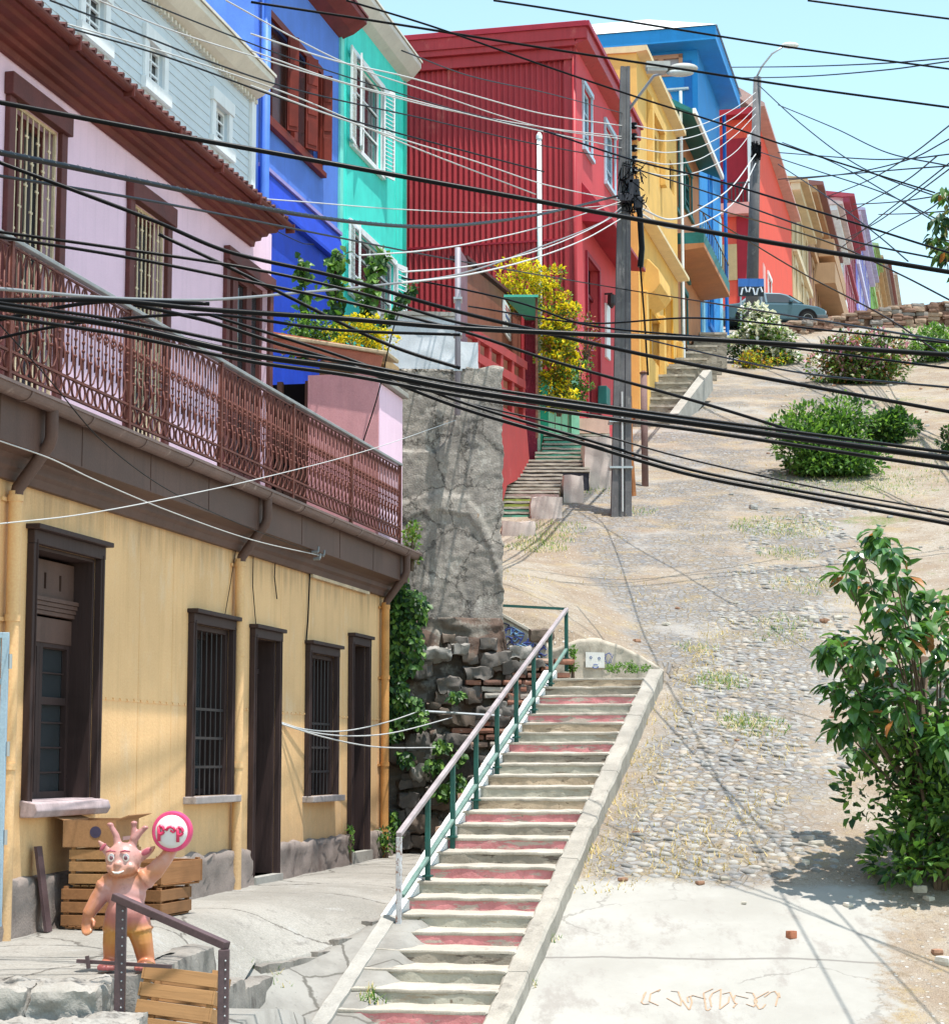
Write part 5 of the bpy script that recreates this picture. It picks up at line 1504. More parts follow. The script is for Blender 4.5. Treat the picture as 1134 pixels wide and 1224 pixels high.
YF = Fr(P(602, 600, 40), (.154, 1))
redm = paint('red fence paint', (.42,.05,.05), .12, .7, 2, stain=(.52,.14,.12), stain_lo=.62, bump=.3)
def make_yard():
    # painted steps
    root = thing('painted_steps', 'short flight of steps painted green, black and white leading to the green gate', 'steps', (0,0,0))
    n = 11
    cols = {'teal': (.10,.30,.30), 'green': (.12,.36,.26), 'lime': (.36,.42,.10), 'rust': (.30,.20,.12), 'pink': (.50,.36,.33), 'black': (.03,.03,.04), 'grey': (.22,.20,.20), 'sea': (.12,.40,.30)}
    seq = ['teal','green','lime','pink','rust','grey','black','black','sea','green','sea','green']
    spec = [(606,640,626,39.4),(606,612,634,39.9),(606,599,634,40.4),(606,587,668,41.0),(606,579,670,41.5),(606,571,672,42.1),(622,562,704,42.9),(622,554,705,43.5),(640,545,724,44.2),(648,535,728,44.8),(650,524,728,45.4),(650,514,728,46.0)]
    spec = [(a-8 if a < 610 else a, b, c, d) for a, b, c, d in spec]
    fine = []
    for (a, b) in zip(spec, spec[1:]):
        fine += [a, tuple((a[k]+b[k])/2 if k not in (0, 2) else a[k] for k in range(4))]
    fine.append(spec[-1]); seq = [seq[min(i//2, len(seq)-1)] if i % 2 == 0 else ('grey' if 8 < i < 16 else seq[min(i//2, len(seq)-1)]) for i in range(len(fine))]; spec = fine
    for i, (ul, v, ur, Y) in enumerate(spec):
        p, q = P(ul, v, Y), P(ur, v, Y); Yn = Y+.72
        mb = MB(); c = (p+q)/2
        Yn = Y+.45
        if i == len(spec)-1: Yn = Y+1.2
        rough_box(mb, (c.x, (Y+Yn)/2, c.z-.66), ((q.x-p.x)/2, (Yn-Y)/2, .6), .014, .08, seed=i*2.1, m=0, mfront=(1, 1))
        rough_box(mb, (c.x, (Y+Yn)/2-.005, c.z-.02), ((q.x-p.x)/2+.01, (Yn-Y)/2+.01, .02), .014, .08, seed=i*3.1, m=0)
        mb.build('step', [M['tread'], riser_mat('step paint '+seq[i], cols[seq[i]], (.45,.42,.38), .64)], root)
    # side blocks
    mb = MB()
    for (u0, u1, vt, vb, Y) in ((698,733,524,574,43.2),(634,672,596,628,39.6),(673,697,570,596,41.4),(600,640,625,662,37.9)):
        p, q = P(u0, vt, Y), P(u1, vb, Y)
        rough_box(mb, ((p.x+q.x)/2, Y+.75, (p.z+q.z)/2-.25), ((q.x-p.x)/2, .75, (p.z-q.z)/2+.3), .03, .08, seed=u0*.3, rnd_k=.15)
    mb.build('side_block', paint('pinkish cement block', (.55,.47,.43), .15, .9, 2, stain=(.36,.28,.25), stain_lo=.6, bump=.6), root, autosm=40)
    # red openwork fence
    fr = thing('red_fence', 'red concrete fence with an openwork top beside the painted steps', 'fence', YF.o, YF.rz)
    def pl(u, v, y=0): x, z = YF.px(u, v, y); return Vector((x, y, z))
    mb = MB()
    pts = [pl(566,470), pl(629,508), pl(634,565), pl(606,580), pl(575,700), pl(560,690)]
    k = len(pts); b = [p+Vector((0,.16,0)) for p in pts]
    mb.add(pts+b, [tuple(range(k)), tuple(range(k,2*k))[::-1]]+[(i,(i+1)%k,k+(i+1)%k,k+i) for i in range(k)])
    mb.build('fence_panel', redm, fr)
    mb = MB()
    rails = [((566,396),(631,437)), ((566,423),(629,460)), ((566,445),(629,484)), ((566,470),(629,508))]
    for j, (a, c) in enumerate(rails): mb.beam(pl(*a)+Vector((0,.08,0)), pl(*c)+Vector((0,.08,0)), .13+.004*j, .17)
    for u in (574, 588, 602, 615, 628):
        f = (u-566)/63; a = pl(u, 396+f*40); c = pl(u, 472+f*38)
        mb.box(a.x-.16, a.x+.16, .03, .13, c.z, a.z)
    mb.build('openwork', redm, fr)
    # red granular gate post with its teal edge
    gp = thing('gate_post', 'dark red roughcast gate post with pale green edge beside the shrub', 'gate post', P(635, 560, 45.2))
    w = .13
    mb = MB(); zt = P(635, 380, 45.2).z-P(635, 560, 45.2).z
    mb.box(-w, w, -.13, .13, -.6, zt); mb.build('shaft', paint('dark red roughcast', (.26,.03,.06), .2, .9, 20, stain=(.45,.15,.18), stain_lo=.58, bump=1.0), gp)
    mb = MB(); mb.box(w+.003, w+.07, -.10, .12, -.6, zt+.5); mb.build('edge_board', paint('pale green edge', (.40,.56,.42), .15, .7, 3), gp)
    mb = MB(); mb.box(-w-.02, w+.02, -.15, .15, zt, zt+.06); mb.build('cap', M['tread'], gp)
    # green plank gate
    G = 45.9
    gt = thing('plank_gate', 'weathered pale green plank gate with slanted top at the head of the painted steps', 'gate', P(647, 545, G))
    o = P(647, 545, G)
    gm = wood('weathered green planks', (.20,.50,.36), 'z', .8, .25)
    gd = paint('strong green post', (.01,.28,.18), .15, .6, 4)
    top = [(647,452),(655,455),(663,463),(671,472),(679,484),(684,492)]
    mb = MB()
    for (u0, v0), (u1, v1) in zip(top, top[1:]):
        a, b_, c, d = P(u0+.3, v0, G)-o, P(u1-.3, v1, G)-o, P(u1-.3, 546, G)-o, P(u0+.3, 546, G)-o
        t = Vector((0,.05,0)); mb.add([a,b_,c,d,a+t,b_+t,c+t,d+t], [(0,3,2,1),(4,5,6,7),(0,1,5,4),(1,2,6,5),(2,3,7,6),(3,0,4,7)])
    mb.build('planks', gm, gt)
    for (u, v) in ((650,450),(687,440)):
        a = P(u, v, G)-o; mb = MB(); mb.box(a.x-.09, a.x+.09, -.08, -.01, -.2, a.z); mb.build('post', gd if u < 660 else paint('mint post', (.25,.58,.42), .1, .7, 3), gt)
    mb = MB(); a = P(700, 500, G)-o; mb.box(P(690,500,G).x-o.x, P(728,500,G).x-o.x, -.02, .03, P(700,518,G).z-o.z, P(700,500,G).z-o.z); mb.build('base_board', paint('pink base', (.60,.40,.33), .1, .8, 3), gt)
    # wooden shed
    S = thing('wooden_shed', 'brown plank shed above the red fence', 'shed', YF.o, YF.rz)
    y = .55
    def ps(u, v, yy=y): x, z = YF.px(u, v, yy); return Vector((x, yy, z))
    wm = wood('red brown shed planks', (.24,.085,.05), 'z', .7, .3)
    a, b = ps(556, 330), ps(630, 384)
    zl = ps(560, 520).z
    mb = MB(); x = a.x; k = 0
    while x < b.x:
        f = (x-a.x)/(b.x-a.x); zt = ps(556,328).z + (ps(630,384).z-ps(556,328).z)*f
        mb.box(x, x+.135, y, y+.03+(k%2)*.004, zl-1.5, zt+.25); x += .14; k += 1
    mb.build('plank_wall', wm, S)
    mb = MB(); e0 = ps(556, 328)
    mb.beam(e0+Vector((-.2,.1,.30)), Vector((b.x+.1, y+.1, b.z+.32)), .35, .06); mb.build('roof', paint('dark shed roof', (.10,.03,.03), .2, .8, 2), S)
    mb = MB(); mb.box(a.x-.9, a.x-.05, y-.05, y+.02, zl-1.5, a.z+.3); mb.build('side_sheet', paint('mauve shed sheet', (.22,.12,.15), .2, .7, 2), S)
    sg = ps(602, 357, y-.04); s2 = ps(610, 408, y-.04)
    nb = thing('notice_board', 'narrow white notice with small red and blue marks on the shed', 'notice', YF.w(sg.x, y-.04, s2.z), YF.rz)
    W, H = s2.x-sg.x, sg.z-s2.z
    mb = MB(); mb.box(0, W, -.01, .03, 0, H); mb.build('board', paint('notice white', (.72,.72,.74), .06, .6, 5), nb)
    for (z0, z1, c) in ((.84,.88,(.5,.05,.06)),(.74,.78,(.5,.05,.06)),(.52,.62,(.12,.16,.3)),(.36,.40,(.12,.16,.3)),(.20,.24,(.3,.3,.34)),(.1,.13,(.3,.3,.34))):
        mb = MB(); mb.box(W*.15, W*.8, -.016, -.011, H*z0, H*z1); mb.build('mark', plain('notice ink', c, .7, .2), nb)
    # green awning
    aw = thing('green_awning', 'faded green sheet awning over the shed entrance beside the yellow shrub', 'awning', P(603, 353, 41.6))
    o = P(603, 353, 41.6)
    q = [P(602,352,41.6)-o, P(643,352,41.9)-o, P(643,380,45.0)-o, P(628,380,45.0)-o]
    mb = MB(); t = Vector((0,0,-.05)); mb.add(q+[p+t for p in q], [(0,1,2,3),(7,6,5,4),(0,4,5,1),(1,5,6,2),(2,6,7,3),(3,7,4,0)])
    mb.build('sheet', paint('sea green sheet', (.07,.42,.32), .1, .5, 2, stain=(.2,.5,.42), stain_lo=.6), aw)
    mb = MB()
    for (u, v, Y) in ((641,354,42.0),):
        p = P(u, v, Y)-o; mb.beam(p, p+Vector((0,0,-3)), .05, .05)
    mb.build('prop', M['rust'], aw)
    # white pipe in front of the red side wall
    p = P(645, 345, 45.8); q = P(646, 166, 45.8)
    wp = thing('white_pipe', 'tall white pipe standing in front of the red corrugated wall', 'pipe', (p.x, p.y, p.z-2))
    mb = MB(); mb.tube([(0,0,0),(0,0,q.z-p.z+2)], .055, 10); mb.build('pipe', M['whitepaint'], wp, smooth=True)
    mb = MB(); mb.lathe([(.07,0),(.07,.08),(.03,.16)], (0,0,q.z-p.z+2), 10); mb.build('cap', M['whitepaint'], wp)
    # whitewashed parapet on the retaining wall and the conduit post
    R = Fr(P(470, 400, 30.5), (1, .05))
    ww = thing('white_parapet', 'whitewashed parapet wall on top of the grey retaining wall', 'wall', R.o, R.rz)
    a = R.px(455, 376); b = R.px(548, 384); zb = R.px(500, 452)[1]
    mb = MB(); c = ((a[0]+b[0])/2, .2, (a[1]+zb)/2-.1)
    rough_box(mb, c, ((b[0]-a[0])/2, .2, (a[1]-zb)/2+.1), .02, .08, seed=3); 
    a2 = R.px(548, 405); b2 = R.px(572, 405); rough_box(mb, ((a2[0]+b2[0])/2, .4, (a2[1]+zb)/2-.1), ((b2[0]-a2[0])/2, .18, (a2[1]-zb)/2+.1), .02, .08, seed=9)
    mb.build('wall_body', paint('blotchy whitewash', (.62,.64,.68), .1, .9, 2.5, stain=(.40,.41,.43), stain_lo=.58, bump=.5), ww, autosm=40)
    mb = MB(); mb.beam((a[0], .2, a[1]+.03), (b[0], .2, b[1]+.1), .5, .06); mb.build('coping', M['concrete'], ww)
    p = P(547, 470, 27.55); q = P(547, 296, 27.55)
    cpst = thing('conduit_post', 'thin grey purple pipe post rising in front of the retaining wall', 'pipe post', p)
    mb = MB(); mb.tube([(0,0,-.3),(0,0,q.z-p.z)], .042, 10); mb.build('shaft', plain('grey lilac pipe', (.26,.24,.28), .5, .4), cpst, smooth=True)
    mb = MB()
    for k in range(3): mb.box(-.06, .06, -.06, .2, .3+k*.5, .33+k*.5)
    mb.build('clamp', M['metal'], cpst)
make_yard()

def make_side_steps():
    root = thing('side_steps', 'grey concrete steps climbing to the yellow and terracotta house doors', 'steps', (0,0,0))
    n = 8
    for i in range(n):
        f = i/(n-1); Y = 53.0+5.0*f; v = 503-64*f; ul = 756+18*f; ur = 800+34*f
        p, q = P(ul, v, Y), P(ur, v, Y); c = (p+q)/2
        mb = MB(); rough_box(mb, (c.x, Y+.45, c.z-.6), ((q.x-p.x)/2, .48, .6), .02, .1, seed=i*3.3, m=1, mtop=0); rough_box(mb, (c.x, Y+.43, c.z-.02), ((q.x-p.x)/2+.02, .48, .03), .012, .1, seed=i*1.3, m=0)
        mb.build('step', [M['tread'], M['darkriser']], root)
    for i in range(6):
        f = i/5; Y = 59+8*f; v = 436-38*f; ul = 800+36*f; ur = 838+30*f
        p, q = P(ul, v, Y), P(ur, v, Y); c = (p+q)/2
        mb = MB(); rough_box(mb, (c.x, Y+.8, c.z-.6), ((q.x-p.x)/2, .84, .6), .02, .12, seed=i*2.3, m=1, mtop=0); rough_box(mb, (c.x, Y+.78, c.z-.02), ((q.x-p.x)/2+.02, .84, .035), .012, .12, seed=i*1.3, m=0)
        mb.build('step', [M['tread'], M['darkriser']], root)
    mb = MB()
    a, b = P(806, 492, 53.5), P(846, 440, 58.5)
    mb.beam(a+Vector((0,0,-.35)), b+Vector((0,0,-.35)), .25, .6); mb.build('parapet', M['concrete'], root)
make_side_steps()

# ================================================================ poles
def lamp_head(mb, c, d, L, m=0):
    d = Vector(d).normalized(); q = d.to_track_quat('X', 'Z').to_matrix()
    mb.ell(c, (L/2, L*.17, L*.13), 14, 8, m, q)
conc_pole = paint('weathered concrete pole', (.14,.135,.14), .2, .9, 3, stain=(.26,.245,.235), stain_lo=.56, bump=.5)
def make_pole1():
    b = P(742, 616, 40); b.z = gz(b.x, b.y)-.05; t = P(747, 80, 40); h = t.z-b.z
    root = thing('utility_pole', 'concrete utility pole with big street lamp and tangled wires before the red house', 'utility pole', b)
    lx = (t.x-b.x)
    mb = MB(); k = 12
    w0, w1 = .20, .095
    for i in range(k):
        f0, f1 = i/k, (i+1)/k; a, c = w0+(w1-w0)*f0, w0+(w1-w0)*f1
        vs = []
        for f, w in ((f0, a), (f1, c)):
            for (sx, sy) in ((-1,-1),(-.35,-1),(-.3,-.8),(.3,-.8),(.35,-1),(1,-1),(1,1),(-1,1)): vs.append((lx*f+sx*w, sy*w*.8, h*f))
        mb.add(vs, [(j, (j+1)%8, 8+(j+1)%8, 8+j) for j in range(8)]+([tuple(range(8,16))] if i == k-1 else []))
    mb.build('shaft', conc_pole, root)
    z = lambda v: P(742, v, 40).z-b.z
    mb = MB(); mb.tube([(.02,-.19,.1),(.03,-.17,z(470))], .02, 6); mb.build('conduit', M['white_cable'], root)
    mb = MB()
    for v in (560, 505): mb.box(-.23, .23, -.2, .18, z(v)-.02, z(v)+.02)
    mb.build('strap', M['metal'], root)
    # insulator rack
    X = lambda u: P(u, 300, 40).x-b.x
    mb = MB(); mb.box(X(753), X(756), -.03, .03, z(250), z(140)); mb.build('rack', M['metal'], root)
    for v in (150, 163, 177, 190, 203):
        mb = MB(); mb.lathe([(.03,-.07),(.07,-.05),(.045,0),(.07,.05),(.03,.07)], (X(759), 0, z(v)), 10); mb.box(X(750), X(759), -.015, .015, z(v)-.015, z(v)+.015)
        mb.build('insulator', M['black'], root, smooth=True)
    mb = MB()
    for (u, v, w, hh) in ((757,228,.11,.17),(762,246,.09,.12),(748,240,.15,.08),(752,218,.08,.10)):
        mb.box(X(u)-w, X(u)+w, -.30, -.1, z(v)-hh, z(v)+hh)
    mb.build('junction_box', paint('dark junction box', (.04,.04,.05), .2, .6, 4), root, bevel=.02)
    rr = random.Random(4); mb = MB()
    for i in range(26):
        pts = []; u, v = rr.uniform(744, 766), rr.uniform(205, 255)
        for q in range(6): pts.append((X(u+rr.uniform(-9,9)), -.25+rr.uniform(-.12,.2), z(v+rr.uniform(-14,14))))
        mb.tube(pts, .011, 5)
    mb.tube([(X(761),-.2,z(232)),(X(764),-.22,z(260)),(X(766),-.2,z(300)),(X(764),-.2,z(322))], .06, 8)
    mb.tube([(X(764),-.2,z(322)),(X(768),-.2,z(380)),(X(772),-.15,z(450))], .02, 6)
    mb.build('wire_tangle', M['black'], root)
    mb = MB(); mb.tube([(X(752),0,z(132)),(X(762),-.25,z(122)),(X(780),-.7,z(104)),(X(800),-1.0,z(104))], .03, 8); mb.build('lamp_arm', M['metal'], root, smooth=True)
    mb = MB(); c = Vector((X(800), -1.0, z(101)))
    mb.ell(c+Vector((.22,0,0)), (.29,.13,.10), 16, 10); mb.box(c.x-.52, c.x-.05, -1.11, -.89, c.z-.02, c.z+.11); 
    mb.box(c.x-.50, c.x-.1, -1.10, -.90, c.z-.08, c.z-.02)
    mb.build('lamp_head', paint('pale lamp housing', (.40,.39,.37), .1, .4, 3, spec=.5), root, autosm=50)
    mb = MB(); mb.ell(c+Vector((.15,0,-.10)), (.28,.12,.07), 12, 6); mb.build('lens', glass('lamp lens', (.4,.42,.42), .2), root, smooth=True)
make_pole1()
def make_pole2():
    b = P(897, 378, 80); b.z = gz(b.x, b.y)-.1; t = P(905, 92, 80); h = t.z-b.z
    root = thing('street_lamp', 'slender far pole with a small street lamp in front of the vermilion house', 'street lamp', b)
    mb = MB(); mb.tube([(0,0,0),(t.x-b.x,0,h)], [.27,.16], 10); mb.build('shaft', conc_pole, root, smooth=True)
    X = lambda u: P(u, 300, 80).x-b.x; z = lambda v: P(742, v, 80).z-b.z
    mb = MB(); mb.tube([(X(906),0,z(95)),(X(913),-.3,z(82)),(X(924),-.6,z(70)),(X(936),-.8,z(64))], .04, 8); mb.build('lamp_arm', M['metal'], root, smooth=True)
    mb = MB(); mb.ell((X(945),-.8,z(62)), (.36,.16,.13), 12, 8); mb.build('lamp_head', paint('white lamp housing', (.66,.66,.64), .1, .4, 3), root, smooth=True)
    mb = MB(); rr = random.Random(8)
    for i in range(18):
        mb.tube([(X(rr.uniform(898,910)), -.3+rr.uniform(-.1,.1), z(rr.uniform(170,195))) for q in range(4)], .03, 5)
    mb.box(X(899), X(907), -.35, -.1, z(188), z(174)); mb.build('junction_box', M['black'], root)
make_pole2()
def make_posts():
    b = hit(771, 580); t = P(769, 447, b.y)
    r = thing('brown_post', 'rusty brown iron post standing right of the utility pole', 'post', b)
    mb = MB(); mb.tube([(0,0,-.2),(t.x-b.x,0,t.z-b.z)], .075, 10); mb.build('shaft', paint('brown lilac rust', (.20,.12,.11), .2, .8, 4), r, smooth=True)
    mb = MB(); mb.lathe([(.08,0),(.09,.03),(.04,.07)], (t.x-b.x,0,t.z-b.z), 10); mb.build('cap', M['rust'], r)
    b = hit(757, 592)
    r = thing('short_post', 'short orange rusty stake leaning just behind the utility pole', 'stake', b)
    mb = MB(); mb.tube([(0,0,-.2),(-.06,0,1.0),(-.05,.03,2.1)], [.07,.06,.04], 8); mb.build('shaft', paint('orange rust', (.32,.13,.05), .25, .8, 5), r)
make_posts()

# ================================================================ car, sign and stone wall at the crest
def make_car():
    Y = 83.5; c = P(922, 384, Y); c.z = gz(c.x, Y, False)
    root = thing('parked_car', 'blue grey sedan parked across the crest of the street behind a blue sign', 'car', c, math.radians(5))
    L = 4.2; s = 1.0
    body = [(-2.1,.32),(-2.12,.62),(-2.02,.86),(-1.5,.93),(.95,.95),(1.75,.84),(2.08,.70),(2.12,.38),(1.9,.25),(-1.9,.25)]
    cab = [(-1.55,.92),(-1.0,1.36),(-.55,1.44),(.25,1.43),(.55,1.36),(1.18,.95)]
    cm = plain('blue grey car paint', (.055,.115,.15), .3, .6, .2, .08, 2)
    def prof(mb, pr, w0, w1, m=0):
        k = len(pr); zmx = max(p[1] for p in pr); zmn = min(p[1] for p in pr)
        vs = []
        for sgn in (-1, 1):
            for (x, z) in pr:
                w = w0+(w1-w0)*(z-zmn)/(zmx-zmn); vs.append((x, sgn*w, z))
        mb.add(vs, [tuple(range(k)), tuple(range(k,2*k))[::-1]]+[(i,(i+1)%k,k+(i+1)%k,k+i) for i in range(k)], m)
    mb = MB(); prof(mb, body, .80, .84); bd = mb.build('body', cm, root, bevel=.06)
    mb = MB(); prof(mb, cab, .80, .58); mb.build('cabin', cm, root, bevel=.05)
    for sgn in (-1,):
        for pr in ([(-1.32,.98),(-.95,1.31),(-.55,1.37),(-.45,1.37),(-.42,.98)], [(-.34,.98),(-.36,1.37),(.2,1.37),(.48,1.30),(.95,.98)]):
            mb = MB(); vs = []
            for off in (0, .02):
                for (x, z) in pr:
                    w = .80+(.58-.80)*(z-.92)/(1.44-.92)+.012-off; vs.append((x, -w, z))
            k = len(pr); mb.add(vs, [tuple(range(k)), tuple(range(k,2*k))[::-1]]+[(i,(i+1)%k,k+(i+1)%k,k+i) for i in range(k)])
            mb.build('side_window', M['glass'], root)
    mb = MB(); mb.add([(.62,-.62,1.345),(.62,.62,1.345),(1.2,.74,.965),(1.2,-.74,.965)], [(0,1,2,3)]); mb.build('windscreen', M['glass'], root)
    tyre = plain('tyre rubber', (.02,.02,.02), .9, .2)
    for x in (-1.3, 1.32):
        for sy in (-1, 1):
            mb = MB(); mb.lathe([(.20,-.09),(.30,-.09),(.315,-.05),(.315,.05),(.30,.09),(.20,.09)], (x, sy*.76, .315), 20, axis='y'); wl = mb.build('wheel', tyre, root, autosm=40)
            mb = MB(); mb.lathe([(.02,-.05),(.20,-.095),(.20,.095),(.02,.05)], (x, sy*.76, .315), 14, axis='y'); mb.build('rim', M['metal'], wl)
            mb = MB(); mb.lathe([(.02,-.01),(.40,-.01),(.40,.01),(.02,.01)], (x, sy*.836, .34), 18, axis='y'); mb.build('wheel_arch', M['dark'], root)
    for y in (-.6, .6):
        mb = MB(); mb.box(2.05, 2.13, y-.14, y+.14, .55, .68); mb.build('headlight', glass('headlight glass', (.5,.5,.48), .15), root, bevel=.02)
        mb = MB(); mb.box(-2.13, -2.05, y-.14, y+.14, .62, .78); mb.build('tail_light', plain('red lamp plastic', (.4,.02,.02), .3, .5), root, bevel=.02)
    mb = MB(); mb.box(1.7, 2.17, -.82, .82, .34, .50); mb.build('bumper', plain('dark bumper', (.08,.09,.10), .5, .4), root, bevel=.03)
    mb = MB(); mb.box(.55, .70, -.95, -.80, .98, 1.08); mb.build('mirror', cm, root, bevel=.02)
make_car()
def make_sign():
    Y = 76; a, b = P(882, 333, Y), P(913, 354, Y); g = gz((a.x+b.x)/2, Y, False)
    o = Vector(((a.x+b.x)/2, Y, g))
    root = thing('blue_sign', 'blue and black street sign with white marks standing in front of the parked car', 'sign', o)
    w = (b.x-a.x)/2; zt, zb = a.z-g, b.z-g; zm = zt-(zt-zb)*.45
    mb = MB(); mb.box(-w, w, -.03, .03, zm, zt, 0); mb.box(-w, w, -.031, .03, zb, zm-.001, 1)
    mb.build('panel', [plain('sign blue', (.03,.14,.42), .5, .4), plain('sign black', (.015,.02,.025), .5, .4)], root)
    for x in (-w*.8, w*.8):
        mb = MB(); mb.box(x-.03, x+.03, .0, .06, -.2, zt); mb.build('leg', M['metal'], root)
    for (xa, s) in ((-w*.6, 1), (w*.05, -1), (w*.6, 1)):
        mb = MB(); mb.tube([(xa-.10*s, -.05, zb+.04), (xa-.04*s, -.05, zm-.08), (xa+.06*s, -.05, zm-.04), (xa+.12*s, -.05, zb+.15)], .035, 6); mb.build('white_mark', M['whitepaint'], root)
make_sign()
def make_stone_wall():
    root = thing('stone_wall', 'low brown dry stone wall along the crest on the right', 'wall', (0,0,0))
    mb = MB(); rr = random.Random(6)
    pts = [(905,391,79.6),(945,385,80),(985,381,83),(986,381,85),(1010,376,85.3),(1050,369,85.6),(1090,364,86),(1140,360,86.4),(1200,357,87)]
    for (u0, v0, Y0), (u1, v1, Y1) in zip(pts, pts[1:]):
        a, b = P(u0, v0, Y0), P(u1, v1, Y1); n = int((b-a).length/.5)
        for i in range(n):
            f = (i+.5)/n; p = a.lerp(b, f); g = gz(p.x, p.y, False)-.3; z = g; row = 0
            while z < p.z:
                hh = rr.uniform(.06,.11); rough_box(mb, (p.x+rr.uniform(-.12,.12), p.y+rr.uniform(-.06,.06), min(z+hh, p.z-hh)), (rr.uniform(.18,.34), .25, hh), .035, .10, rnd_k=.4, seed=u0+i+z, m=rr.choice((0,0,1,2))); z += hh*2
    for (u0, v0, Y0), (u1, v1, Y1) in zip(pts, pts[1:]):
        a, b = P(u0, v0, Y0), P(u1, v1, Y1); m_ = (a+b)/2; h_ = m_.z-gz(m_.x, m_.y, False)
        if (b-a).length > 1.2: mb.beam(a+Vector((0,.1,-h_/2-.15)), b+Vector((0,.1,-h_/2-.15)), .22, max(.1, h_+.2), 0)
    mb.build('stonework', [paint('brown field stone', (.22,.13,.095), .25, .9, 3), paint('grey field stone', (.27,.235,.21), .25, .9, 3), paint('sandy stone', (.36,.25,.18), .2, .9, 3)], root)
make_stone_wall()
# ================================================================ vegetation
LG = {
 'dark': leafmat('dark leaf', (.018,.055,.018)), 'mid': leafmat('mid green leaf', (.065,.15,.032)), 'lite': leafmat('light green leaf', (.16,.29,.055)),
 'yel': leafmat('yellow flower petals', (.70,.56,.03), .2, .7, .25), 'olive': leafmat('olive leaf', (.16,.17,.05)), 'rust': leafmat('orange brown leaf', (.36,.14,.04)),
 'white': leafmat('white petals', (.70,.70,.66), .2, .7, .2), 'pink': leafmat('pink petals', (.55,.25,.40), .2, .7, .2), 'gloss': leafmat('glossy broad leaf', (.034,.095,.026), .7, .25, .25), 'gloss2': leafmat('glossy leaf painted sunlit', (.085,.20,.045), .7, .27, .3)}  # gloss2 is a lighter glossy leaf with sunlight put into its colour
BARK = paint('brown bark', (.13,.09,.065), .3, .9, 8, bump=.8)
def rv(rr): 
    while True:
        v = Vector((rr.uniform(-1,1), rr.uniform(-1,1), rr.uniform(-1,1)))
        if .01 < v.length < 1: return v.normalized()
def leaf(mb, p, d, nrm, L, W, m):
    d = d.normalized(); s = d.cross(nrm)
    if s.length < 1e-3: s = d.cross(Vector((1,.2,0)))
    s.normalize(); u = s.cross(d)
    a = p; t = p+d*L-u*L*.12; ml = p+d*L*.42+s*W*.5+u*W*.16; mr = p+d*L*.42-s*W*.5+u*W*.16; c = p+d*L*.5
    c2 = p+d*L*.8
    l2 = c2+s*W*.27; r2 = c2-s*W*.27
    mb.add([a, ml, l2, t, r2, mr, c], [(0,6,1),(1,6,3,2),(6,5,4,3),(0,5,6)], m)
def bush(name, label, cat, base, rad, mats, n=1600, L=.09, clumps=26, seed=1, flowers=None, nf=0, fl=.06, group=None, droop=.0, stems=6, lift=.55, weights=None, flat=1.0):
    rr = random.Random(seed); base = Vector(base)
    root = thing(name, label, cat, base, 0, group)
    mb = MB(); fb = MB(); cl = []
    for i in range(clumps):
        v = rv(rr); k = rr.uniform(.35, .95)
        c = Vector((v.x*rad[0]*k, v.y*rad[1]*k, max(.05*rad[2], rad[2]*lift+v.z*rad[2]*k*.8)))
        cl.append((c, rr.uniform(.22,.42)*min(rad[0], rad[2])))
    for i in range(n):
        c, r = cl[i % clumps]
        v = rv(rr); p = c+Vector((v.x*r*1.15, v.y*r*1.15, v.z*r*flat))*rr.uniform(.5,1.0)**.5
        if p.z < .02: p.z = rr.uniform(.02,.2)*rad[2]
        d = (v+Vector((0,0,.35-droop))+rv(rr)*.6); nn = (v*.6+Vector((0,0,.8))+rv(rr)*.5).normalized()
        leaf(mb, p, d, nn, L*rr.uniform(.45,1.3), L*rr.uniform(.35,.65), rr.choices(range(len(mats)), weights)[0])
    mb.build('foliage', [LG[q] for q in mats], root, fix=False)
    if flowers:
        for i in range(nf):
            c, r = cl[rr.randrange(clumps)]; v = rv(rr); v.z = abs(v.z)*.8+.1; p = c+v*r*1.1
            for q in range(4): leaf(fb, p, rv(rr)+Vector((0,0,.4)), Vector((0,0,1)), fl, fl*.7, rr.randrange(len(flowers)))
        fb.build('flowers', [LG[q] for q in flowers], root, fix=False)
    sb = MB()
    for i in range(stems):
        c, r = cl[i*clumps//max(1,stems) % clumps]; sb.tube([(c.x*.12, c.y*.12, -.1), (c.x*.5, c.y*.5, c.z*.5), tuple(c)], [.03, .02, .008], 6)
    if stems: sb.build('stem', BARK, root)
    return root
def gp(u, v): 
    p = hit(u, v); p.z = gz(p.x, p.y)-.03; return p
K = 1/F
def sz(p, wpx, hpx): return (wpx*p.y*K/2, wpx*p.y*K/2*.8, hpx*p.y*K)
b = gp(913, 434); s = sz(b, 84, 66); bush('flowering_bush', 'bush with white blossom and an orange skirt below the parked car', 'bush', b, (s[0], s[1], s[2]*.75), ['mid','lite','dark','olive'], 5000, .17, 40, 11, ['white'], 800, .19)
b = gp(905, 440); bush('ground_plant', 'low orange and yellow green plants at the foot of the white blossoming bush', 'plant', b, (1.1,.5,.45), ['lite','rust','olive','yel'], 1100, .11, 20, 12, stems=2)
b = gp(1030, 458); s = sz(b, 118, 66); bush('flowering_bush', 'wide sprawling bush with pink flowers on the bank', 'bush', b, (s[0], s[1]*.7, s[2]*.75), ['olive','mid','dark','lite','rust'], 6500, .15, 50, 13, ['pink','white'], 520, .15, weights=[3,3,2,2,1])
b = gp(1122, 432); s = sz(b, 80, 46); bush('small_bush', 'small yellow green bush at the right edge below the stone wall', 'bush', b, (s[0], s[1], s[2]*.75), ['lite','mid','white'], 3000, .17, 26, 14, weights=[4,4,1])
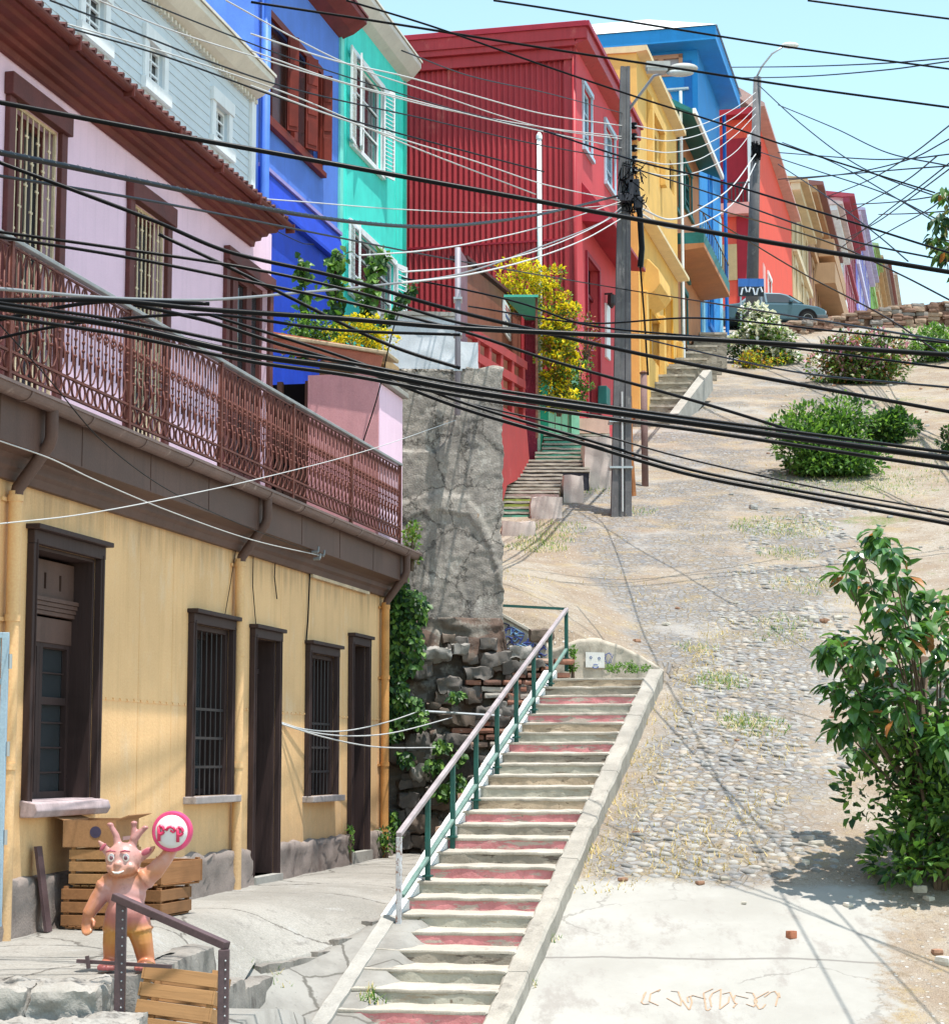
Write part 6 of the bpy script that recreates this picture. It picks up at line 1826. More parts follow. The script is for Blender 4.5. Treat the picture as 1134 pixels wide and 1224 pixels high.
b = gp(990, 568); s = sz(b, 128, 86); bush('green_bush', 'big bright green bush in the middle of the dry bank', 'bush', b, (s[0], s[1], s[2]*.75), ['mid','lite','dark'], 9500, .135, 75, 15, weights=[4,4,1.5])
b = gp(1064, 528); s = sz(b, 60, 44); bush('round_bush', 'darker rounded bush just behind the big green bush', 'bush', b, (s[0], s[1], s[2]*.75), ['dark','mid','lite'], 3600, .14, 30, 16, weights=[4,4,1])
b = gp(1140, 547); s = sz(b, 34, 44); bush('edge_bush', 'dark bush cut by the right edge of the bank', 'bush', b, (s[0], s[1], s[2]*.75), ['dark','mid'], 900, .10, 14, 17)
# shrubs round the houses
p = P(668, 492, 44.8); bush('yellow_shrub', 'tall shrub covered in yellow blossom beside the green awning', 'shrub', p, (.50,.45,2.55), ['yel','olive','lite','mid','rust'], 5200, .085, 70, 21, ['yel'], 520, .10, weights=[4,3,4,2.5,1], lift=.52)
p = P(622, 372, 44.8); bush('yellow_shrub', 'spray of yellow flowers above the green awning', 'shrub', p, (.72,.5,.85), ['yel','olive','lite'], 1800, .085, 26, 22, ['yel'], 160, .09, weights=[5,1,1])
p = P(698, 432, 45.9); bush('red_shrub', 'sparse plant with reddish leaves in front of the crimson house', 'plant', p, (.35,.3,1.1), ['rust','mid','pink'], 420, .08, 22, 23)
p = P(690, 490, 45.2); bush('climber', 'dark green climber hanging behind the plank gate', 'climber', p, (.36,.3,1.1), ['dark','mid','lite'], 1300, .075, 24, 24)
p = P(432, 424, 27.0); p.z -= .05; bush('yellow_plant', 'clump of yellow flowers on the roof edge of the pink annex', 'plant', p, (.42,.35,.42), ['yel','lite','mid'], 1500, .05, 26, 31, ['yel'], 200, .05, weights=[4,2,1])
p = P(372, 424, 27.2); bush('leafy_plant', 'light green leafy plant on the roof edge left of the yellow flowers', 'plant', p, (.42,.35,.46), ['mid','lite','lite','dark'], 1300, .075, 24, 32, droop=.3)
def climber(name, label, path, L, n, seed, mats, spread, cat='climber'):
    rr = random.Random(seed); pts = [P(*q) for q in path]; o = pts[0]
    root = thing(name, label, cat, o); mb = MB(); sb = MB()
    for i in range(n):
        f = rr.random()*(len(pts)-1); k = int(f); q = pts[k].lerp(pts[min(k+1, len(pts)-1)], f-k)-o
        p = q+rv(rr)*spread*rr.random(); d = rv(rr)+Vector((0,-.3,-.5))
        leaf(mb, p, d, (Vector((.2,-.7,.6))+rv(rr)*.6).normalized(), L*rr.uniform(.6,1.2), L*rr.uniform(.6,.85), rr.randrange(len(mats)))
    sb.tube([q-o for q in pts], .012, 5); mb.build('foliage', [LG[q] for q in mats], root, fix=False); sb.build('stem', BARK, root); return root
climber('climbing_plant', 'climbing plant with heart shaped leaves reaching up before the blue wall', [(360,425,27.4),(366,380,27.4),(364,330,27.4),(362,312,27.4)], .14, 170, 41, ['mid','dark','lite'], .13)
climber('climbing_plant', 'climbing plant rising against the turquoise corner', [(408,415,27.6),(402,370,27.6),(400,330,27.6),(404,300,27.6)], .15, 230, 42, ['dark','mid','lite'], .14)
climber('climbing_plant', 'climbing plant in front of the turquoise lower window', [(440,410,27.8),(436,370,27.8),(442,335,27.8),(456,302,27.8)], .15, 240, 43, ['dark','mid','mid','lite'], .15)
climber('climbing_plant', 'climbing shoot leaning right towards the red house', [(440,400,27.9),(462,385,27.9),(482,358,27.9),(496,340,27.9)], .11, 130, 44, ['dark','mid'], .10)
def ivy():
    rr = random.Random(51); o = P(476, 800, 26.9)
    root = thing('ivy', 'dark ivy hanging over the corner of the yellow house', 'ivy', o); mb = MB(); sb = MB()
    blobs = [(478,730,20,26),(488,720,24,18),(482,775,24,34),(470,820,16,34),(486,848,22,18),(476,690,10,14),(468,760,9,50),(497,735,14,12),(470,870,10,18),(500,862,12,6),(484,905,10,8),(520,915,12,8),(528,890,9,7),(470,980,8,12),(458,1005,10,10),(548,935,8,10),(530,945,10,10),(545,830,8,6),(548,905,8,8)]
    for (u, v, ru, rv_) in blobs:
        n = int(ru*rv_*.55)+18
        for i in range(n):
            a = rr.uniform(0, 6.28); k = rr.random()**.5
            p = P(u+ru*k*math.cos(a), v+rv_*k*math.sin(a), 26.95+rr.uniform(-.25,.22))-o
            leaf(mb, p, rv(rr)*.7+Vector((0,-.4,-.7)), (Vector((.2,-.8,.6))+rv(rr)*.6).normalized(), rr.uniform(.07,.12), rr.uniform(.05,.085), rr.choices((0,1,2),(4,4,2))[0])
    sb.tube([P(470,890,27.0)-o, P(474,800,27.0)-o, P(480,720,27.0)-o], .02, 6)
    mb.build('foliage', [LG['dark'], LG['mid'], LG['lite']], root, fix=False); sb.build('stem', BARK, root)
    p = P(492, 655, 26.6); bush('gutter_plant', 'small green weed sprouting at the end of the balcony gutter', 'plant', p+Vector((0,0,-.2)), (.13,.13,.5), ['mid','lite','olive'], 320, .07, 14, 53, stems=2)
    p = P(462, 1012, 26.0); bush('wall_weed', 'weeds at the foot of the orange downpipe', 'weed', p+Vector((0,0,-.08)), (.14,.12,.26), ['mid','lite','dark'], 220, .06, 10, 54, stems=2)
    p = P(418, 1006, 24.6); bush('wall_weed', 'little weed growing beside the door near the ivy', 'weed', p+Vector((0,0,-.15)), (.05,.08,.36), ['mid','lite'], 90, .05, 8, 55, stems=1)
    p = P(748, 800, 27.95); bush('wall_weed', 'strip of clover green weeds along the top landing wall', 'weed', p+Vector((0,0,-.04)), (.42,.10,.10), ['lite','mid'], 700, .035, 40, 56, stems=0)
    p = P(684, 790, 28.0); bush('wall_weed', 'weed clump at the top post of the stair railing', 'weed', p+Vector((0,0,-.15)), (.08,.08,.3), ['mid','lite'], 260, .05, 12, 57, stems=1)
ivy()
# broad-leaved tree at the right
def right_tree():
    rr = random.Random(61); b = gp(1090, 1050)
    root = thing('broad_leaved_tree', 'broad leaved tree with big drooping glossy leaves at the right edge', 'tree', b)
    Y = b.y
    cl = [(1050,640,14),(1030,665,20),(1065,660,12),(1010,690,12),(1040,700,16),(1075,690,14),(1055,725,16),(1085,715,22),(1125,720,24),(1095,750,24),(1070,760,22),(1120,770,26),(1040,775,18),(1005,765,16),(990,775,14),(1020,790,18),
          (1060,800,24),(1095,800,26),(1130,810,26),(1000,820,12),(1015,838,18),(1045,830,24),(1080,840,26),(1115,850,26),(1030,862,18),(1005,868,12),(1060,872,22),(1090,880,24),(1130,885,24),(1150,740,26),(1160,800,28),(1155,860,28),(1048,885,10),(1025,895,8),(1175,760,30),(1190,830,30)]
    mb = MB(); sb = MB(); tk = MB()
    for (u, v, r) in cl:
        c = P(u, v, Y+rr.uniform(-1.0, .9))-b; rad = r*Y*K
        nl = int(12+r*1.15)
        for i in range(nl):
            w = rv(rr); p = c+w*rad*rr.uniform(.2,1.05)
            d = Vector((w.x*.9, w.y*.9, -.55+w.z*.5))+rv(rr)*.35
            leaf(mb, p, d, (Vector((w.x*.4,w.y*.4-.1,1))+rv(rr)*.35).normalized(), rr.uniform(.13,.23), rr.uniform(.085,.13), rr.choices((0,1,2,3),(4,4,2,.2))[0])
        j = Vector((c.x*.45+.15, c.y*.4, c.z*.62)); sb.tube([(.1,0,.9), tuple(j), tuple(c)], [.022,.013,.005], 6)
    mb.build('foliage', [LG['gloss'], LG['gloss2'], LG['mid'], LG['rust']], root, fix=False)
    sb.build('branch', BARK, root)
    tk.tube([(0,0,-.2),(.05,0,.5),(.1,0,1.3),(.2,.1,2.2)], [.09,.075,.06,.04], 8); tk.build('trunk', BARK, root, smooth=True)
    b2 = gp(1098, 1046)
    bush('leafy_shrub', 'bright green leafy shrub under the broad leaved tree', 'shrub', b2+Vector((.12,-.35,0)), (.72,.65,1.32), ['mid','lite','dark'], 4200, .12, 60, 62, droop=.1, weights=[4,4,2], lift=.60)
right_tree()
def top_tree():
    rr = random.Random(71); Y = 26.0; b = P(1235, 640, Y); b.z = gz(b.x, Y)
    root = thing('overhanging_tree', 'tree whose leafy branch hangs into the sky at the top right edge', 'tree', b)
    mb = MB(); sb = MB(); tk = MB()
    top = P(1225, 330, Y)-b
    tk.tube([(0,0,-.2), (top.x*.5, .1, top.z*.5), tuple(top)], [.16,.12,.07], 10); tk.build('trunk', BARK, root, smooth=True)
    cl = [(1130,232,12),(1124,262,13),(1119,285,10),(1131,296,14),(1128,306,10),(1145,250,22),(1155,290,26),(1175,240,30),(1180,300,34),(1205,260,40),(1210,330,40),(1235,220,40),(1240,300,44),(1265,270,44),(1160,330,20),(1255,350,40)]
    for (u, v, r) in cl:
        c = P(u, v, Y+rr.uniform(-.8,.8))-b; rad = r*Y*K
        for i in range(int(10+r*1.8)):
            w = rv(rr); p = c+w*rad*rr.uniform(.2,1); d = Vector((w.x, w.y, -.8))+rv(rr)*.4
            leaf(mb, p, d, (Vector((0,0,1))+rv(rr)*.5).normalized(), rr.uniform(.12,.2), rr.uniform(.06,.09), rr.choices((0,1,2,3),(5,3,2,.6))[0])
        sb.tube([tuple(top), tuple(top.lerp(c,.5)+Vector((0,0,.15))), tuple(c)], [.03,.02,.008], 5)
    mb.build('foliage', [LG['dark'], LG['mid'], LG['olive'], LG['rust']], root, fix=False); sb.build('branch', BARK, root)
top_tree()
# grass, dry straw and loose stones: uncountable ground cover
def tufts(name, spots, L, mats, seed, label):
    rr = random.Random(seed); mb = MB()
    for (X, Y, R, n) in spots:
        for i in range(n):
            a = rr.uniform(0, 6.28); k = rr.random()**.6
            x, y = X+R*k*math.cos(a), Y+R*k*math.sin(a)*1.2; z = gz(x, y)
            d = Vector((rr.uniform(-.7,.7), rr.uniform(-.7,.7), rr.uniform(.4,1))); l = L*rr.uniform(.5,1.3); w = l*.09
            s = Vector((-d.y, d.x, 0)).normalized()*w if abs(d.x)+abs(d.y) > .01 else Vector((w,0,0))
            p = Vector((x, y, z-.01)); mb.add([p-s, p+s, p+d*l], [(0,1,2)], rr.randrange(len(mats)))
    o = mb.build(name, mats, None, fix=False); tag(o, label, name.replace('_', ' '), kind='stuff')
straw = leafmat('dry straw', (.52,.39,.17), .2, .9, .2); straw2 = leafmat('pale straw', (.60,.50,.28), .2, .9, .2)
rr = random.Random(81); sp1 = []; sp2 = []
for k in range(46):
    Y = rr.uniform(19.8, 31); lx = (Y-17)*.235
    sp1.append((lx+.25+abs(rr.gauss(0,.25)), Y, .28, 26))
for (u, v, r, n) in [(860,1015,.5,160),(820,1035,.4,120),(880,985,.4,110),(905,960,.35,90),(840,1000,.35,90),(800,1030,.4,90),(930,900,.4,80),(900,880,.5,90),(765,1000,.3,60),(720,1010,.3,90),(700,1035,.3,90),(735,950,.3,70),(750,905,.3,70),(775,850,.3,60),(880,820,.6,110),(960,760,.8,120),(930,690,.9,120),(1000,720,1.0,140),(620,690,.8,90),(640,660,.7,80),(700,640,.8,70),(820,720,1.0,90),(860,640,1.2,90),(980,640,1.2,100),(1050,600,1.5,100),(740,700,.8,60),(860,560,1.5,80),(900,500,2,90),(960,480,2,90),(1080,440,2.5,90)]:
    p = hit(u, v); sp1.append((p.x, p.y, r, n))
tufts('dry_grass', sp1, .085, [straw, straw2, straw], 82, 'dry straw coloured grass scattered along the street edges')
for (u, v, r, n) in [(935,630,.9,700),(940,662,.5,200),(940,585,.5,150),(1000,575,1.3,600),(1050,580,1.3,500),(1090,535,1.5,500),(650,645,.5,260),(640,655,.5,260),(665,632,.5,200),(862,815,.35,220),(905,870,.35,220),(885,862,.3,160),(855,812,.25,90),(960,700,.5,160),(935,745,.4,120),(930,760,.4,90),(830,775,.3,80),(1115,560,1.2,350),(705,585,.5,120),(760,612,.4,100),(1035,480,1.5,200),(330,1072,.12,20),(445,1075,.1,40),(275,1112,.15,90),(300,1108,.1,60),(700,1015,.1,20),(628,1175,.1,40),(655,1120,.1,40)]:
    p = hit(u, v) if u > 600 else P(u, v, 17.3); sp2.append((p.x, p.y, r, n))
sp2 = [(x_, y_, r_*1.15, int(n_*1.8)) for x_, y_, r_, n_ in sp2]
tufts('green_grass', sp2, .085, [LG['lite'], LG['mid'], straw2], 83, 'low green grass tufts growing between stones and on the bank')
def rubble():
    rr = random.Random(91); mb = MB()
    spots = []
    for k in range(170):
        Y = 19.5+rr.random()**1.6*45; L = rr.uniform(-4.3, 2.2); X = L+.22*Y
        if SF.loc((X, Y, 0)).y > -1.6 and Y < 29: continue
        spots.append((X, Y, rr.uniform(.012,.035)*(1+Y/60)))
    for (u, v, r) in [(985,745,.07),(970,742,.09),(1000,740,.07),(960,748,.06),(900,607,.10),(960,683,.07),(940,1012,.05),(965,1005,.08),(975,1010,.06),(955,1020,.04),(1110,1075,.05),(1128,1150,.07),(1120,1140,.05),(1100,1063,.07)]:
        p = hit(u, v); spots.append((p.x, p.y, r))
    for (X, Y, r) in spots:
        rough_box(mb, (X, Y, gz(X, Y)+r*.25), (r*rr.uniform(.8,1.4), r, r*.55), r*.25, r*.7, rot=rr.uniform(0,3), rnd_k=.7, seed=X*5+Y, fr=.05/r, m=rr.choice((0,0,1,1,1,2)))
    o = mb.build('stones', [paint('loose grey stone', (.42,.40,.38), .25, .9, 6), paint('loose pale stone', (.55,.50,.43), .2, .9, 6), paint('loose reddish stone', (.36,.20,.13), .25, .9, 6)], None)
    tag(o, 'loose stones scattered over the dry street', 'stones', kind='stuff')
rubble()
b = P(946, 1123, 18); b = hit(946, 1124); o = MB(); rough_box(o, (0,0,.03), (.04,.035,.035), .006, .02, .5, rnd_k=.4); 
t_ = thing('broken_brick', 'small red brick fragment lying on the pale concrete', 'brick', (b.x, b.y, gz(b.x, b.y))); o.build('brick_lump', paint('broken brick', (.42,.16,.09), .2, .9, 20), t_)

def cobbles():
    rr = random.Random(101); mb = MB()
    Y = 20.3
    while Y < 41:
        L = -4.1-.13*max(0, Y-26)
        while L < -.9:
            x = L+.22*Y+rr.uniform(-.035,.035); y = Y+rr.uniform(-.03,.03)
            q = mnoise.noise((x*.8, y*.5, 3.3))+.5*mnoise.noise((x*2.3, y*2.3, 1.1))
            edge = min((L+3.6+.13*max(0, Y-26))*.9, (-1.3-L)*.9, .35)
            lim = .10-edge*.8+(.28 if Y > 28 else 0)
            if q > lim-.18 and SF.loc((x, y, 0)).y < -1.75:
                r = rr.uniform(.055,.088); mb.ell((x, y, gz(x, y)-.028), (r*rr.uniform(.9,1.5), r*1.1, rr.uniform(.03,.045)), 7, 5, rr.choice((0,0,1,1,2,3)), Matrix.Rotation(rr.uniform(0,3), 3, 'Z') @ Matrix.Rotation(rr.uniform(-.2,.2)-.0, 3, 'X') @ Matrix.Rotation(math.radians(16), 3, 'X'))
            L += .155
        Y += .145
    o = mb.build('cobbles', [paint('blue grey cobble', (.265,.258,.25), .25, .85, 9, stain=(.33,.315,.295), stain_lo=.5), paint('grey cobble', (.33,.312,.285), .2, .85, 9), paint('warm cobble', (.35,.30,.25), .2, .85, 9), paint('dark cobble', (.215,.207,.20), .25, .8, 9)], None, smooth=True)
    tag(o, 'worn rounded paving stones bedded in the steep street', 'cobbles', kind='stuff')
cobbles()
def chalk():
    p0 = hit(760, 1196); root = thing('chalk_scribble', 'faint orange scribble painted across the pale concrete at the bottom', 'scribble', (p0.x, p0.y, gz(p0.x, p0.y, False)))
    rr = random.Random(9); mb = MB(); u = 772
    while u < 925:
        pts = []; w = rr.uniform(12, 22); h = rr.uniform(12, 26); n = rr.choice((5, 6, 8)); ph = rr.uniform(0, 6)
        for k in range(n):
            th = ph+k*rr.uniform(.5,1.3); q = hit(u+w*.55*math.cos(th)+k*1.2, 1194+h*.5*math.sin(th)+rr.uniform(-2,2))
            pts.append(Vector((q.x-p0.x, q.y-p0.y, gz(q.x, q.y)-gz(p0.x, p0.y, False)+.002)))
        for a, b in zip(pts, pts[1:]):
            s = Vector((a.y-b.y, b.x-a.x, 0)).normalized()*.007
            mb.add([a-s+Vector((0,0,.003)), b-s+Vector((0,0,.003)), b+s+Vector((0,0,.003)), a+s+Vector((0,0,.003))], [(0,1,2,3)])
        u += w*.8
    mb.build('stroke', paint('faint orange chalk', (.40,.27,.185), .1, .95, 8), root)
chalk()
# ================================================================ overhead cables (each one a hanging line in space)
def cable(label, pts, Y, r, mat='black', name='cable', grp='overhead cables', wrap=False):
    """pts: view points along the cable; Y: depths at the first and last point (1/Y varies evenly in between)"""
    us = [p[0] for p in pts]; u0, u1 = us[0], us[-1]
    Ys = Y if len(Y) == len(pts) else [1/(1/Y[0]+(1/Y[1]-1/Y[0])*(u-u0)/(u1-u0)) for u in us]
    # carry lines that leave the frame on past its edge
    pts = list(pts); Ys = list(Ys)
    if pts[0][0] <= 2:
        s = (pts[1][1]-pts[0][1])/(pts[1][0]-pts[0][0]); pts.insert(0, (pts[0][0]-170, pts[0][1]-170*s)); Ys.insert(0, Ys[0]-(Ys[1]-Ys[0])*170/(pts[2][0]-pts[1][0]) if abs(Ys[1]-Ys[0]) < 30 else Ys[0])
        Ys[0] = max(Ys[0], Ys[1]*.85)
    if pts[-1][0] >= 1130:
        s = (pts[-1][1]-pts[-2][1])/(pts[-1][0]-pts[-2][0]); pts.append((pts[-1][0]+170, pts[-1][1]+170*s)); Ys.append(1/max(1/60, 1/Ys[-1]+(1/Ys[-1]-1/Ys[-2])*170/(pts[-2][0]-pts[-3][0])))
    q = [P(u, v, y) for (u, v), y in zip(pts, Ys)]
    # smooth curve through the points
    out = []; n = len(q)
    for i in range(n-1):
        p0, p1, p2, p3 = q[max(i-1,0)], q[i], q[i+1], q[min(i+2,n-1)]
        l = max(1e-6, (p2-p1).length); m = 12
        t1 = (p2-p0)*(l/max(1e-6, (p1-p0).length+l)) if i else (p2-p1); t2 = (p3-p1)*(l/max(1e-6, (p3-p2).length+l)) if i < n-2 else (p2-p1)
        for k in range(m):
            t = k/m; h1, h2, h3, h4 = 2*t**3-3*t*t+1, -2*t**3+3*t*t, t**3-2*t*t+t, t**3-t*t
            out.append(p1*h1+p2*h2+t1*h3+t2*h4)
    out.append(q[-1])
    o = out[0]
    mb = MB(); mb.tube([p-o for p in out], r, 8)
    ob = mb.build(name, M[mat], None, smooth=True, fix=False); ob.location = o
    tag(ob, label, 'cable', grp)
    if wrap:
        wb = MB(); tot = 0; pts2 = [p-o for p in out]
        L = sum((b-a).length for a, b in zip(pts2, pts2[1:])); st = .22; acc = 0; ring = []
        for a, b in zip(pts2, pts2[1:]):
            d = (b-a); l = d.length; s = 0
            while acc+st < l:
                acc += st; c = a+d*(acc/l); dn = d.normalized(); x = dn.cross(Vector((0,0,1))).normalized(); z = x.cross(dn)
                wb.tube([c-dn*.02-x*r*1.15, c-z*r*-1.25, c+dn*.02+x*r*1.15], r*.11, 4)
            acc -= l
        wb.build('lashing_wire', M['grey_cable'], ob)
    return ob
T = lambda px, Y: px*Y/F/2
# --- heavy cables close to the camera
cable('thick black cable crossing from the upper left over the blue houses to the right edge', [(0,122),(190,158),(340,185),(560,225),(740,258),(900,286),(1134,325)], (12,12.6), T(6.5,12))
cable('thick cable under the heavy upper one at left, lashed with wire, ending on the pole', [(0,182),(175,218),(350,255),(480,270),(560,268),(650,255),(738,234)], (13,39.6), .021, wrap=True)
cable('black cable falling from the upper left across the pink windows to the right edge bushes', [(0,194),(185,264),(271,300),(400,330),(550,373),(742,418),(850,440),(1134,492)], (13,14.2), T(5,13.5))
cable('slender black cable above the balcony door passing the lower pole to the right', [(0,210),(180,240),(350,273),(550,312),(742,345),(850,362),(1134,408)], (13,16,21,29,39.5,28,16.5), .011)
cable('thin black cable along the top of the balcony handrail to the red house', [(0,277),(150,298),(300,321),(430,350),(550,386),(625,394)], (13,13.4), T(4,13))
cable('thin dark cable just below the one on the balcony handrail', [(0,283),(150,307),(300,337),(420,362),(550,395),(656,430),(850,485),(1010,535)], (13,13.2), T(4,13))
cable('pale grey lashed cable rising from the balcony to the insulators of the pole', [(0,345),(132,356),(250,358),(364,349),(450,341),(550,327),(640,297),(720,265),(742,248)], (13,39.6), .0125, 'grey_cable')
cable('thick black cable sagging level across the balcony and running on over the dry bank', [(0,359),(130,359),(250,370),(400,380),(550,392),(625,396),(850,406),(1134,424)], (12.5,13), T(6.5,12.6))
cable('thickest black cable bundle crossing below the balcony to the lower right', [(0,368),(150,391),(300,424),(420,441),(550,466),(700,488),(850,509),(1000,530),(1134,548)], (11.8,12), T(8,11.8))
cable('black cable hugging the underside of the thickest bundle', [(0,378),(150,401),(300,432),(420,449),(550,473),(700,496),(850,517),(1134,560)], (11.7,11.9), T(5,11.8))
cable('third strand of the thickest cable bundle, highest of the three', [(0,362),(150,384),(300,414),(420,434),(550,459),(700,482),(850,503),(1134,541)], (11.9,12.1), T(4.5,11.9))
cable('black cable dropping from the middle of the balcony under the wall top to the tree', [(160,364),(250,384),(330,410),(414,435),(550,487),(700,531),(820,566),(940,590),(1134,626)], (13,12.4), T(5,12.6))
cable('companion of the dropping cable, just above it down to the tree', [(250,376),(414,428),(550,480),(700,525),(820,560),(940,584),(1134,618)], (13,12.4), T(4,12.6))
cable('thin cable above the dropping pair, passing the pole foot', [(550,480),(700,515),(820,548),(1000,588),(1134,612)], (13,12.6), T(2.4,12.6))
cable('dark cable leaning up from the lower left corner of the balcony', [(0,382),(66,368),(132,360),(250,363)], (13.2,13), T(5,13))
cable('black cable looping from the balcony end under the lashed one toward the yellow shrub', [(0,404),(40,395),(110,384),(250,376),(400,394),(550,400)], (13.4,13.2), T(4,13))
cable('medium cable crossing the pink wall toward the red house and pole', [(190,280),(271,318),(340,352),(420,392),(480,418),(550,440)], (14,14), T(4.5,14))
cable('thin black cable from the red house wall to the dry bank bushes', [(480,332),(550,345),(625,363),(700,388),(850,404),(1134,440)], (24,18), T(2.4,22))
cable('thin black cable running just above the white blossoming bush', [(560,366),(700,386),(834,380),(1000,396),(1134,410)], (24,18), T(2.2,22))
cable('thin cable over the bank between pole and small edge bush', [(742,398),(834,420),(960,446),(1134,463)], (30,18), T(2.4,22))
# --- lines against the sky
cable('black line across the sky from the top of the red house to the upper right', [(590,0),(650,9),(950,57),(1134,82)], (30,34), T(2.8,32))
cable('black line over the white roof passing the tip of the tall blue house', [(300,2),(470,28),(650,57),(800,80),(950,103),(1134,128)], (30,34), T(3.2,32))
cable('short black line cutting the top right corner of the sky', [(965,0),(1040,10),(1134,22)], (30,30), T(2.8,30))
cable('dark line dropping over the red house top to the far lamp and the right edge', [(414,0),(516,31),(650,78),(756,114),(860,147),(961,181),(1117,230)], (28,36), T(2.6,30))
cable('dark line crossing the vermilion house to the sky above the stone wall', [(650,156),(760,192),(850,214),(950,244),(1134,302)], (30,24), T(2.6,26))
cable('dark line from the pole across the far terrace to the stone wall', [(742,196),(850,231),(1000,283),(1134,312)], (40,26), T(2.2,30))
cable('thin line from the far lamp down over the terrace to the bank', [(834,245),(900,262),(1000,293),(1080,330),(1134,358)], (60,40), T(2,50))
cable('thin line from the blue house over the parked car', [(834,250),(885,282),(960,327),(1060,380),(1134,430)], (60,40), T(2,48))
for i, (lab, pts) in enumerate([
 ('upper thin line from the far lamp to the right sky', [(870,80),(960,79),(1060,75),(1134,69)]),
 ('second thin line from the far lamp to the right sky', [(870,93),(960,91),(1060,83),(1134,73)]),
 ('faint line from the vermilion house falling to the right', [(930,125),(1000,154),(1060,182),(1134,198)]),
 ('faint level line above the far terrace', [(930,182),(1040,190),(1090,189),(1134,184)]),
 ('faint line rising right from the brown house', [(940,215),(1020,206),(1090,189),(1134,166)]),
 ('dark line rising steeply from the violet house to the tree', [(1010,286),(1050,264),(1090,235),(1134,202)]),
 ('second dark line rising from the terrace end to the tree', [(1000,300),(1060,252),(1100,222),(1134,195)]),
 ('thin line above the mauve house to the tree', [(930,214),(1010,208),(1080,202),(1134,198)]),
 ('thin rising line from the crest to the overhanging tree', [(1020,300),(1070,272),(1110,250),(1134,232)]),
 ('faint line low over the far terrace', [(1050,256),(1090,255),(1134,252)]),
 ('faint line from the vermilion eave to the middle of the right edge', [(935,170),(1000,196),(1070,236),(1134,275)]),
 ('faint line rising from the white house to the branch', [(1000,262),(1040,240),(1085,214),(1120,186)]),
 ('thin line between the brown house roof and the upper right', [(985,236),(1040,214),(1090,184),(1134,150)]),
 ('thin nearly level line over the violet house', [(1020,244),(1070,241),(1134,232)]),
 ('faint sagging line from the far lamp past the crest', [(905,100),(960,150),(1030,200),(1134,240)]),
 ('thin line falling to the end of the terrace', [(930,196),(990,236),(1050,282),(1085,312)]),
 ('thin line linking the far lamp and the tree branch', [(910,182),(980,205),(1060,232),(1120,262)])]):
    cable(lab, pts, (79,52), T(1.5,66), 'dark_wire', 'wire', 'thin wires against the sky')
# --- upper left service wires
for i, (lab, pts, mt, w) in enumerate([
 ('uppermost pale wire crossing the brown cornice at the top left', [(0,5),(100,34),(200,63),(350,114),(480,170),(640,232)], 'white_cable', 2),
 ('dark wire running beside the uppermost pale wire', [(0,10),(100,38),(200,68),(350,122),(480,160),(650,205)], 'dark_wire', 2.4),
 ('dark wire from the top edge over the grey house windows', [(60,0),(150,34),(250,73),(350,106),(500,140),(640,172),(742,190)], 'dark_wire', 2.2),
 ('white wire slanting over the first grey window', [(118,0),(200,34),(300,66),(400,96),(520,128),(650,152),(744,163)], 'white_cable', 1.8),
 ('dark wire from the grey eave to the red house', [(170,0),(260,36),(350,70),(480,112),(560,135),(744,177)], 'dark_wire', 1.8),
 ('white wire over the blue shutters', [(270,0),(350,44),(420,78),(500,105),(640,150),(744,166)], 'white_cable', 1.8),
 ('pale wire over the turquoise shutters to the pole', [(300,60),(400,95),(480,116),(600,146),(744,177)], 'white_cable', 1.8),
 ('pale wire passing under the turquoise eave', [(300,40),(400,72),(480,90),(560,112),(650,136),(744,150)], 'white_cable', 2),
 ('white wire low on the turquoise wall toward the pole', [(300,102),(380,132),(480,166),(560,190),(650,220),(744,240)], 'white_cable', 2),
 ('faint wire on the blue skirt roof toward the red wall', [(240,232),(350,240),(480,250),(600,254),(744,244)], 'white_cable', 1.4),
 ('thin wire from the pink cornice over the climbing plants', [(20,206),(60,216),(200,234),(300,262),(360,290),(375,292)], 'dark_wire', 1.4),
 ('white drop wire along the red wall below the white pipe top', [(480,325),(560,318),(640,300),(700,276),(744,252)], 'white_cable', 1.8),
 ('second white drop wire along the red wall', [(480,338),(560,328),(640,308),(700,285),(744,260)], 'white_cable', 2.2),
 ('white wire rising gently across the red wall to the tangle', [(430,305),(500,300),(560,291),(650,270),(744,240)], 'white_cable', 1.8),
 ('thin dark wire crossing the red wall to the pole top', [(480,60),(560,90),(650,110),(744,135)], 'dark_wire', 1.6)]):
    cable(lab, pts, (22,40) if pts[-1][0] > 700 else (24,30), T(w,26), mt, 'wire', 'service wires at the upper left')
for i, (lab, pts) in enumerate([
 ('highest white wire sagging between the two poles', [(759,150),(800,156),(840,148),(880,128),(903,110)]),
 ('second white wire sagging between the two poles', [(759,163),(800,168),(840,159),(880,138),(903,118)]),
 ('third white wire sagging between the two poles', [(759,177),(800,182),(840,174),(880,150),(903,128)]),
 ('fourth white wire sagging between the two poles', [(759,190),(800,196),(840,188),(880,160),(903,136)]),
 ('fifth white wire sagging between the two poles', [(759,203),(800,210),(840,203),(880,180),(903,150)]),
 ('heavy white cable sagging from the tangle to the far lamp', [(760,246),(800,262),(835,250),(875,222),(903,184)]),
 ('lowest white cable between the tangle and the far lamp', [(760,252),(800,272),(840,266),(880,238),(903,195)])]):
    cable(lab, pts, (39.8,79.5), (.013 if i < 5 else .021), 'white_cable', 'wire', 'wires between the poles')
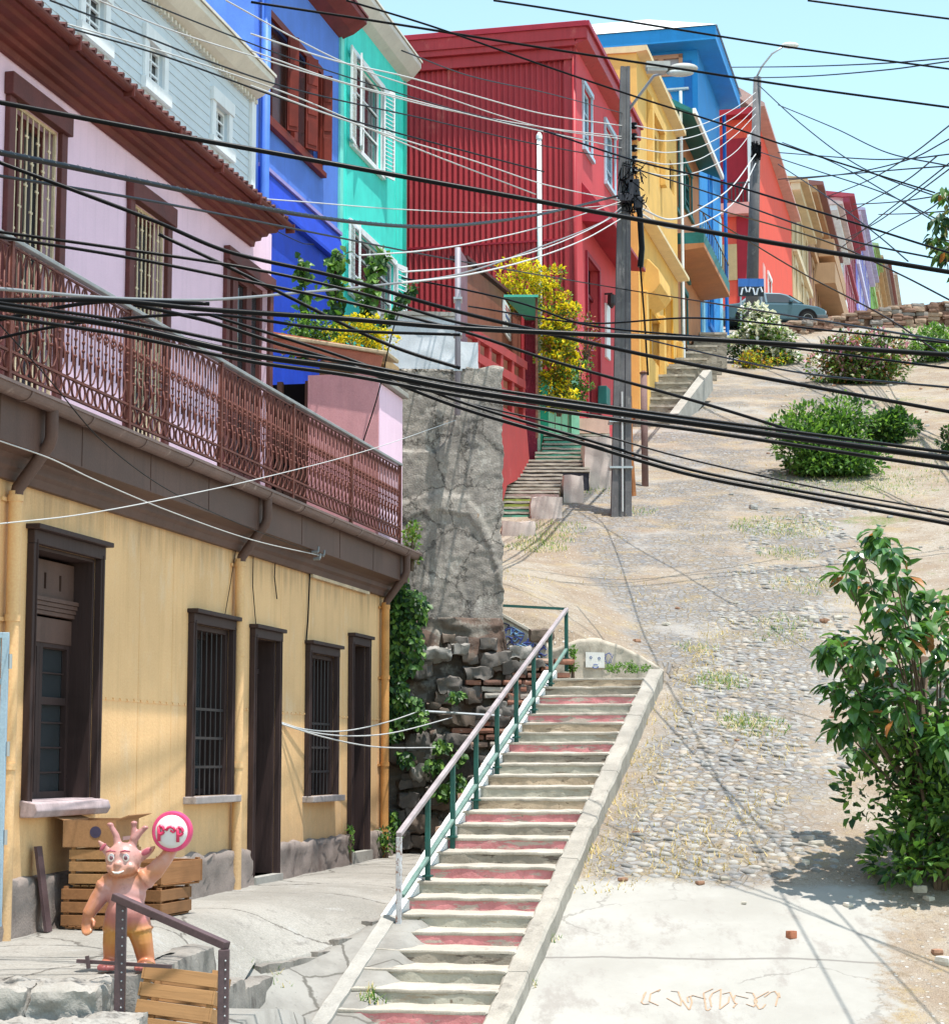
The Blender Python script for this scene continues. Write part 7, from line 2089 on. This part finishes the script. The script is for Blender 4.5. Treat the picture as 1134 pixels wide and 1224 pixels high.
# --- drop wires at the front of the yellow house and the brown post
cable('upper pale wire swinging from the door of the yellow house to the metal bar', [(328,861),(365,872),(410,874),(460,864),(502,850)], (21.9,26.9), .008, 'white_cable', 'wire', 'wires by the yellow house door')
cable('middle pale wire swinging from the door of the yellow house to the rubble wall', [(328,862),(370,875),(420,880),(470,876),(540,858)], (21.9,26.9), .008, 'white_cable', 'wire', 'wires by the yellow house door')
cable('lowest pale wire from the door of the yellow house toward the stair railing', [(328,863),(390,882),(450,893),(520,894)], (21.9,25.6), .008, 'white_cable', 'wire', 'wires by the yellow house door')
cable('thin pale wire slanting up from the left edge to the grey wall', [(0,626),(90,616),(180,600),(310,572),(440,538),(545,502)], (13.5,27.4), .0045, 'white_cable', 'wire', 'wires by the yellow house door')
cable('thin black wire falling across the balcony to the eave', [(0,388),(60,455),(120,525),(200,585),(300,632),(375,660)], (13.5,22.4), .005, 'black', 'wire', 'wires by the yellow house door')
cable('pale wire under the gutter to the insulators', [(0,527),(60,548),(110,572),(200,610),(300,645),(382,664)], (13.5,22.4), .005, 'white_cable', 'wire', 'wires by the yellow house door')
cable('black wire from the annex corner up to the cables', [(434,528),(452,470),(468,400),(476,375)], (24.8,24.8), .008, 'black', 'wire', 'wires by the yellow house door')
# ================================================================ foreground: statue, crates, rail, stones, blue gate
def make_statue():
    Y = 13.15; b = P(160, 1150, Y); b.z = zp(b.x, Y)+.015
    root = thing('creature_statue', 'painted pink and orange statue of a horned creature holding up a round sign', 'statue', b, math.radians(-4))
    k = Y*K
    mb = MB()
    def limb(pts, rs, n=14):
        # densely sampled tapered limb of overlapping balls, later fused into one skin
        for (p, r), (q, s) in zip(zip(pts, rs), zip(pts[1:], rs[1:])):
            p, q = Vector(p), Vector(q); m = max(2, int((q-p).length/(.35*min(r, s))))
            for i in range(m+1):
                f = i/m; rr_ = r+(s-r)*f; mb.ell(p.lerp(q, f), (rr_, rr_, rr_), 12, 8)
    # trunk
    mb.ell((-.055,0,.335), (.135,.125,.13), 18, 12); mb.ell((-.05,-.02,.36), (.125,.12,.13), 18, 12); mb.ell((-.055,0,.47), (.125,.095,.12), 18, 12); mb.ell((-.06,0,.545), (.115,.08,.06), 16, 10)
    limb([(-.07,0,.54),(-.07,-.01,.62)], [.06,.06])
    # legs and feet
    limb([(-.115,0,.29),(-.135,-.01,.17),(-.14,.0,.07)], [.085,.066,.056]); limb([(.02,0,.29),(.055,-.01,.17),(.075,.0,.07)], [.085,.068,.058])
    for (x, s) in ((-.15,-1),(.085,1)):
        mb.ell((x,-.035,.038), (.062,.085,.040), 14, 8)
        for t in range(4): mb.ell((x+(-.042+.028*t), -.105-.012*(1.5-abs(t-1.5)), .024), (.018,.026,.021), 10, 6)
    # raised arm
    limb([(.03,0,.545),(.125,-.01,.615),(.20,-.02,.70),(.235,-.02,.76)], [.066,.058,.046,.042])
    for (dx, dz) in ((-.055,.03),(-.02,.05),(.025,.052),(.06,.035)): limb([(.235,-.02,.765),(.235+dx*.8,-.03,.77+dz*.6),(.235+dx*1.5,-.045,.775+dz)], [.022,.018,.015])
    # hanging arm with five fingers
    limb([(-.165,0,.54),(-.235,-.005,.44),(-.285,-.03,.355)], [.066,.056,.043]); mb.ell((-.295,-.035,.315), (.036,.026,.045), 12, 8)
    for (dx, dy, L) in ((-.024,0,.052),(-.008,-.006,.062),(.009,-.006,.058),(.024,0,.045)): limb([(-.295+dx,-.038+dy,.285),(-.293+dx*1.1,-.045+dy,.285-L*.6),(-.285+dx*1.0,-.065+dy,.285-L)], [.014,.013,.011])
    limb([(-.268,-.04,.325),(-.245,-.06,.30),(-.243,-.075,.278)], [.014,.013,.011])
    # head: rounded skull, cheeks, muzzle, chin, brow
    h = Vector((-.075,-.02,.69))
    mb.ell(h, (.115,.10,.105), 18, 12); mb.ell(h+Vector((-.0,-.035,-.055)), (.10,.075,.06), 16, 10)
    mb.ell(h+Vector((-.012,-.075,-.075)), (.058,.045,.038), 14, 8); mb.ell(h+Vector((-.01,-.105,-.028)), (.026,.026,.020), 12, 8)
    for s in (-1,1): mb.ell(h+Vector((s*.06,-.075,-.045)), (.035,.028,.028), 12, 8)
    # horns
    for pts in ([(-.11,-.02,.77),(-.125,-.02,.84),(-.165,-.02,.905)], [(-.02,-.02,.77),(-.012,-.02,.83),(-.012,-.02,.915)], [(-.008,-.02,.82),(.03,-.02,.86),(.06,-.02,.885)]):
        limb(pts, [.030,.021,.016][:len(pts)])
    mb.ell((-.165,-.02,.907), (.024,.024,.014), 12, 6); mb.ell((-.012,-.02,.917), (.024,.024,.014), 12, 6); mb.ell((.061,-.02,.888), (.024,.024,.014), 12, 6)
    # ears: flattened pointed cups
    for (p, q, w) in (((-.16,-.0,.71),(-.235,-.02,.80),.040), ((.02,-.0,.70),(.125,-.03,.765),.046)):
        p, q = Vector(p), Vector(q)
        for i in range(9):
            f = i/8; c = p.lerp(q, f); r = w*(1-f)**.6*(.75+.6*f) if f < 1 else .008
            mb.ell(c, (max(.010,r), .020*(1-f*.5), max(.010,r)), 10, 7)
    # cuffs
    def ring(c, d, R, r):
        d = Vector(d).normalized(); a = d.orthogonal().normalized(); e = d.cross(a); c = Vector(c)
        for i in range(20):
            th = 2*math.pi*i/20; mb.ell(c+(a*math.cos(th)+e*math.sin(th))*R, (r,r,r), 8, 6)
    ring((.075,-.005,.58), (.095,0,.07), .060, .011); ring((.062,-.005,.568), (.095,0,.07), .063, .011)
    ring((-.195,0,.50), (-.07,0,-.1), .060, .011); ring((-.185,0,.515), (-.07,0,-.1), .063, .011)
    ring((-.12,0,.245), (-.02,0,-.12), .080, .011); ring((.035,0,.245), (.03,0,-.12), .080, .011)
    t = NT('airbrushed statue paint'); x, y, z = t.xyz()
    n = t.noise(7, 4); zz = t.math('ADD', z, t.math('MULTIPLY', t.math('SUBTRACT', n, .5), .12))
    col = t.ramp(t.math('MULTIPLY', zz, 1.05), [(.0,(.46,.13,.15)),(.10,(.44,.15,.055)),(.25,(.48,.22,.05)),(.33,(.42,.15,.13)),(.52,(.50,.26,.245)),(.62,(.48,.20,.10)),(.72,(.52,.29,.26)),(.95,(.42,.19,.18))])
    lim = t.step(t.math('ABSOLUTE', t.math('ADD', x, .06)), .13, .20)
    col = t.mix(t.math('MULTIPLY', lim, t.step(n, .35, .65)), col, (.47,.19,.10))
    col = t.mix(t.math('MULTIPLY', t.step(t.noise(18, 7, .75), .56, .70), .45), col, (.20,.09,.07))
    m = t.fin(col, .36, t.bump(t.noise(30, 3), .06, .004), .5)
    o = mb.build('body', m, root, smooth=True)
    rm = o.modifiers.new('skin', 'REMESH'); rm.mode = 'VOXEL'; rm.voxel_size = .0075; rm.use_smooth_shade = True
    smd = o.modifiers.new('soft', 'SMOOTH'); smd.factor = .5; smd.iterations = 5
    # face
    white = plain('statue eye white', (.75,.72,.70), .3, .5); iris = plain('statue iris', (.16,.06,.08), .25, .6); pk = plain('statue deep pink', (.42,.10,.14), .4, .4)
    for s in (-1, 1):
        c = h+Vector((-.012+s*.046, -.083, .012))
        mb = MB(); mb.ell(c, (.024,.018,.027), 14, 10); e = mb.build('eye', white, root, smooth=True)
        mb = MB(); mb.ell(c+Vector((.004,-.016,0)), (.012,.007,.014), 12, 8); mb.build('iris', iris, e, smooth=True)
        mb = MB(); mb.tube([c+Vector((-.032,-.012,.036)), c+Vector((0,-.018,.046)), c+Vector((.03,-.010,.038))], [.005,.008,.004], 6); mb.build('eyebrow', pk, root, smooth=True)
    mb = MB(); mb.tube([h+Vector((-.045,-.108,-.072)), h+Vector((-.025,-.120,-.080)), h+Vector((.0,-.122,-.080)), h+Vector((.03,-.106,-.068))], [.003,.007,.007,.003], 8); mb.build('mouth', white, root, smooth=True)
    for (c, r, rot) in (((-.205,-.034,.765), (.012,.006,.030), .7), ((.075,-.042,.737), (.034,.006,.018), -.55)):
        mb = MB(); mb.ell(c, r, 12, 8, 0, Matrix.Rotation(rot if r[2] > r[0] else rot, 3, 'Y')); mb.build('inner_ear', pk, root, smooth=True)
    # round sign with raised letters
    c = Vector((.245,-.06,.865)); R = .128
    mb = MB(); mb.lathe([(R*.90,.03),(R,.02),(R,-.02),(R*.94,-.034),(R*.81,-.036)], c, 40, 0, 'y')
    sg = mb.build('round_sign', paint('hot pink rim', (.66,.05,.17), .12, .35, 6, bump=.05, spec=.5), root, autosm=40)
    mb = MB(); mb.lathe([(R*.85,.0),(R*.83,-.035),(R*.6,-.046),(R*.25,-.052),(.004,-.053)], c, 40, 0, 'y'); mb.build('sign_face', plain('sign face white', (.68,.66,.66), .35, .5), sg, smooth=True)
    lm = plain('raised pink letters', (.62,.03,.11), .35, .5); yy = -.125
    mb = MB()
    def stroke(pts, r=.0105): mb.tube([(c.x+x_, yy+c.y+.07, c.z+z_) for x_, z_ in pts], r, 8)
    def bowl(cx_, cz_, r_): return [(cx_+r_*math.sin(a)*1.0, cz_+r_*math.cos(a)*1.15) for a in np.linspace(0, math.pi, 9)]
    stroke([(-.076,.034),(-.074,-.058)]); stroke([(-.076,.034)]+bowl(-.066,.010,.021)+[(-.075,-.014)])
    mb.build('letter', lm, sg, smooth=True)
    mb = MB(); stroke([(-.030,.008),(-.016,.026),(.0,.030),(.016,.024),(.028,.006)], .009); stroke([(.028,.006),(.016,-.004),(-.002,.008)], .007); mb.build('letter', lm, sg, smooth=True)
    mb = MB(); stroke([(.046,.024),(.046,-.064)]); stroke([(.046,.024)]+bowl(.056,.002,.020)+[(.047,-.022)]); mb.build('letter', lm, sg, smooth=True)
make_statue()

CW = [wood('crate wood tan', (.30,.14,.06), 'x', .75, .35, fine=30), wood('crate wood pale', (.38,.205,.09), 'x', .75, .35, fine=30), wood('crate wood dark', (.24,.115,.05), 'x', .8, .35, fine=30)]
def crate(name, label, loc, rot, L, W, H, wm, gap=.02, rows=3, group=None, tilt=None):
    root = thing(name, label, 'crate', loc, 0, group); root.rotation_euler = rot
    rr = random.Random(int(L*1000+H*77))
    h = H/rows; j = .0
    for side in range(4):
        mb = MB()
        for r in range(rows):
            z0, z1 = r*h+gap/2, (r+1)*h-gap/2; o = rr.uniform(-.004,.004)
            if side == 0: mb.box(-L/2, L/2, -W/2+o, -W/2+.012+o, z0, z1)
            if side == 1: mb.box(-L/2, L/2, W/2-.012+o, W/2+o, z0, z1)
            if side == 2: mb.box(-L/2-.013+o, -L/2-.001+o, -W/2, W/2, z0, z1)
            if side == 3: mb.box(L/2+.001+o, L/2+.013+o, -W/2, W/2, z0, z1)
        mb.build('side_panel', wm, root, bevel=.002)
    for (sx, sy) in ((-1,-1),(1,-1),(1,1),(-1,1)):
        mb = MB(); mb.box(sx*L/2-sx*.036, sx*L/2-sx*.001, sy*W/2-sy*.013, sy*W/2-sy*.045, 0, H*1.03); mb.build('corner_post', wm, root)
    mb = MB()
    for q in range(5):
        yy = -W/2+.02+(W-.04)*q/5; mb.box(-L/2, L/2, yy, yy+(W-.04)/5-.012, -.012, -.001)
    mb.build('bottom_board', wm, root)
    return root
def make_crates():
    a = math.radians(90)-0+AF.rz-math.radians(90)
    def at(u, Y, off):       # beside the wall of the yellow house
        X = xf(Y)+off; return Vector((X, Y, zp(X, Y)+.01))
    az = AF.rz
    p = at(0, 16.35, .36); crate('wooden_crate', 'slatted wooden crate at the bottom of the stack beside the blue gate, behind the statue', p+Vector((0,0,.012)), (0,0,az), .62, .40, .30, CW[0], rows=3, group='crates along the yellow wall')
    crate('wooden_crate', 'slatted wooden crate in the middle of the stack, under the open cardboard box', p+Vector((.02,.03,.33)), (0,0,az+.06), .60, .38, .28, CW[1], rows=3, group='crates along the yellow wall')
    # cardboard box
    bx = thing('cardboard_box', 'open brown cardboard box with a round dark stamp on top of the crates', 'box', p+Vector((-.02,.05,.625)), az+.10)
    mb = MB(); L, W, H, th = .66, .42, .20, .006
    mb.box(-L/2, L/2, -W/2, -W/2+th, 0, H); mb.box(-L/2, L/2, W/2-th, W/2, 0, H); mb.box(-L/2, -L/2+th, -W/2+th, W/2-th, 0, H); mb.box(L/2-th, L/2, -W/2+th, W/2-th, 0, H); mb.box(-L/2, L/2, -W/2, W/2, -.006, -.001)
    cb = paint('brown cardboard', (.36,.19,.09), .12, .85, 4, bump=.15); mb.build('carton', cb, bx)
    for (s, axs) in ((-1,'y'),(1,'y')):
        mb = MB(); mb.obox((0, s*(W/2+.05), H+.02), (L/2,0,0), (0,.055*s,.02), (0,.001,.003)); mb.build('flap', cb, bx)
    mb = MB(); mb.lathe([(.045,0),(.045,-.002)], (-L/2-.001, -.05, H*.55), 20, 0, 'x'); mb.lathe([(.020,-.0022),(.020,-.003)], (-L/2-.001, -.05, H*.55), 16, 0, 'x'); mb.build('round_stamp', plain('stamp ink', (.06,.05,.09), .7, .2), bx)
    mb = MB(); mb.box(-.14, .10, -W/2-.003, -W/2-.001, .04, .07); mb.build('label_strip', plain('pink label', (.55,.30,.28), .7, .2), bx)
    q = at(0, 17.35, .40)
    crate('wooden_crate', 'dark slatted crate lying under another one to the right of the statue', q+Vector((0,0,.012)), (0,0,az-.05), .62, .42, .22, CW[2], rows=2, group='crates along the yellow wall')
    crate('wooden_crate', 'upper brown crate right of the statue, overhanging the one below', q+Vector((.03,.12,.255)), (0,0,az-.18), .64, .44, .20, CW[0], rows=1, group='crates along the yellow wall')
    # leaning crate on the steps
    o = P(207, 1203, 12.3)
    crate('slatted_crate', 'tan slatted fruit crate tipped on its side below the statue by the low rail', o+Vector((.0,.10,-.20)), (math.radians(-14), math.radians(5), math.radians(-16)), .46, .22, .40, CW[1], rows=4)
    # dark board behind the crates
    d = thing('dark_board', 'dark board leaning on the wall left of the crate stack', 'board', at(0, 15.85, .09), AF.rz)
    mb = MB(); mb.obox((0,-.02,.32), (.05,0,0), (0,.012,0), (0,.05,.32)); mb.build('plank', M['brown_metal'], d)
make_crates()

def make_low_rail():
    Y = 12.1; a = P(143, 1072, Y); b = P(267, 1131, Y-.45); c = P(143, 1196, Y); d = P(266, 1260, Y-.45)
    root = thing('low_handrail', 'dark brown iron handrail in front of the statue at the lower left', 'handrail', c)
    m = M['brown_metal']
    mb = MB(); mb.beam(a-c+Vector((-.03,0,.0)), b-c+Vector((.02,0,.0)), .055, .045); mb.build('top_rail', m, root, bevel=.005)
    for p, q in ((a, c), (b, d)):
        mb = MB(); mb.box(q.x-c.x-.03, q.x-c.x+.03, p.y-c.y-.026, p.y-c.y+.026, q.z-c.z-.15, p.z-c.z-.02); pm = mb.build('post', m, root, bevel=.004)
        mb = MB()
        for k in range(12): mb.ell((q.x-c.x+.012, p.y-c.y-.028, p.z-c.z-.08-k*.05), (.006,.004,.006), 8, 5)
        mb.build('rivet', M['metal'], pm, smooth=True)
    mb = MB(); mb.beam(P(92,1149,12.25)-c, P(205,1156,12.2)-c, .03, .02); mb.beam(P(104,1143,12.2)-c, P(106,1158,12.2)-c, .02, .03); mb.build('foot_bar', m, root)
make_low_rail()

def make_steps_stones():
    sm_ = paint('pitted pale step stone', (.32,.30,.275), .18, .92, 3, stain=(.13,.12,.11), stain_lo=.52, bump=1.0)
    specs = [('big worn stone block with a dark broken edge under the foot bar of the handrail', 98, -1.30, 12.35, 42, .13, .28, 101),
             ('broken pale stone block at the left edge, level with the pavement', 16, -1.30, 12.30, 40, .12, .26, 102),
             ('rounded stone block in the lower row beside the tipped crate', 140, -1.44, 11.80, 38, .10, .25, 103),
             ('flat broken stone in the lower row left of the rounded block', 62, -1.46, 11.72, 40, .085, .28, 104),
             ('stone at the lower left corner, in the lower row', -14, -1.47, 11.72, 34, .10, .28, 105),
             ('small lump of stone at the bottom edge under the tipped crate', 192, -1.62, 11.75, 26, .09, .2, 106)]
    for l, u, zt, Y, w, h, dd, sd in specs:
        X = (u-CX)/F*Y; c = Vector((X, Y, zt-h)); root = thing('stone_step', l, 'stone', c, random.Random(sd).uniform(-.08, .08), 'broken stone steps')
        mb = MB(); rough_box(mb, (0,0,0), (w*Y*K, dd, h), .04, .022, rnd_k=.3, seed=sd*.7, fr=1.5); mb.build('block', sm_, root, smooth=True)
    c = Vector((-2.6, 12.5, -1.7)); root = thing('rubble_base', 'dark rubble wall under the broken stone steps', 'wall', c)
    mb = MB(); rough_box(mb, (.05,.0,-.25), (.75,.30,.40), .05, .05, seed=7, rnd_k=.2); mb.build('rubble', paint('dark rubble', (.12,.11,.105), .3, .9, 6, bump=1), root)
make_steps_stones()

def make_blue_gate():
    Y = 14.1; a = P(-34, 756, Y); b = P(11, 756, Y); bot = P(8, 1108, Y)
    root = thing('blue_gate', 'pale blue metal gate frame standing open at the left edge', 'gate', (b.x, Y, bot.z))
    H = a.z-bot.z; W = b.x-a.x
    m = paint('pale blue gate paint', (.34,.47,.58), .12, .45, 4, bare=(.25,.17,.14), bare_lo=.72, bump=.1)
    mb = MB(); mb.box(-.045, 0, -.02, .02, 0, H); mb.box(-W, -W+.045, -.02, .02, 0, H); mb.box(-W+.045, -.045, -.02, .02, H-.04, H)
    for f in (.83, .70, .575, .5, .415, .34, .2, .03): mb.box(-W+.045, -.045, -.015, .015, H*f-.02, H*f+.02)
    mb.box(-.10, -.055, -.01, .01, 0, H-.04)
    mb.build('frame', m, root, bevel=.003)
    mb = MB(); mb.box(-W+.05, -.11, -.004, .004, .05, H*.48); mb.build('sheet', paint('pinkish gate sheet', (.50,.32,.40), .2, .5, 2, stain=(.55,.50,.55), stain_lo=.5), root)
    mb = MB()
    for f in (.3, .6, .9): mb.tube([(.012,0,H*f-.05),(.012,0,H*f+.05)], .014, 8)
    mb.build('hinge', M['metal'], root)
make_blue_gate()
# ---------------------------------------------------------------- camera, sky, sun
cam = bpy.data.cameras.new('camera'); co = bpy.data.objects.new('camera', cam); COL.objects.link(co)
co.location = (0,0,0); co.rotation_euler = (math.pi/2+PIT, 0, 0)
cam.sensor_fit = 'HORIZONTAL'; cam.sensor_width = 36; cam.lens = 36*F/1134
cam.clip_start = .1; cam.clip_end = 5000
SC.camera = co
SUN = Vector((.16, -.18, 1)).normalized()
w = bpy.data.worlds.new('World'); SC.world = w; w.use_nodes = True
nt = w.node_tree; bg = nt.nodes['Background']
sky = nt.nodes.new('ShaderNodeTexSky'); sky.sky_type = 'NISHITA'; sky.sun_disc = False
sky.sun_elevation = math.asin(SUN.z); sky.sun_rotation = math.atan2(SUN.x, SUN.y)
sky.altitude = 50; sky.air_density = 1.0; sky.dust_density = .6; sky.ozone_density = 1.2
tint = nt.nodes.new('ShaderNodeMix'); tint.data_type = 'RGBA'; tint.blend_type = 'MULTIPLY'; tint.inputs[0].default_value = 1
nt.links.new(sky.outputs[0], tint.inputs[6]); tint.inputs[7].default_value = (1.58, 1.62, 1.30, 1)
nt.links.new(tint.outputs[2], bg.inputs['Color']); bg.inputs['Strength'].default_value = .15
sl = bpy.data.lights.new('sun', 'SUN'); sl.energy = 4.6; sl.angle = math.radians(.5); sl.color = (1, .96, .89)
so = bpy.data.objects.new('sun', sl); COL.objects.link(so); so.rotation_euler = SUN.to_track_quat('Z', 'Y').to_euler(); so.location = (0,0,40)
SC.view_settings.view_transform = 'Standard'; SC.view_settings.look = 'None'
SC.view_settings.exposure = .62; SC.view_settings.gamma = 1
SC.cycles.max_bounces = 8; SC.cycles.diffuse_bounces = 4; SC.cycles.use_denoising = True
